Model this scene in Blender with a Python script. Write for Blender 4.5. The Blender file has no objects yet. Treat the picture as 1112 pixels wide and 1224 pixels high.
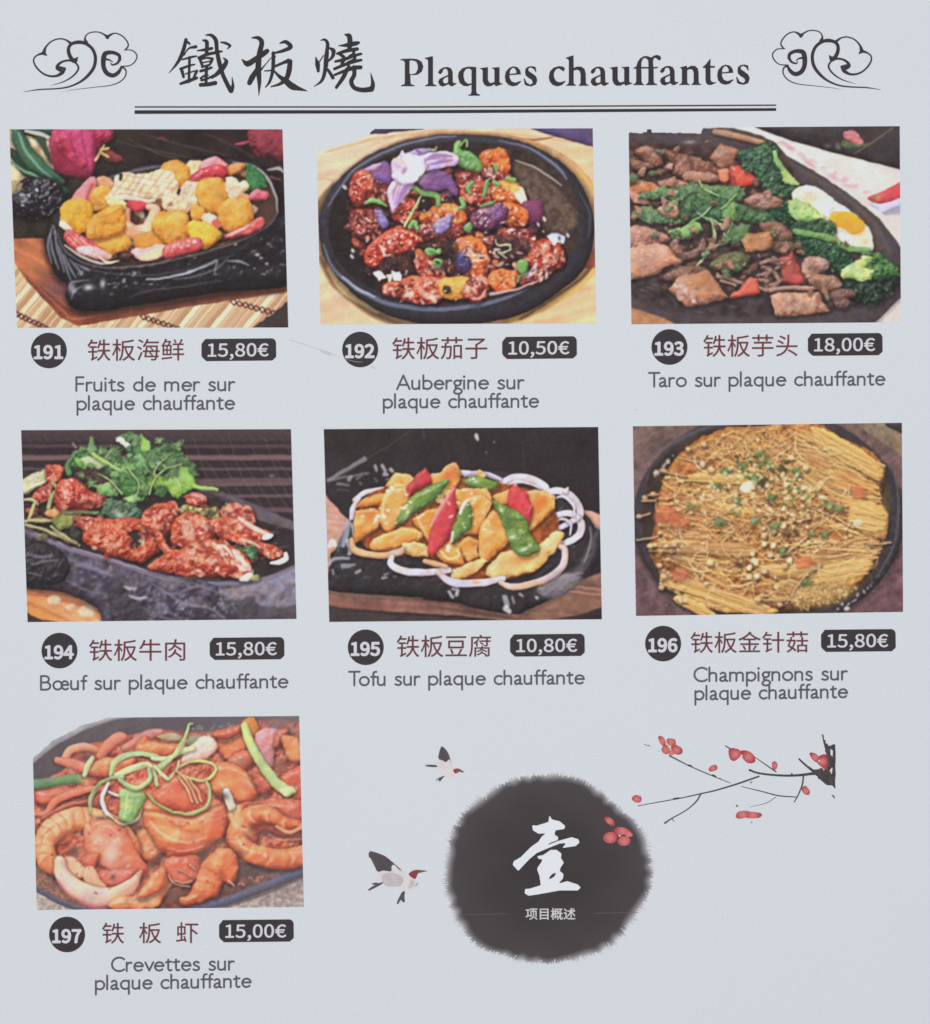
import bpy, math
import numpy as np

# ============================== camera, light, exposure ==============================
scene = bpy.context.scene
COL = scene.collection
PW, PH = 1112.0, 1224.0                 # the page is measured in units of 1/1112 of its visible width
FPX = 1700.0                            # focal length in those units
DIST = 0.42                             # metres from lens to page
VX = np.array([-111444.0, 932.0, -1700.0]) * -1.0      # direction of the page's lines of print
VY = np.array([694.0, 35388.0, 1700.0])                # direction of the page's columns
ex = VX/np.linalg.norm(VX)
ey = VY-ex*(VY@ex); ey /= np.linalg.norm(ey)
nz = np.cross(ex, ey)
RT = np.array([ex, -ey, -nz])           # camera axes (right, down, forward) -> world
CAM = -RT@np.array([0, 0, DIST])
N_CAM = RT@np.array([0.0, 0, 1.0])

def P3(x, y, z=0.0):
    """points of the printed page (page units) -> metres on the page plane"""
    x = np.asarray(x, float); y = np.asarray(y, float)
    d = np.stack([(x-PW/2)/FPX, (y-PH/2)/FPX, np.ones_like(x)], -1)@RT.T
    t = -CAM[2]/d[..., 2]
    p = CAM+d*t[..., None]
    p[..., 2] = z
    return p

from mathutils import Matrix
cd = bpy.data.cameras.new('camera'); cam = bpy.data.objects.new('camera', cd); COL.objects.link(cam)
M = Matrix.Identity(4)
right, down, fwd = RT[:, 0], RT[:, 1], RT[:, 2]
for i in range(3):
    M[i][0] = right[i]; M[i][1] = -down[i]; M[i][2] = -fwd[i]; M[i][3] = CAM[i]
cam.matrix_world = M
cd.sensor_fit = 'VERTICAL'; cd.sensor_height = 24.0; cd.lens = FPX*24.0/PH
cd.clip_start = 0.01; cd.clip_end = 50
scene.camera = cam

world = bpy.data.worlds.new('World'); scene.world = world; world.use_nodes = True
bg = world.node_tree.nodes['Background']
bg.inputs['Color'].default_value = (0.80, 0.86, 1.0, 1); bg.inputs['Strength'].default_value = 0.445

def area(name, loc, size, power, color):
    d = bpy.data.lights.new(name, 'AREA'); d.shape = 'SQUARE'; d.size = size; d.energy = power; d.color = color
    o = bpy.data.objects.new(name, d); COL.objects.link(o); o.location = loc
    v = -np.array(loc, float); v /= np.linalg.norm(v)
    from mathutils import Vector
    o.rotation_euler = Vector(v).to_track_quat('-Z', 'Y').to_euler()
    return o
area('soft_light', (-0.08, 0.10, 1.35), 0.9, 9.1, (1.0, 0.99, 0.945))
area('fill_light', (0.9, 1.2, 1.8), 1.4, 4.0, (0.86, 0.92, 1.0))

vs = scene.view_settings
vs.view_transform = 'Standard'; vs.look = 'None'; vs.exposure = 0.0; vs.gamma = 1.0; vs.use_curve_mapping = False
scene.cycles.filter_width = 1.6
scene.cycles.max_bounces = 4

# the light that falls on white paper, as the print was matched under it (linear RGB)
ILLUM = np.array([0.800, 0.848, 0.890])
def lin(c):
    c = np.asarray(c, float)/255.0
    return np.where(c <= 0.04045, c/12.92, ((c+0.055)/1.055)**2.4)
def ink(c):
    return np.clip(lin(c)/ILLUM, 0.002, 0.9)

# ================================== materials ==================================
def mat_ink():
    m = bpy.data.materials.new('printing_ink'); m.use_nodes = True
    nt = m.node_tree; b = nt.nodes['Principled BSDF']
    a = nt.nodes.new('ShaderNodeAttribute'); a.attribute_name = 'pigment'
    n = nt.nodes.new('ShaderNodeTexNoise'); n.inputs['Scale'].default_value = 2600; n.inputs['Detail'].default_value = 2
    tc = nt.nodes.new('ShaderNodeTexCoord'); nt.links.new(tc.outputs['Object'], n.inputs['Vector'])
    r = nt.nodes.new('ShaderNodeMapRange'); r.inputs['To Min'].default_value = 0.93; r.inputs['To Max'].default_value = 1.07
    r.inputs['From Min'].default_value = 0.25; r.inputs['From Max'].default_value = 0.75
    nt.links.new(n.outputs['Fac'], r.inputs['Value'])
    mx = nt.nodes.new('ShaderNodeVectorMath'); mx.operation = 'SCALE'
    nt.links.new(a.outputs['Color'], mx.inputs[0]); nt.links.new(r.outputs['Result'], mx.inputs['Scale'])
    nt.links.new(mx.outputs['Vector'], b.inputs['Base Color'])
    b.inputs['Roughness'].default_value = 0.6; b.inputs['Specular IOR Level'].default_value = 0.12
    return m
def mat_paper():
    m = bpy.data.materials.new('coated_paper'); m.use_nodes = True
    nt = m.node_tree; b = nt.nodes['Principled BSDF']; N = nt.nodes.new; L = nt.links.new
    tc = N('ShaderNodeTexCoord')
    def noise(s, d):
        n = N('ShaderNodeTexNoise'); n.inputs['Scale'].default_value = s; n.inputs['Detail'].default_value = d
        L(tc.outputs['Object'], n.inputs['Vector']); return n
    n1, n2, n3 = noise(1700, 3), noise(14, 3), noise(420, 2)
    r = N('ShaderNodeValToRGB')
    r.color_ramp.elements[0].position = 0.3; r.color_ramp.elements[0].color = (0.755, 0.775, 0.79, 1)
    r.color_ramp.elements[1].position = 0.7; r.color_ramp.elements[1].color = (0.815, 0.825, 0.835, 1)
    L(n1.outputs['Fac'], r.inputs['Fac'])
    r2 = N('ShaderNodeValToRGB')
    r2.color_ramp.elements[0].position = 0.35; r2.color_ramp.elements[0].color = (1.0, 0.99, 1.0, 1)
    r2.color_ramp.elements[1].position = 0.65; r2.color_ramp.elements[1].color = (0.99, 0.998, 0.992, 1)
    L(n2.outputs['Fac'], r2.inputs['Fac'])
    mx = N('ShaderNodeMix'); mx.data_type = 'RGBA'; mx.blend_type = 'MULTIPLY'; mx.inputs['Factor'].default_value = 1
    L(r.outputs['Color'], mx.inputs[6]); L(r2.outputs['Color'], mx.inputs[7])
    # a few flecks of dirt
    vo = N('ShaderNodeTexVoronoi'); vo.inputs['Scale'].default_value = 38; L(tc.outputs['Object'], vo.inputs['Vector'])
    fr = N('ShaderNodeMapRange'); fr.inputs['From Min'].default_value = 0.012; fr.inputs['From Max'].default_value = 0.024
    fr.inputs['To Min'].default_value = 0.72; fr.inputs['To Max'].default_value = 1.0
    L(vo.outputs['Distance'], fr.inputs['Value'])
    sc = N('ShaderNodeVectorMath'); sc.operation = 'SCALE'
    L(mx.outputs[2], sc.inputs[0]); L(fr.outputs['Result'], sc.inputs['Scale'])
    L(sc.outputs['Vector'], b.inputs['Base Color'])
    bp = N('ShaderNodeBump'); bp.inputs['Strength'].default_value = 0.10; bp.inputs['Distance'].default_value = 0.0002
    L(n3.outputs['Fac'], bp.inputs['Height']); L(bp.outputs['Normal'], b.inputs['Normal'])
    b.inputs['Roughness'].default_value = 0.55; b.inputs['Specular IOR Level'].default_value = 0.15
    return m
def mat_table():
    m = bpy.data.materials.new('grey_table'); m.use_nodes = True
    nt = m.node_tree; b = nt.nodes['Principled BSDF']
    n = nt.nodes.new('ShaderNodeTexNoise'); n.inputs['Scale'].default_value = 60; n.inputs['Detail'].default_value = 6
    r = nt.nodes.new('ShaderNodeValToRGB')
    r.color_ramp.elements[0].color = (0.16, 0.16, 0.165, 1); r.color_ramp.elements[1].color = (0.24, 0.24, 0.24, 1)
    nt.links.new(n.outputs['Fac'], r.inputs['Fac']); nt.links.new(r.outputs['Color'], b.inputs['Base Color'])
    b.inputs['Roughness'].default_value = 0.5
    return m
INK, PAPER, TABLE = mat_ink(), mat_paper(), mat_table()

# ================================ mesh helpers ================================
def raw_mesh(name, verts, loops, starts, totals, mat, parent=None, colors=None):
    me = bpy.data.meshes.new(name)
    me.vertices.add(len(verts)); me.vertices.foreach_set('co', np.ascontiguousarray(verts, np.float32).ravel())
    me.loops.add(len(loops)); me.loops.foreach_set('vertex_index', np.ascontiguousarray(loops, np.int32))
    me.polygons.add(len(starts)); me.polygons.foreach_set('loop_start', np.ascontiguousarray(starts, np.int32))
    me.polygons.foreach_set('loop_total', np.ascontiguousarray(totals, np.int32))
    me.update(calc_edges=True)
    if colors is not None:
        at = me.color_attributes.new('pigment', 'FLOAT_COLOR', 'POINT')
        c = np.ones((len(verts), 4), np.float32); c[:, :3] = colors
        at.data.foreach_set('color', c.ravel())
    me.materials.append(mat)
    o = bpy.data.objects.new(name, me); COL.objects.link(o)
    if parent is not None:
        o.parent = parent
    return o

def field_mesh(name, D, x0, y0, st, color, z, parent):
    """flat printed shape where the field D (positive inside, on a grid of page units) is > 0: marching squares"""
    H, W = D.shape
    D = D.copy(); D[0, :] = D[-1, :] = -1; D[:, 0] = D[:, -1] = -1
    D[np.abs(D) < 1e-6] = -1e-6
    vid = {}; verts = []; loops = []; starts = []; totals = []
    ins = D > 0
    cnt = ins[:-1, :-1].astype(int)+ins[:-1, 1:]+ins[1:, :-1]+ins[1:, 1:]
    def gv(i, j):
        k = (0, i, j)
        if k not in vid:
            vid[k] = len(verts); verts.append((x0+j*st, y0+i*st))
        return vid[k]
    def ev(i, j, h):
        k = (1 if h else 2, i, j)
        if k not in vid:
            a = D[i, j]; b = D[i, j+1] if h else D[i+1, j]
            t = a/(a-b); t = min(max(t, 0.02), 0.98)
            vid[k] = len(verts); verts.append((x0+(j+t)*st, y0+i*st) if h else (x0+j*st, y0+(i+t)*st))
        return vid[k]
    def emit(p):
        p = p[::-1]
        starts.append(len(loops)); totals.append(len(p)); loops.extend(p)
    I, J = np.nonzero(cnt)
    for i, j in zip(I.tolist(), J.tolist()):
        if cnt[i, j] == 4:
            emit([gv(i, j), gv(i, j+1), gv(i+1, j+1), gv(i+1, j)])
            continue
        c = [(i, j), (i, j+1), (i+1, j+1), (i+1, j)]
        e = [(i, j, True), (i, j+1, False), (i+1, j, True), (i, j, False)]
        s = [bool(ins[q]) for q in c]
        if cnt[i, j] == 2 and s[0] == s[2]:
            for k in range(4):
                if s[k]:
                    emit([gv(*c[k]), ev(*e[k]), ev(*e[k-1])])
            continue
        p = []
        for k in range(4):
            if s[k]: p.append(gv(*c[k]))
            if s[k] != s[(k+1) % 4]: p.append(ev(*e[k]))
        if len(p) >= 3: emit(p)
    if not starts:
        return None
    v = np.array(verts)
    col = color(v) if callable(color) else np.broadcast_to(ink(color), (len(v), 3))
    return raw_mesh(name, P3(v[:, 0], v[:, 1], z), loops, starts, totals, INK, parent, col)

class Field:
    """union of strokes and outlines on a fine grid"""
    def __init__(s, x0, y0, x1, y1, st=0.4):
        s.x0, s.y0, s.st = x0, y0, st
        s.X, s.Y = np.meshgrid(np.arange(x0, x1+st, st), np.arange(y0, y1+st, st))
        s.D = np.full(s.X.shape, -9.0)
    def _bb(s, C, pad):
        a = C.min(0)-pad; b = C.max(0)+pad
        j0 = max(0, int((a[0]-s.x0)/s.st)); j1 = int((b[0]-s.x0)/s.st)+2
        i0 = max(0, int((a[1]-s.y0)/s.st)); i1 = int((b[1]-s.y0)/s.st)+2
        return slice(i0, max(i1, i0)), slice(j0, max(j1, j0))
    def stroke(s, pts, w, smooth=True, closed=False):
        """w: full widths along the stroke"""
        P = pts_of(pts); C = crom(P, closed, 6) if smooth and len(P) > 2 else P
        if closed: C = np.vstack([C, C[:1]])
        w = np.atleast_1d(np.array(w, float))*0.5
        Wd = np.interp(np.linspace(0, 1, len(C)), np.linspace(0, 1, len(w)), w) if len(w) > 1 else np.full(len(C), w[0])
        bb = s._bb(C, Wd.max()+2)
        if s.X[bb].size == 0: return s
        s.D[bb] = np.maximum(s.D[bb], line_sd(C, Wd, s.X[bb], s.Y[bb]))
        return s
    def poly(s, pts, smooth=False, hole=False, grow=0.0):
        P = pts_of(pts); C = crom(P, True, 5) if smooth else P
        bb = s._bb(C, 3)
        if s.X[bb].size == 0: return s
        d = poly_sd(C, s.X[bb], s.Y[bb])+grow
        s.D[bb] = np.minimum(s.D[bb], -d) if hole else np.maximum(s.D[bb], d)
        return s
    def mesh(s, name, color, z, parent):
        return field_mesh(name, s.D, s.x0, s.y0, s.st, color, z, parent)
def tr(pts, ox, oy, k):
    return pts_of(pts)/k+np.array([ox, oy])
# ----------------------------------------------------------------------------
# Print painter: builds the pigment of a printed dish photograph on a fine grid
# (numpy only).  Every depicted piece keeps its own id so that it becomes a mesh.
# Coordinates u,v run 0..1112 / 0..803 over a 360 x 260 unit patch of the page.
# ----------------------------------------------------------------------------
def pts_of(s):
    if isinstance(s, str):
        return np.array([[float(c) for c in p.split(',')] for p in s.split()], float)
    return np.array(s, float)

def crom(p, closed=True, n=5):
    p = np.asarray(p, float)
    if len(p) < 3:
        return p
    if closed:
        q = np.vstack([p[-1:], p, p[:2]])
    else:
        q = np.vstack([2*p[:1]-p[1:2], p, 2*p[-1:]-p[-2:-1]])
    t = np.linspace(0, 1, n, endpoint=False)[:, None]
    out = []
    for i in range(1, len(q)-2):
        a, b, c, d = q[i-1], q[i], q[i+1], q[i+2]
        out.append(0.5*((2*b)+(c-a)*t+(2*a-5*b+4*c-d)*t*t+(3*b-a-3*c+d)*t**3))
    out = np.vstack(out)
    if not closed:
        out = np.vstack([out, p[-1:]])
    return out

def poly_sd(P, X, Y):
    """signed distance, positive inside"""
    d2 = np.full(X.shape, 1e12)
    ins = np.zeros(X.shape, bool)
    Q = np.roll(P, -1, axis=0)
    for (ax, ay), (bx, by) in zip(P, Q):
        ex, ey = bx-ax, by-ay
        L = ex*ex+ey*ey
        if L < 1e-12:
            continue
        wx, wy = X-ax, Y-ay
        t = np.clip((wx*ex+wy*ey)/L, 0, 1)
        dx, dy = wx-ex*t, wy-ey*t
        np.minimum(d2, dx*dx+dy*dy, out=d2)
        if ay != by:
            c = (ay > Y) != (by > Y)
            ins ^= c & (X < ex*(Y-ay)/ey+ax)
    d = np.sqrt(d2)
    return np.where(ins, d, -d)

def line_sd(P, W, X, Y):
    """distance inside a polyline of varying half width"""
    d = np.full(X.shape, -1e9)
    for i in range(len(P)-1):
        ax, ay = P[i]; bx, by = P[i+1]
        ex, ey = bx-ax, by-ay
        L = ex*ex+ey*ey+1e-12
        t = np.clip(((X-ax)*ex+(Y-ay)*ey)/L, 0, 1)
        dx, dy = X-ax-ex*t, Y-ay-ey*t
        np.maximum(d, W[i]+(W[i+1]-W[i])*t-np.sqrt(dx*dx+dy*dy), out=d)
    return d

def sstep(a, b, x):
    t = np.clip((x-a)/(b-a), 0, 1)
    return t*t*(3-2*t)

def blur(a, sig):
    r = max(1, int(sig*3))
    k = np.exp(-0.5*(np.arange(-r, r+1)/sig)**2); k /= k.sum()
    for ax in (0, 1):
        pad = [(0, 0)]*a.ndim; pad[ax] = (r, r)
        b = np.pad(a, pad, mode='edge')
        o = np.zeros_like(a)
        n = a.shape[ax]
        for i, w in enumerate(k):
            sl = [slice(None)]*a.ndim; sl[ax] = slice(i, i+n)
            o += w*b[tuple(sl)]
        a = o
    return a

LV = np.array([-0.32, -0.62, 0.72]); LV /= np.linalg.norm(LV)
HV = LV+np.array([0, 0, 1.0]); HV /= np.linalg.norm(HV)

RAG = {'coriander': 5.5, 'broccoli': 4.5, 'garnish': 5, 'lily': 3, 'orchid': 1.6, 'hot_plate': 1.0, 'wooden_board': 1.0, 'fried_egg': 3, 'egg_yolk': 1.5, 'onion': 1.6, 'red_pepper': 1.6, 'green_pepper': 2, 'printed_mark': 1, 'dark_table': 0.5, 'purple_cloth': 1, 'enoki_cap': 1, 'enoki_bundle': 3}

class Print:
    def __init__(s, seed, bg, step=2.2, u0=20, v0=22, u1=1084, v1=790):
        s.st = step; s.grow = 2.2
        s.rng = np.random.default_rng(seed)
        s.us = np.arange(u0, u1, step); s.vs = np.arange(v0, v1, step)
        s.u0, s.v0 = u0, v0
        s.U, s.V = np.meshgrid(s.us, s.vs)
        s.H, s.W = s.U.shape
        s.col = np.empty((s.H, s.W, 3)); s.col[:] = bg
        s.ids = np.zeros((s.H, s.W), int)
        s.names = [None]
        s.cache = {}
    # -- noise ---------------------------------------------------------------
    def noise(s, wl, oct=3):
        key = (round(wl, 1), oct)
        if key not in s.cache:
            tot = np.zeros((s.H, s.W)); a = 1.0; w = wl/s.st; sm = 0
            for o in range(oct):
                if w < 1.0: break
                gh, gw = max(2, round(s.H/w)), max(2, round(s.W/w))
                g = s.rng.uniform(-1, 1, (gh, gw))
                yi = np.arange(s.H)*gh/s.H; xi = np.arange(s.W)*gw/s.W
                y0 = yi.astype(int); x0 = xi.astype(int); y1 = (y0+1) % gh; x1 = (x0+1) % gw
                fy = (yi-y0)[:, None]; fx = (xi-x0)[None, :]
                fy = fy*fy*(3-2*fy); fx = fx*fx*(3-2*fx)
                A = g[y0][:, x0]; B = g[y0][:, x1]; C = g[y1][:, x0]; D = g[y1][:, x1]
                tot += a*((A*(1-fx)+B*fx)*(1-fy)+(C*(1-fx)+D*fx)*fy)
                sm += a*a; a *= 0.55; w *= 0.5
            s.cache[key] = tot/math.sqrt(sm)*1.6
        n = s.cache[key]
        return np.roll(np.roll(n, int(s.rng.integers(s.H)), 0), int(s.rng.integers(s.W)), 1)
    def box(s, P, pad):
        a = P.min(0)-pad; b = P.max(0)+pad
        x0 = max(0, int((a[0]-s.u0)/s.st)); x1 = min(s.W, int((b[0]-s.u0)/s.st)+2)
        y0 = max(0, int((a[1]-s.v0)/s.st)); y1 = min(s.H, int((b[1]-s.v0)/s.st)+2)
        return None if x1 <= x0+1 or y1 <= y0+1 else (slice(y0, y1), slice(x0, x1))
    def put(s, name, d, bb, pal, r, bump, bw, tex, tw, spec, sp, edge, clip, rim, k, alpha, grain=None):
        X, Y = s.U[bb], s.V[bb]
        a = sstep(-edge, edge, d)*alpha
        if clip is not None:
            cl = np.isin(s.ids[bb], clip if isinstance(clip, (list, tuple)) else [clip])
            a = a*cl
        t = np.clip(d/r, 0, 1)
        h = k*r*np.sqrt(np.maximum(0, 1-(1-t)**2)+0.02)
        if bump:
            h = h+0.7*bump*s.noise(bw)[bb]
        gy, gx = np.gradient(h, s.st)
        n = np.sqrt(gx*gx+gy*gy+1)
        df = (-gx*LV[0]-gy*LV[1]+LV[2])/n
        val = 0.55+0.56*(df-LV[2])
        if rim:
            val = val-rim*(1-np.clip(d/(0.45*r), 0, 1))**1.5
        if tex:
            val = val+tex*s.noise(tw)[bb]
        val = np.clip(val, 0, 1)
        P3 = np.array(pal, float)
        if P3.ndim == 1:
            P3 = np.array([P3*0.45, P3, np.minimum(255, P3*1.25+22)])
        xs = np.linspace(0, 1, len(P3))
        c = np.stack([np.interp(val, xs, P3[:, i]) for i in range(3)], -1)
        if name and c.shape[0] > 6:
            n1, n2 = s.noise(30, 3)[bb], s.noise(44, 3)[bb]
            c = c*np.stack([1+0.035*n1+0.07*n2, 1-0.01*n1+0.07*n2, 1-0.08*n1+0.07*n2], -1)
        if spec:
            sv = (-gx*HV[0]-gy*HV[1]+HV[2])/n
            sv = np.clip(sv, 0, 1)**sp
            c = c+(np.array([250, 246, 240])-c)*np.clip(spec*sstep(0.55, 1.0, sv)*(0.5+0.8*np.clip(s.noise(9, 2)[bb]+0.3, 0, 1)), 0, 1)[..., None]
        s.col[bb] = s.col[bb]*(1-a[..., None])+c*a[..., None]
        if name:
            s.names.append(name)
            m = a > 0.5
            s.ids[bb][m] = len(s.names)-1
            return len(s.names)-1
        return 0
    def cut(s, pts, smooth=False):
        """leave the page bare here"""
        P = pts_of(pts); C = crom(P) if smooth else P
        s.ids[poly_sd(C, s.U, s.V) > 0] = -1
    def shadow(s, d, bb, sh, sw):
        f = 1-0.8*sh*sstep(-1.15*sw, 0, d)
        s.col[bb] *= f[..., None]
    # -- a solid-looking piece ----------------------------------------------------
    def blob(s, name, pts, pal, r=None, bump=0, bw=22, tex=0.05, tw=16, spec=0, sp=26, sh=0.4, sw=12,
             edge=2.8, smooth=True, clip=None, rim=0.07, k=0.75, alpha=1.0, off=(3, 8), wob=0, rag=None):
        P = pts_of(pts)
        if wob:
            P = P+s.rng.normal(0, wob, P.shape)
        C = crom(P) if smooth else P
        if rag is None: rag = RAG.get(name, 2.4) if name else 1.5
        bb = s.box(C, sw+edge+10)
        if bb is None: return 0
        X, Y = s.U[bb], s.V[bb]
        if rag:
            X = X+rag*s.noise(22, 3)[bb]; Y = Y+rag*s.noise(22, 3)[bb]
        d = poly_sd(C, X, Y)+(s.grow if name else 1.0)
        if r is None: r = max(6, 0.8*d.max())
        if sh:
            s.shadow(poly_sd(C+np.array(off), X, Y), bb, sh, sw) if clip is None else None
        return s.put(name, d, bb, pal, r, bump, bw, tex, tw, spec, sp, edge, clip, rim, k, alpha)
    def line(s, name, pts, w, pal, bump=0, bw=18, tex=0.03, tw=16, spec=0, sp=26, sh=0.3, sw=8, edge=1.8,
             clip=None, rim=0.12, k=0.8, alpha=1.0, closed=False, off=(1, 4), smooth=True, wob=0):
        P = pts_of(pts)
        if wob: P = P+s.rng.normal(0, wob, P.shape)
        C = crom(P, closed) if smooth else P
        if closed: C = np.vstack([C, C[:1]])
        w = np.atleast_1d(np.array(w, float))
        W = np.interp(np.linspace(0, 1, len(C)), np.linspace(0, 1, len(w)), w) if len(w) > 1 else np.full(len(C), w[0])
        bb = s.box(C, W.max()+sw+8)
        if bb is None: return 0
        X, Y = s.U[bb], s.V[bb]
        if name and name not in ('onion_ring', 'pan_rim', 'wooden_stick', 'onion'):
            X = X+1.3*s.noise(24, 3)[bb]; Y = Y+1.3*s.noise(24, 3)[bb]
        d = line_sd(C, W, X, Y)
        if sh and clip is None:
            s.shadow(line_sd(C+np.array(off), W, X, Y), bb, sh, sw)
        return s.put(name, d, bb, pal, max(W.max(), 2.5), bump, bw, tex, tw, spec, sp, edge, clip, rim, k, alpha)
    def ell(s, name, cx, cy, rx, ry, ang, pal, **kw):
        t = np.linspace(0, 2*math.pi, 14, endpoint=False)
        c, n = math.cos(math.radians(ang)), math.sin(math.radians(ang))
        x, y = rx*np.cos(t), ry*np.sin(t)
        return s.blob(name, np.stack([cx+x*c-y*n, cy+x*n+y*c], 1), pal, **kw)
    # -- soft tone -------------------------------------------------------------------
    def tone(s, cx, cy, rx, ry, col, a, ang=0, clip=None):
        bb = s.box(np.array([[cx-max(rx, ry)*2.2, cy-max(rx, ry)*2.2], [cx+max(rx, ry)*2.2, cy+max(rx, ry)*2.2]]), 0)
        if bb is None: return
        c, n = math.cos(math.radians(ang)), math.sin(math.radians(ang))
        X, Y = s.U[bb]-cx, s.V[bb]-cy
        q = ((X*c+Y*n)/rx)**2+((-X*n+Y*c)/ry)**2
        g = a*np.exp(-q)
        if clip is not None:
            g = g*np.isin(s.ids[bb], clip if isinstance(clip, (list, tuple)) else [clip])
        s.col[bb] += (np.array(col, float)-s.col[bb])*g[..., None]
    # -- scattered dashes -------------------------------------------------------------
    def specks(s, n, area, size, cols, clip=None, ang=None, asp=1.8, a=0.8, jit=60):
        P = crom(pts_of(area)); lo, hi = P.min(0), P.max(0)
        k = 0; tries = 0
        while k < n and tries < n*12:
            tries += 1
            p = s.rng.uniform(lo, hi)
            if poly_sd(P, np.array([p[0]]), np.array([p[1]]))[0] < 0: continue
            k += 1
            z = s.rng.uniform(size[0], size[1]); an = (ang if ang is not None else 0)+s.rng.uniform(-jit, jit)
            c = cols[int(s.rng.integers(len(cols)))]
            s.ell(None, p[0], p[1], z*asp, z, an, [c, c, c], sh=0, tex=0.0, rim=0, edge=max(1.6, z*0.5), clip=clip, alpha=a*s.rng.uniform(0.55, 1))
    def grad(s, pts, c0, c1, p0, p1, edge=2, smooth=False, tex=0, tw=40, name=None, streak=None, alpha=1.0, clip=None):
        """flat area whose pigment runs from c0 at p0 to c1 at p1"""
        P = pts_of(pts); C = crom(P) if smooth else P
        bb = s.box(C, edge+4)
        X, Y = s.U[bb], s.V[bb]
        d = poly_sd(C, X, Y)
        p0, p1 = np.array(p0, float), np.array(p1, float); e = p1-p0
        t = np.clip(((X-p0[0])*e[0]+(Y-p0[1])*e[1])/(e@e), 0, 1)[..., None]
        c = np.array(c0, float)*(1-t)+np.array(c1, float)*t
        if tex:
            c = c*(1+tex*s.noise(tw)[bb])[..., None]
        if streak:
            ang, wl, am = streak
            q = X*math.sin(math.radians(ang))-Y*math.cos(math.radians(ang))+4*s.noise(60)[bb]
            g = s.rng.uniform(-1, 1, 4000)
            z = (q+4000)/wl; i = z.astype(int) % 3998; f = z-np.floor(z); f = f*f*(3-2*f)
            c = c*(1+am*(g[i]*(1-f)+g[i+1]*f))[..., None]
        a = sstep(-edge, edge, d)*alpha
        if clip is not None:
            a = a*np.isin(s.ids[bb], clip if isinstance(clip, (list, tuple)) else [clip])
        s.col[bb] = s.col[bb]*(1-a[..., None])+c*a[..., None]
        if name:
            s.names.append(name); s.ids[bb][a > 0.5] = len(s.names)-1
            return len(s.names)-1
        return 0
    def leaf(s, name, x, y, L, ang, pal, lobes=3, wid=0.8, sh=0.4, vein=True):
        """a small parted leaf: fan of rounded lobes"""
        p = []
        n = lobes*4
        for i in range(n+1):
            t = -1.15+2.3*i/n
            rr = L*(0.72+0.28*math.cos(i*math.pi/2*1.0*2))*(1-0.16*abs(t))*s.rng.uniform(0.88, 1.1)
            p.append((rr*math.cos(t), wid*rr*math.sin(t)))
        p.append((-L*0.05, -L*0.06)); p.insert(0, (-L*0.05, L*0.06))
        p = np.array(p); c, m = math.cos(math.radians(ang)), math.sin(math.radians(ang))
        q = np.stack([x+p[:, 0]*c-p[:, 1]*m, y+p[:, 0]*m+p[:, 1]*c], 1)
        i = s.blob(name, q, pal, bump=3.0, bw=18, tex=0.12, tw=22, spec=0.15, sh=sh, sw=9, k=0.5, rim=0.1)
        if vein:
            li = np.array(pal[-1], float)
            for t in (-0.7, 0, 0.7):
                e = (x+L*0.75*math.cos(math.radians(ang)+t), y+L*0.75*math.sin(math.radians(ang)+t))
                s.line(None, [(x, y), e], 1.0, [li*0.95]*3, clip=i if i else None, sh=0, alpha=0.45, edge=1.5)
        return i
    def bits(s, name, n, area, size, pals, asp=1.6, bump=4, spec=0.4, ang=(-60, 60), alpha=0.9, sh=0.4):
        P = crom(pts_of(area)); lo, hi = P.min(0), P.max(0)
        for _ in range(n*6):
            p = s.rng.uniform(lo, hi)
            if poly_sd(P, np.array([p[0]]), np.array([p[1]]))[0] < 0: continue
            n -= 1
            z = s.rng.uniform(*size)
            s.ell(name, p[0], p[1], z*asp, z, s.rng.uniform(*ang), pals[int(s.rng.integers(len(pals)))], bump=bump, bw=16, spec=spec, sp=14, sh=sh, sw=8, rag=3.5, alpha=alpha)
            if n <= 0: break
    # -- finishing --------------------------------------------------------------------
    def finish(s, warp=1.2, soft=1.7, grain=2.5, veil=(30, 26, 27), gain=1.0, sharp=0.0):
        if warp:
            dx = warp*s.noise(36, 2)/s.st; dy = warp*s.noise(36, 2)/s.st
            yy, xx = np.mgrid[0:s.H, 0:s.W]
            fx = np.clip(xx+dx, 0, s.W-1.001); fy = np.clip(yy+dy, 0, s.H-1.001)
            x0 = fx.astype(int); y0 = fy.astype(int); ax = (fx-x0)[..., None]; ay = (fy-y0)[..., None]
            c = s.col
            s.col = (c[y0, x0]*(1-ax)+c[y0, x0+1]*ax)*(1-ay)+(c[y0+1, x0]*(1-ax)+c[y0+1, x0+1]*ax)*ay
            s.ids = s.ids[np.clip(np.rint(fy).astype(int), 0, s.H-1), np.clip(np.rint(fx).astype(int), 0, s.W-1)]
        if soft:
            s.col = blur(s.col, soft/s.st)
            s.col = s.col+0.24*(s.col-blur(s.col, 7/s.st))
        s.col = np.clip(s.col, 0, 255)
        g = s.rng.normal(0, 1, (s.H, s.W))
        g = blur(g, 1.0)*3.0
        s.col = s.col+grain*g[..., None]
        v = np.array(veil, float)
        s.col = v+(s.col)*(gain*(255-v)/255)
        s.col = np.clip(s.col, 0, 255)
DISHES = {}
TOFU = [(158, 82, 22), (228, 154, 54), (250, 208, 116)]
SQUID = [(175, 130, 90), (236, 212, 170), (252, 242, 220)]
CRAB = [(120, 25, 30), (205, 75, 75), (245, 165, 150)]
PINKW = [(170, 95, 90), (235, 190, 180), (252, 228, 215)]
BLACK = [(8, 6, 8), (22, 20, 24), (80, 84, 96)]
LEAFG = [(20, 50, 22), (62, 118, 55), (150, 195, 110)]
WHT = [(235, 232, 228)]*3

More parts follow.
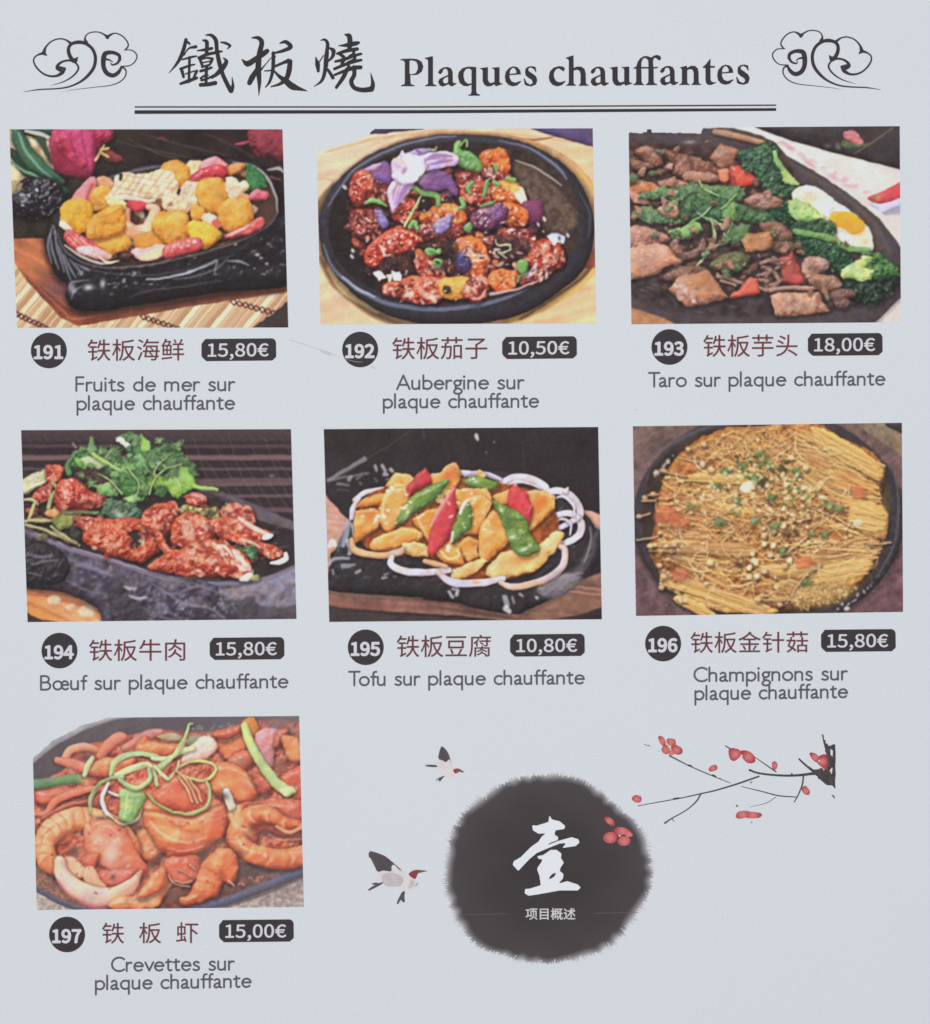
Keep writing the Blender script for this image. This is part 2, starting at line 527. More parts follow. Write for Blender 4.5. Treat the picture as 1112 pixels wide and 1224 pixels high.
def gleam(p, pts, w, c=(205, 210, 220), a=0.75, clip=None, e=3.4):
    p.line(None, pts, w, [c]*3, sh=0, rim=0, tex=0, alpha=a, clip=clip, edge=e)

# ---- 191 seafood ------------------------------------------------------------------
def dish_seafood():
    p = Print(191, (24, 18, 18))
    b, l = p.blob, p.line
    p.grad('20,20 1080,20 1080,480 20,480', (30, 26, 20), (26, 16, 16), (300, 0), (1080, 0), tex=0.25, tw=60)
    # bamboo mat
    m = p.grad('20,20 230,20 220,180 20,300', (222, 200, 160), (190, 165, 120), (40, 40), (200, 200), streak=(120, 26, 0.22), name='bamboo_mat')
    mat = p.grad('20,520 260,560 1090,600 1090,800 20,800', (222, 196, 148), (235, 215, 175), (40, 700), (1060, 700), name='bamboo_mat')
    for i in range(44):
        x = -60+i*30
        c = [(196, 152, 108), (238, 222, 184), (176, 122, 82), (228, 204, 160), (214, 180, 130)][int(p.rng.integers(5))]
        l(None, [(x+130, 560), (x-70, 800)], p.rng.uniform(5, 11), [c]*3, clip=mat, sh=0, rim=0, alpha=0.8)
        l(None, [(x+142, 560), (x-58, 800)], 1.6, [(120, 80, 50)]*3, clip=mat, sh=0, rim=0, alpha=0.6)
    for x0, y0, x1, y1 in ((62, 728, 175, 782), (530, 738, 660, 782), (865, 682, 1010, 724)):
        for i in range(8):
            t = i/7; x, y = x0+(x1-x0)*t, y0+(y1-y0)*t
            s = 13
            l(None, [(x-s, y-3), (x, y-s*0.8), (x+s, y+3), (x, y+s*0.8)], 2.6, [(70, 25, 25)]*3, closed=True, sh=0, rim=0, alpha=0.9, smooth=False)
    b('dark_cloth', '930,790 1000,735 1080,680 1080,800', [(20, 16, 16), (38, 32, 30), (60, 52, 50)], sh=0.2)
    # green leaves and lilies
    for q in (('30,120 90,170 150,230 240,275', (30, 40, 30)), ('40,30 120,40 200,60', (40, 40, 20))):
        l('leaf', q[0], [8, 30, 34, 20], [(10, 24, 16), (30, 52, 38), (70, 105, 80)], sh=0.4)
    l('leaf', '62,30 75,90 130,170 235,240', [14, 27, 30, 8], [(14, 40, 26), (44, 82, 58), (100, 150, 118)], sh=0.5, sw=14)
    gleam(p, '70,60 92,120 140,180 190,225', [4, 6, 5, 2], (150, 200, 168), 0.55)
    l('leaf', '105,30 150,85 190,165', [8, 14, 5], [(18, 36, 24), (40, 66, 44), (80, 110, 80)], sh=0.4)
    l('leaf', '40,165 95,200 170,235', [3, 7, 2], [(50, 90, 66), (90, 140, 108), (130, 175, 140)], sh=0.3)
    l(None, '95,52 145,62 192,80', [5, 8, 7], [(200, 200, 190)]*3, sh=0.2, alpha=0.9)
    LILY = [(74, 12, 26), (158, 40, 66), (214, 92, 132)]
    b('lily', '192,60 240,40 330,40 408,48 414,78 380,106 356,150 340,208 322,226 268,214 212,198 188,140', LILY, bump=6, bw=40, tex=0.16, tw=30, spec=0.1, r=60)
    b(None, '240,44 320,44 350,110 340,200 318,160 268,100', [(150, 34, 76), (200, 62, 112), (226, 112, 154)], bump=3, tex=0.08, sh=0, alpha=0.8, edge=8)
    for q in ('300,50 310,110 330,190', '262,56 270,110 300,180', '350,50 344,100 340,150', '220,80 240,140 290,205', '390,60 360,90 346,130'):
        l(None, q, [2, 4, 1.5], [(110, 16, 50)]*3, sh=0, alpha=0.5, edge=5)
        
    b(None, '196,90 250,150 330,215 260,216 200,190', [(60, 10, 20), (120, 24, 44), (160, 50, 70)], sh=0, alpha=0.75, edge=10)
    b('lily', '380,110 420,130 452,158 420,166 385,150', [(60, 16, 18), (125, 44, 46), (165, 84, 80)], sh=0.3)
    for q in ('355,158 372,128 386,106', '372,130 398,146', '374,122 404,116'):
        l('stamen', q, [5, 4], [(150, 120, 50), (214, 186, 110), (240, 224, 160)])
    b('lily', '918,62 955,44 1090,40 1090,165 1010,150 940,134', [(50, 12, 16), (120, 38, 46), (150, 60, 72)], bump=5, bw=50, tex=0.14, r=70, sh=0.2)
    l(None, '870,100 895,97 920,90', [3, 6, 3], [(190, 60, 100)]*3, sh=0, alpha=0.9)
    l(None, '580,82 600,76 618,84', [2, 5, 2], [(120, 30, 55)]*3, sh=0, alpha=0.8)
    for q in ('430,90 560,120 720,152', '470,80 600,140 660,150', '520,60 700,110 880,150', '760,60 850,100 940,150'):
        gleam(p, q, [1.5, 3, 1.5], (70, 74, 60), 0.5, e=4)
    # the carved head at the left of the plate
    b('carved_head', '45,300 75,238 150,222 215,248 246,300 240,350 190,372 110,375 50,356', BLACK, bump=14, bw=30, tex=0.1, tw=18, spec=0.9, sp=14)
    p.specks(26, '60,250 150,228 225,255 235,330 120,360 60,340', (2, 5.5), [(200, 205, 212), (150, 152, 160), (110, 112, 120)], asp=2.2, a=0.8)
    b(None, '40,240 70,238 82,262 60,282 40,286', [(150, 130, 90)]*3, sh=0, alpha=0.7)
    # wooden board
    bd = p.grad('30,450 160,446 300,520 600,560 1090,560 1090,640 700,700 290,772 228,742 104,610 30,500', (172, 92, 56), (150, 78, 44), (60, 480), (900, 640), smooth=False, streak=(28, 12, 0.13), tex=0.1, name='wooden_board')
    p.grad('250,705 600,664 1090,596 1090,640 700,706 290,774 228,744 104,612 60,545 104,588', (120, 54, 34), (150, 74, 48), (300, 700), (1000, 640), streak=(-8, 7, 0.14), tex=0.1, clip=bd, edge=4)
    gleam(p, '110,596 236,716 300,742 700,668 1060,602', [2, 3, 4, 3, 3], (200, 120, 80), 0.55, clip=bd, e=3)
    p.tone(110, 520, 60, 70, (205, 120, 70), 0.5, clip=bd)
    p.tone(230, 640, 70, 40, (70, 44, 60), 0.7, ang=30, clip=bd)
    p.tone(700, 680, 300, 25, (60, 34, 28), 0.6, ang=-8, clip=bd)
    # hot plate
    hp = b('hot_plate', '168,460 176,420 212,350 330,250 470,196 620,168 800,152 935,166 1004,214 1032,290 1034,360 1080,372 1080,606 800,646 520,690 350,716 268,702 246,660 250,618 205,580 180,520',
           [(6, 5, 6), (17, 15, 17), (56, 57, 66)], r=60, bump=5, bw=50, tex=0.05, spec=0.35, sp=20, sh=0.7, sw=24, smooth=True)
    p.grad('222,430 235,380 330,262 470,206 620,178 800,162 920,176 985,222 1018,300 1016,372 940,430 800,492 600,540 450,552 330,530 240,486', (36, 26, 22), (58, 38, 28), (300, 300), (980, 340), smooth=True, tex=0.15, edge=4)
    # rim lights
    gleam(p, '860,168 930,178 985,220 1018,290 1026,350', [1.5, 3.5, 5, 4, 2.5], (190, 190, 188), 0.8)
    gleam(p, '1026,350 1000,392 900,452 720,508 560,544 400,556 300,532 235,486 214,430', [2, 2, 2, 2.5, 3, 3, 3, 3, 2], (112, 112, 120), 0.7)
    gleam(p, '380,232 470,204 560,186 610,180', [2, 5, 6, 2], (96, 104, 128), 0.7)
    gleam(p, '300,556 420,578 560,584 700,560 860,508', [2, 3, 3, 3, 2], (70, 72, 80), 0.6)
    # carved left handle with leaf veins
    for i, q in enumerate(('186,430 196,500 216,560', '200,402 212,480 238,572', '196,400 178,470 190,540', '218,476 240,540 262,600', '236,508 262,560 280,592', '256,524 290,560 302,580', '280,540 320,560 330,566')):
        gleam(p, q, [2, 5, 2.5], (150, 158, 172), 0.6)
    for q in ('255,640 268,610 330,600', '262,668 276,640 300,626'):
        gleam(p, q, [2, 5, 2], (140, 146, 158), 0.6)
    p.tone(326, 628, 18, 12, (215, 220, 226), 0.8); p.tone(380, 616, 10, 16, (200, 204, 212), 0.8); p.tone(268, 632, 12, 18, (180, 186, 196), 0.7)
    p.specks(16, '400,580 520,570 510,610 420,640', (2, 4), [(150, 152, 160), (100, 102, 110)], a=0.8, asp=2)
    gleam(p, '540,600 620,592 700,572 760,548', [3, 4, 5, 3], (196, 202, 212), 0.8)
    gleam(p, '640,600 720,588 800,560 840,520', [2, 4, 4, 2], (120, 124, 134), 0.55)
    gleam(p, '740,556 780,540 800,528 792,580', [3, 6, 4, 2], (150, 154, 164), 0.7)
    gleam(p, '840,530 880,532 920,548', [2, 5, 2], (150, 154, 164), 0.8)
    for x, y, r in ((950, 508, 9), (966, 520, 6), (986, 542, 6), (940, 560, 4), (870, 470, 5)):
        p.tone(x, y, r, r*0.7, (210, 214, 220), 0.85)
    gleam(p, '480,664 560,640 680,624 820,604', [2, 3, 3, 2], (72, 74, 80), 0.6)
    gleam(p, '990,195 1030,190 1050,205', [3, 7, 3], (190, 190, 190), 0.8); gleam(p, '1000,222 1035,232', [4, 3], (140, 90, 70), 0.6)
    p.grow = 5.0
    # food: back row
    p.bits(None, 70, '240,350 330,260 480,220 620,190 800,180 920,200 960,300 930,400 780,470 600,500 400,520 270,460', (10, 20), [[(60, 32, 20), (130, 78, 40), (196, 140, 84)], [(80, 40, 24), (170, 104, 54), (220, 166, 110)], [(50, 26, 20), (96, 54, 36), (150, 100, 70)], [(150, 120, 90), (214, 190, 150), (240, 226, 200)]], alpha=0.75)
    b('prawn', '365,230 385,222 420,248 400,276 372,262', [(150, 80, 50), (228, 160, 120), (246, 210, 180)])
    b('crab_stick', '262,310 330,232 358,240 330,318 300,318', [(150, 50, 60), (216, 130, 130), (240, 190, 185)], bump=3)
    l(None, '340,250 322,300', 7, [(190, 60, 75)]*3, sh=0, alpha=0.7, edge=4)
    b('tofu_piece', '345,275 375,260 412,272 404,330 360,345 338,318', TOFU, bump=2, tex=0.1)
    b('garnish', '912,180 945,188 985,235 980,262 925,278 908,250 918,225', [(12, 44, 20), (44, 110, 54), (90, 150, 90)], bump=5, tex=0.12)
    b('prawn', '830,190 880,174 900,180 870,206 836,208', [(140, 70, 20), (220, 140, 70), (245, 185, 120)])
    b('squid', '692,178 730,164 752,176 750,196 722,212 694,216', SQUID, bump=5, bw=14, tex=0.08)
    b('crab_stick', '740,178 786,152 830,172 825,186 760,190', [(170, 60, 80), (225, 130, 140), (250, 205, 205)], bump=3)
    b('tofu_piece', '598,190 620,170 655,164 690,186 698,226 684,258 640,258 606,230', TOFU, bump=1.5, tex=0.07, spec=0.1)
    b('red_pepper', '700,236 730,204 780,184 826,184 834,212 790,228 740,246', [(110, 10, 20), (190, 40, 50), (240, 110, 105)], bump=2, spec=0.6, sp=16)
    # scored squid
    sq = b('squid', '396,300 424,262 430,226 470,206 500,214 540,214 590,200 628,206 652,240 655,268 630,296 560,304 540,318 470,302 420,312', SQUID, bump=3, bw=36, tex=0.05, r=40)
    for i in range(9):
        x = 400+i*30
        l(None, [(x, 316), (x+36, 268), (x+86, 196)], [3.4, 3, 2.4], [(166, 116, 70)]*3, clip=sq, sh=0, rim=0, alpha=0.52, edge=5, wob=3)
    for i in range(5):
        y = 212+i*24
        l(None, [(400, y-14), (500, y+12), (660, y+38)], [2.4, 3, 2.4], [(172, 122, 78)]*3, clip=sq, sh=0, rim=0, alpha=0.44, edge=5, wob=3)
    for i in range(26):
        p.tone(p.rng.uniform(420, 650), p.rng.uniform(212, 300), 12, 7, (254, 246, 222), 0.5, ang=-50, clip=sq)
    l('squid', '408,300 470,296 540,312 570,308', [8, 11, 10, 6], [(180, 120, 90), (244, 206, 176), (254, 236, 216)], sh=0.3)
    b(None, '440,216 446,208 452,214 448,234 442,236', [(40, 36, 40)]*3, sh=0)
    b('squid', '668,288 676,256 700,240 736,250 734,300 716,330 690,342 668,322', SQUID, bump=6, bw=16, tex=0.06)
    sq2 = b('squid', '610,300 634,284 668,298 700,326 690,348 650,350 612,338 604,318', SQUID, bump=6, bw=16, tex=0.06)
    p.tone(632, 322, 9, 8, (130, 70, 60), 0.8)
    for k in range(5):
        l(None, [(682+k*11, 258), (676+k*10, 300), (690+k*6, 332)], 2, [(200, 160, 120)]*3, sh=0, alpha=0.4, edge=2.5)
    b('red_pepper', '462,322 500,312 545,322 520,344 480,342', [(120, 16, 26), (196, 50, 62), (230, 100, 100)])
    # prawn ring
    l('prawn', '462,356 460,392 490,424 540,420 566,380 572,344 548,332', [22, 25, 27, 28, 26, 20, 12], [(170, 92, 56), (238, 180, 140), (253, 224, 196)], bump=3, bw=20, tex=0.06)
    p.tone(505, 372, 12, 16, (70, 36, 30), 0.85)
    p.tone(480, 420, 40, 14, (226, 130, 90), 0.5, ang=20)
    # tofu: big rounds
    b('tofu_piece', '728,290 738,246 772,230 812,230 838,256 846,296 830,334 790,352 752,336', TOFU, bump=1.5, tex=0.08, spec=0.12, r=46, sh=0.5)
    b('squid', '836,232 862,226 880,246 905,240 914,262 898,280 886,304 858,304 842,276', SQUID, bump=4, tex=0.05)
    b('prawn', '880,296 905,290 922,304 900,318', [(150, 80, 40), (216, 140, 90), (240, 180, 140)])
    b('crab_stick', '925,292 952,274 990,286 975,302 935,306', [(120, 30, 40), (206, 90, 105), (240, 190, 190)], bump=3)
    b('tofu_piece', '806,352 830,316 870,306 912,308 930,340 930,380 900,408 850,424 818,400', TOFU, bump=1.5, tex=0.08, spec=0.15, r=46, sh=0.5)
    b('crab_stick', '830,440 880,418 935,386 960,372 970,396 930,424 870,440', CRAB, bump=2, spec=0.4)
    b(None, '836,436 880,416 916,398 910,410 870,432', PINKW, sh=0, alpha=0.9)
    b('tofu_piece', '706,336 732,328 756,348 744,376 716,374', TOFU, tex=0.1)
    b('prawn', '750,366 774,358 802,372 810,404 780,408 752,388', [(170, 70, 50), (236, 196, 170), (250, 232, 216)])
    b(None, '784,384 806,376 810,408 790,404', [(200, 70, 60)]*3, sh=0, alpha=0.8, edge=4)
    b('tofu_piece', '228,380 232,330 268,306 316,312 340,340 336,390 310,420 270,428 240,406', [(160, 86, 10), (232, 168, 46), (246, 206, 96)], bump=2, tex=0.09, r=50, sh=0.5)
    b('tofu_piece', '500,450 510,438 560,424 602,452 604,474 550,490 505,488', [(140, 66, 14), (222, 138, 48), (242, 185, 90)], tex=0.08)
    b('tofu_piece', '566,394 590,358 634,348 686,360 698,400 690,440 650,464 604,456 574,420', TOFU, bump=1.5, tex=0.08, r=48, sh=0.5)
    b('tofu_piece', '700,400 716,386 760,394 812,424 806,446 768,480 736,478 704,446', [(150, 84, 14), (234, 176, 54), (250, 214, 110)], bump=1.5, tex=0.08, r=34)
    b('squid', '400,310 440,306 464,320 456,340 420,336', [(170, 140, 70), (232, 212, 140), (246, 236, 190)])
    # dumpling-like tofu in front
    b('tofu_piece', '350,440 400,440 450,424 478,448 474,478 430,500 390,502 352,480', [(150, 76, 16), (230, 156, 56), (246, 198, 104)], bump=2, tex=0.07, r=26, sh=0.5)
    fr = b('tofu_piece', '322,440 330,390 372,352 440,326 456,366 452,420 408,440 350,448', [(150, 76, 14), (226, 148, 46), (248, 200, 100)], bump=4, bw=24, tex=0.07, r=34, sh=0.5)
    for q in ('370,372 420,352 446,340', '380,396 420,388 444,384', '372,412 410,416 440,406', '350,400 352,430'):
        l(None, q, [2.5, 2], [(180, 100, 26)]*3, clip=fr, sh=0, alpha=0.6, edge=3)
    # crab sticks
    b('shallot', '226,384 250,398 266,420 244,414 228,402', [(190, 150, 100), (238, 220, 190), (250, 240, 220)])
    c1 = b('crab_stick', '240,440 262,420 320,452 350,470 400,512 370,522 300,496 262,474', CRAB, bump=4, bw=16, tex=0.1, spec=0.25)
    for q in ('262,432 300,470', '275,428 330,480', '300,446 360,500', '252,442 290,482'):
        l(None, q, [2.5, 2], [(246, 190, 180)]*3, clip=c1, sh=0, alpha=0.6)
    b('crab_stick', '290,482 340,480 398,506 404,518 350,518 300,500', PINKW, bump=3)
    l(None, '240,474 300,512 370,540 420,534', [3, 5, 5, 3], [(226, 216, 196)]*3, sh=0.2, alpha=0.8)
    l(None, '370,520 400,536 440,532', [3, 6, 2], [(240, 232, 200)]*3, sh=0.2, alpha=0.85)
    b('crab_stick', '490,496 540,486 612,474 608,508 560,524 516,520', PINKW, bump=2)
    b(None, '516,512 560,490 604,480 606,506 560,526 524,526', [(235, 225, 150)]*3, sh=0, alpha=0.6, edge=5)
    c2 = b('crab_stick', '608,480 660,462 730,448 746,462 744,482 690,500 614,516', CRAB, bump=2, spec=0.5, sp=14)
    p.specks(10, '640,470 720,452 730,466 650,486', (2, 4), [(250, 200, 190)], clip=c2, asp=2)
    for x, y in ((560, 546), (620, 528), (700, 512), (820, 470), (460, 560), (520, 552)):
        p.tone(x, y, 12, 4, (150, 130, 110), 0.5, ang=-15)
    p.finish()
    return p
DISHES['seafood'] = dish_seafood

# ---- 192 aubergine -----------------------------------------------------------------
SAUCE = [(52, 12, 12), (172, 56, 36), (236, 132, 88)]
SAUCEO = [(120, 34, 10), (222, 104, 40), (246, 176, 90)]
SAUCED = [(34, 10, 12), (116, 38, 34), (204, 108, 90)]
def dish_aubergine():
    p = Print(192, (226, 190, 150))
    b, l = p.blob, p.line
    p.grad('20,20 1090,20 1090,800 20,800', (232, 200, 164), (236, 190, 140), (100, 100), (600, 780), streak=(-14, 20, 0.06), tex=0.05, tw=70)
    for q in ('30,228 160,232 260,180', '60,130 240,80 420,60', '420,52 700,60 880,78 1000,100', '850,80 930,72 1050,110', '780,100 900,140 1000,210 1050,240'):
        gleam(p, q, [2, 4, 2], (186, 130, 90), 0.5, e=5)
    p.specks(14, '60,120 300,70 500,50 300,150', (3, 7), [(205, 150, 110)], a=0.4, ang=-14, jit=8, asp=4)
    b('purple_cloth', '225,62 250,40 420,40 330,52', [(30, 24, 40), (50, 40, 62), (80, 70, 90)], sh=0)
    b('purple_cloth', '820,42 1060,30 1060,110 960,86 880,60', [(40, 30, 66), (74, 58, 104), (100, 84, 130)], sh=0, smooth=False)
    l(None, '700,64 820,84 900,72', [2, 6, 2], [(120, 70, 40)]*3, sh=0, alpha=0.7)
    # recessed ring of the board
    b('wooden_board', '30,430 40,330 150,190 330,90 540,54 760,74 920,130 1040,240 1066,400 1040,560 900,690 700,770 440,780 220,720 80,600', [(120, 70, 40), (205, 150, 96), (232, 190, 140)], r=50, tex=0.06, sh=0, k=0.1, rim=0.1)
    for q in ('40,520 100,620 230,720 330,768', '30,380 36,330 90,250'):
        l(None, q, [8, 16, 16, 8], [(90, 62, 36)]*3, sh=0, alpha=0.75, edge=8)
    l(None, '70,560 130,640 250,716', [6, 16, 8], [(226, 196, 130)]*3, sh=0, alpha=0.8, edge=6)
    l(None, '1050,570 980,630 860,700 740,756', [10, 17, 16, 8], [(226, 178, 88)]*3, sh=0, alpha=0.9, edge=5)
    l(None, '1050,540 1000,600 900,670 780,745', [5, 5, 5], [(92, 58, 38)]*3, sh=0, alpha=0.8, edge=5)
    l(None, '960,180 1010,225 1050,280', [8, 14, 10], [(220, 176, 100)]*3, sh=0, alpha=0.9, edge=5)
    b(None, '990,530 1030,500 1060,495 1060,550 1010,556', [(130, 40, 26), (176, 74, 48), (200, 110, 80)], sh=0, alpha=0.9, edge=8)
    # cast iron plate
    hp = b('hot_plate', '38,420 46,340 120,220 260,124 420,76 560,64 740,82 880,136 990,230 1040,340 1050,440 1010,560 900,660 780,726 640,758 500,764 360,752 240,704 130,620 60,520', [(10, 9, 12), (30, 28, 32), (70, 74, 92)], r=40, sh=0.55, sw=26, tex=0.03)
    gleam(p, '52,470 90,560 180,636 300,690 440,708 560,704 700,676 820,620 920,550', [3, 6, 8, 8, 8, 8, 7, 6, 3], (104, 116, 146), 0.75, e=4)
    gleam(p, '120,590 190,640 240,664', [3, 5, 3], (190, 200, 214), 0.7)
    gleam(p, '70,330 160,200 300,120 440,80 540,70', [2, 4, 4, 5, 3], (118, 122, 142), 0.75, e=3)
    gleam(p, '700,88 820,118 920,190 950,228', [2, 4, 6, 3], (130, 138, 168), 0.7, e=4)
    gleam(p, '1000,280 1036,360 1030,440', [3, 5, 3], (62, 66, 80), 0.7)
    ins = p.grad('72,420 84,330 160,220 300,136 460,96 620,92 780,120 900,190 980,290 996,400 970,500 880,590 760,650 600,684 440,690 290,660 160,590 92,510', (22, 18, 18), (44, 34, 28), (200, 500), (960, 330), smooth=True, tex=0.2, tw=24, edge=5)
    b(None, '770,170 860,210 940,290 985,370 960,430 880,400 800,300 770,230', [(44, 34, 30), (84, 64, 50), (120, 96, 74)], sh=0, tex=0.25, tw=14, edge=14, alpha=0.8, k=0.1, rim=0)
    gleam(p, '762,160 830,184 890,222 930,252', [2.5, 4, 4, 2.5], (180, 176, 164), 0.8)
    p.specks(30, '790,240 960,300 980,400 860,420', (1.5, 3), [(120, 110, 96), (96, 80, 66)], a=0.6)
    # sauce bed
    b('sauce', '150,250 220,190 420,200 560,180 700,150 780,260 850,350 860,430 940,480 940,560 800,600 640,660 460,690 300,650 220,560 150,430', [(14, 8, 8), (44, 20, 18), (86, 44, 36)], sh=0, tex=0.2, tw=18, k=0.2, bump=4, bw=16)
    p.grow = 4.0
    # aubergine chunks
    p.bits(None, 280, '150,250 220,195 420,210 560,190 700,150 780,260 840,350 850,430 930,480 930,550 800,596 640,650 460,680 300,640 230,560 160,440', (7, 19), [SAUCE, SAUCED, SAUCED, SAUCEO, [(14, 8, 10), (40, 20, 20), (96, 60, 56)], [(30, 10, 30), (80, 40, 60), (150, 100, 120)]], spec=0.6)
    def chunk(name, pts, pal, n=12, sz=(2.5, 6)):
        i = b(name, pts, pal, bump=10, bw=36, tex=0.14, tw=28, spec=0.75, sp=9, wob=2.5, sh=0.55, sw=14, k=0.7)
        P = pts_of(pts)
        p.specks(int(n*0.8), pts, sz, [(246, 200, 170), (230, 146, 112), (250, 226, 206), (206, 84, 56)], clip=i, asp=2.8, a=0.65, ang=50, jit=60)
        P = P.mean(0)+(P-P.mean(0))*0.8
        p.specks(n//3, P, (2.5, 6), [(50, 14, 14), (80, 22, 18)], clip=i, asp=2.8, a=0.6, ang=50, jit=60)
        return i
    A = 'aubergine_piece'
    chunk(A, '150,250 190,205 240,200 262,250 240,300 190,330 158,300', SAUCE, 14)
    chunk(A, '240,230 300,240 320,290 290,330 250,300', SAUCED, 8)
    chunk(A, '540,210 600,200 640,240 600,280 560,270', SAUCED, 8)
    chunk(A, '150,360 210,340 270,360 290,410 250,450 190,460 160,420', SAUCED, 22)
    chunk(A, '300,340 350,300 400,330 390,380 340,390', SAUCE, 12)
    chunk(A, '640,130 700,120 732,136 736,190 700,215 650,195 632,165', SAUCEO, 3)
    chunk(A, '640,190 700,200 745,222 700,236 645,220', SAUCED, 14, (3, 7))
    chunk(A, '560,270 620,240 690,250 690,300 630,320 570,310', SAUCE, 18, (3, 8))
    chunk(A, '670,255 720,236 770,250 796,300 770,330 720,320 680,300', SAUCEO, 4)
    b('egg_white', '748,262 778,262 800,300 790,318 768,300', [(180, 150, 110), (236, 218, 190), (250, 244, 232)], sh=0.1)
    b(None, '712,240 760,238 776,266 740,280', [(228, 150, 40), (240, 180, 70), (250, 210, 120)], sh=0, alpha=0.7, edge=8)
    b(A, '790,318 850,310 862,340 850,382 806,390 788,350', [(60, 20, 50), (112, 46, 88), (160, 96, 130)], tex=0.06, spec=0.2)
    chunk(A, '700,330 760,320 800,350 800,390 750,400 700,370', SAUCEO, 12)
    pp = chunk(A, '600,370 650,330 700,322 726,345 720,385 670,412 615,404', [(40, 14, 40), (108, 46, 70), (190, 120, 130)], 8)
    p.tone(690, 350, 38, 24, (92, 60, 130), 0.75, ang=-40, clip=pp)
    chunk(A, '410,380 440,335 510,320 560,340 580,380 540,400 460,392', SAUCEO, 16)
    q = chunk(A, '390,420 420,395 500,390 570,400 560,440 480,455 410,440', SAUCED, 14)
    b('aubergine_skin', '462,400 490,376 528,362 520,388 500,420 480,438 468,420', [(60, 50, 90), (150, 130, 180), (235, 225, 240)], bump=4, spec=0.5)
    b('aubergine_skin', '240,346 268,350 290,390 280,408 258,384', [(50, 40, 90), (120, 100, 160), (220, 205, 230)], bump=3, spec=0.4)
    big = chunk(A, '205,505 240,455 300,420 360,416 415,450 400,480 340,505 290,520 245,552 216,540', [(50, 8, 10), (176, 48, 30), (238, 130, 88)], 12)
    gleam(p, '258,474 270,490 276,514', [3, 7, 3], (250, 214, 196), 0.85); gleam(p, '360,420 395,440 416,458', [2, 4, 2], (240, 170, 110), 0.8)
    gleam(p, '210,500 240,460 290,430', [2, 5, 2], (214, 130, 120), 0.6)
    b('sauce', '250,560 300,520 370,510 380,570 330,600 270,590', [(12, 8, 10), (40, 22, 24), (90, 56, 52)], sh=0.2, alpha=0.7, edge=8, bump=6, spec=0.5)
    for q in ('240,574 262,572 282,592 258,602', '308,570 330,574 336,600 312,598', '290,584 300,582 296,604'):
        b('gloss', q, WHT, smooth=False, sh=0)
    chunk(A, '600,460 640,440 690,440 720,420 790,420 840,440 830,500 780,470 700,470', SAUCED, 26, (2.5, 7))
    chunk(A, '530,470 570,445 620,450 650,490 660,540 640,600 600,580 570,520', SAUCEO, 22, (3, 7))
    b('aubergine_skin', '540,516 566,500 592,540 576,572 552,560', [(24, 20, 60), (56, 46, 100), (190, 180, 220)], spec=0.8, bump=4)
    chunk(A, '390,520 430,510 480,540 500,590 470,610 410,590', SAUCE, 24, (3, 7))
    chunk(A, '330,620 370,590 430,590 490,600 500,650 450,690 370,680 326,650', [(90, 16, 14), (200, 76, 48), (248, 176, 140)], 22, (4, 9))
    chunk(A, '270,630 300,610 340,620 330,660 290,660', SAUCE, 8)
    y = b(A, '486,600 540,590 590,600 596,640 560,664 500,664 484,636', [(170, 80, 20), (228, 160, 60), (250, 210, 120)], bump=4, tex=0.1, spec=0.3)
    p.ell('peppercorn', 508, 636, 13, 11, 0, [(24, 16, 10), (50, 36, 24), (90, 70, 50)])
    chunk(A, '590,590 640,580 660,620 650,670 600,680 570,660', SAUCE, 22, (3, 7))
    chunk(A, '660,590 700,570 760,570 770,600 730,636 676,636', [(150, 50, 16), (228, 110, 46), (250, 180, 100)], 5)
    chunk(A, '810,500 860,450 910,470 945,520 920,560 850,560 800,540', SAUCE, 20, (3, 7))
    chunk(A, '770,590 830,560 900,545 880,590 800,620', SAUCED, 16, (3, 6))
    gleam(p, '820,520 860,498 884,476', [2, 6, 4], (240, 150, 120), 0.7)
    gleam(p, '668,654 760,636 840,606', [6, 4, 3], (228, 190, 190), 0.85)
    gleam(p, '600,670 630,668 650,640', [3, 5, 3], (236, 180, 170), 0.8)
    gleam(p, '806,590 826,566 838,540', [5, 9, 5], (226, 206, 220), 0.85)
    for q in ('880,440 908,432 940,444 936,462 912,458 904,470',):
        b('gloss', q, [(205, 215, 235)]*3, sh=0, smooth=False)
    p.tone(922, 448, 5, 9, (40, 36, 50), 0.9)
    b('sauce', '690,440 740,445 800,450 810,500 760,520 700,520', [(14, 10, 12), (40, 24, 28), (96, 66, 70)], sh=0.2, alpha=0.6, edge=8, bump=6, spec=0.5)
    b('sauce', '420,470 520,455 545,480 530,540 480,560 500,520 430,490', [(14, 10, 10), (44, 26, 24), (96, 62, 54)], sh=0.2, alpha=0.6, edge=8, bump=6, spec=0.5)
    b('sauce', '410,310 440,300 446,330 430,346 412,336', [(10, 8, 8), (24, 18, 18), (50, 40, 40)], sh=0.2)
    # sesame and glitter
    p.specks(90, '160,260 700,200 860,400 920,520 800,610 500,690 300,660 170,450', (1.8, 3.6), [(246, 226, 200), (238, 206, 180), (255, 246, 236)], a=0.75, asp=1.7)
    p.specks(70, '180,300 700,260 860,430 900,530 780,600 500,670 310,640 190,470', (2, 5), [(40, 14, 16), (60, 18, 18), (30, 10, 12)], a=0.65, asp=2)
    p.specks(26, '560,500 660,440 780,500 800,560 680,560', (2.5, 6), [(240, 224, 214), (214, 190, 186)], a=0.8, asp=2.4)
    for x, y, r in ((160, 494, 8), (160, 516, 9), (130, 258, 9), (955, 436, 8), (868, 376, 10), (846, 398, 8)):
        p.ell(None, x, y, r, r*0.6, 60, WHT, sh=0, alpha=0.75)
    p.grow = 1.5
    # scallion bits
    G = [(52, 92, 40), (112, 164, 82), (178, 208, 148)]
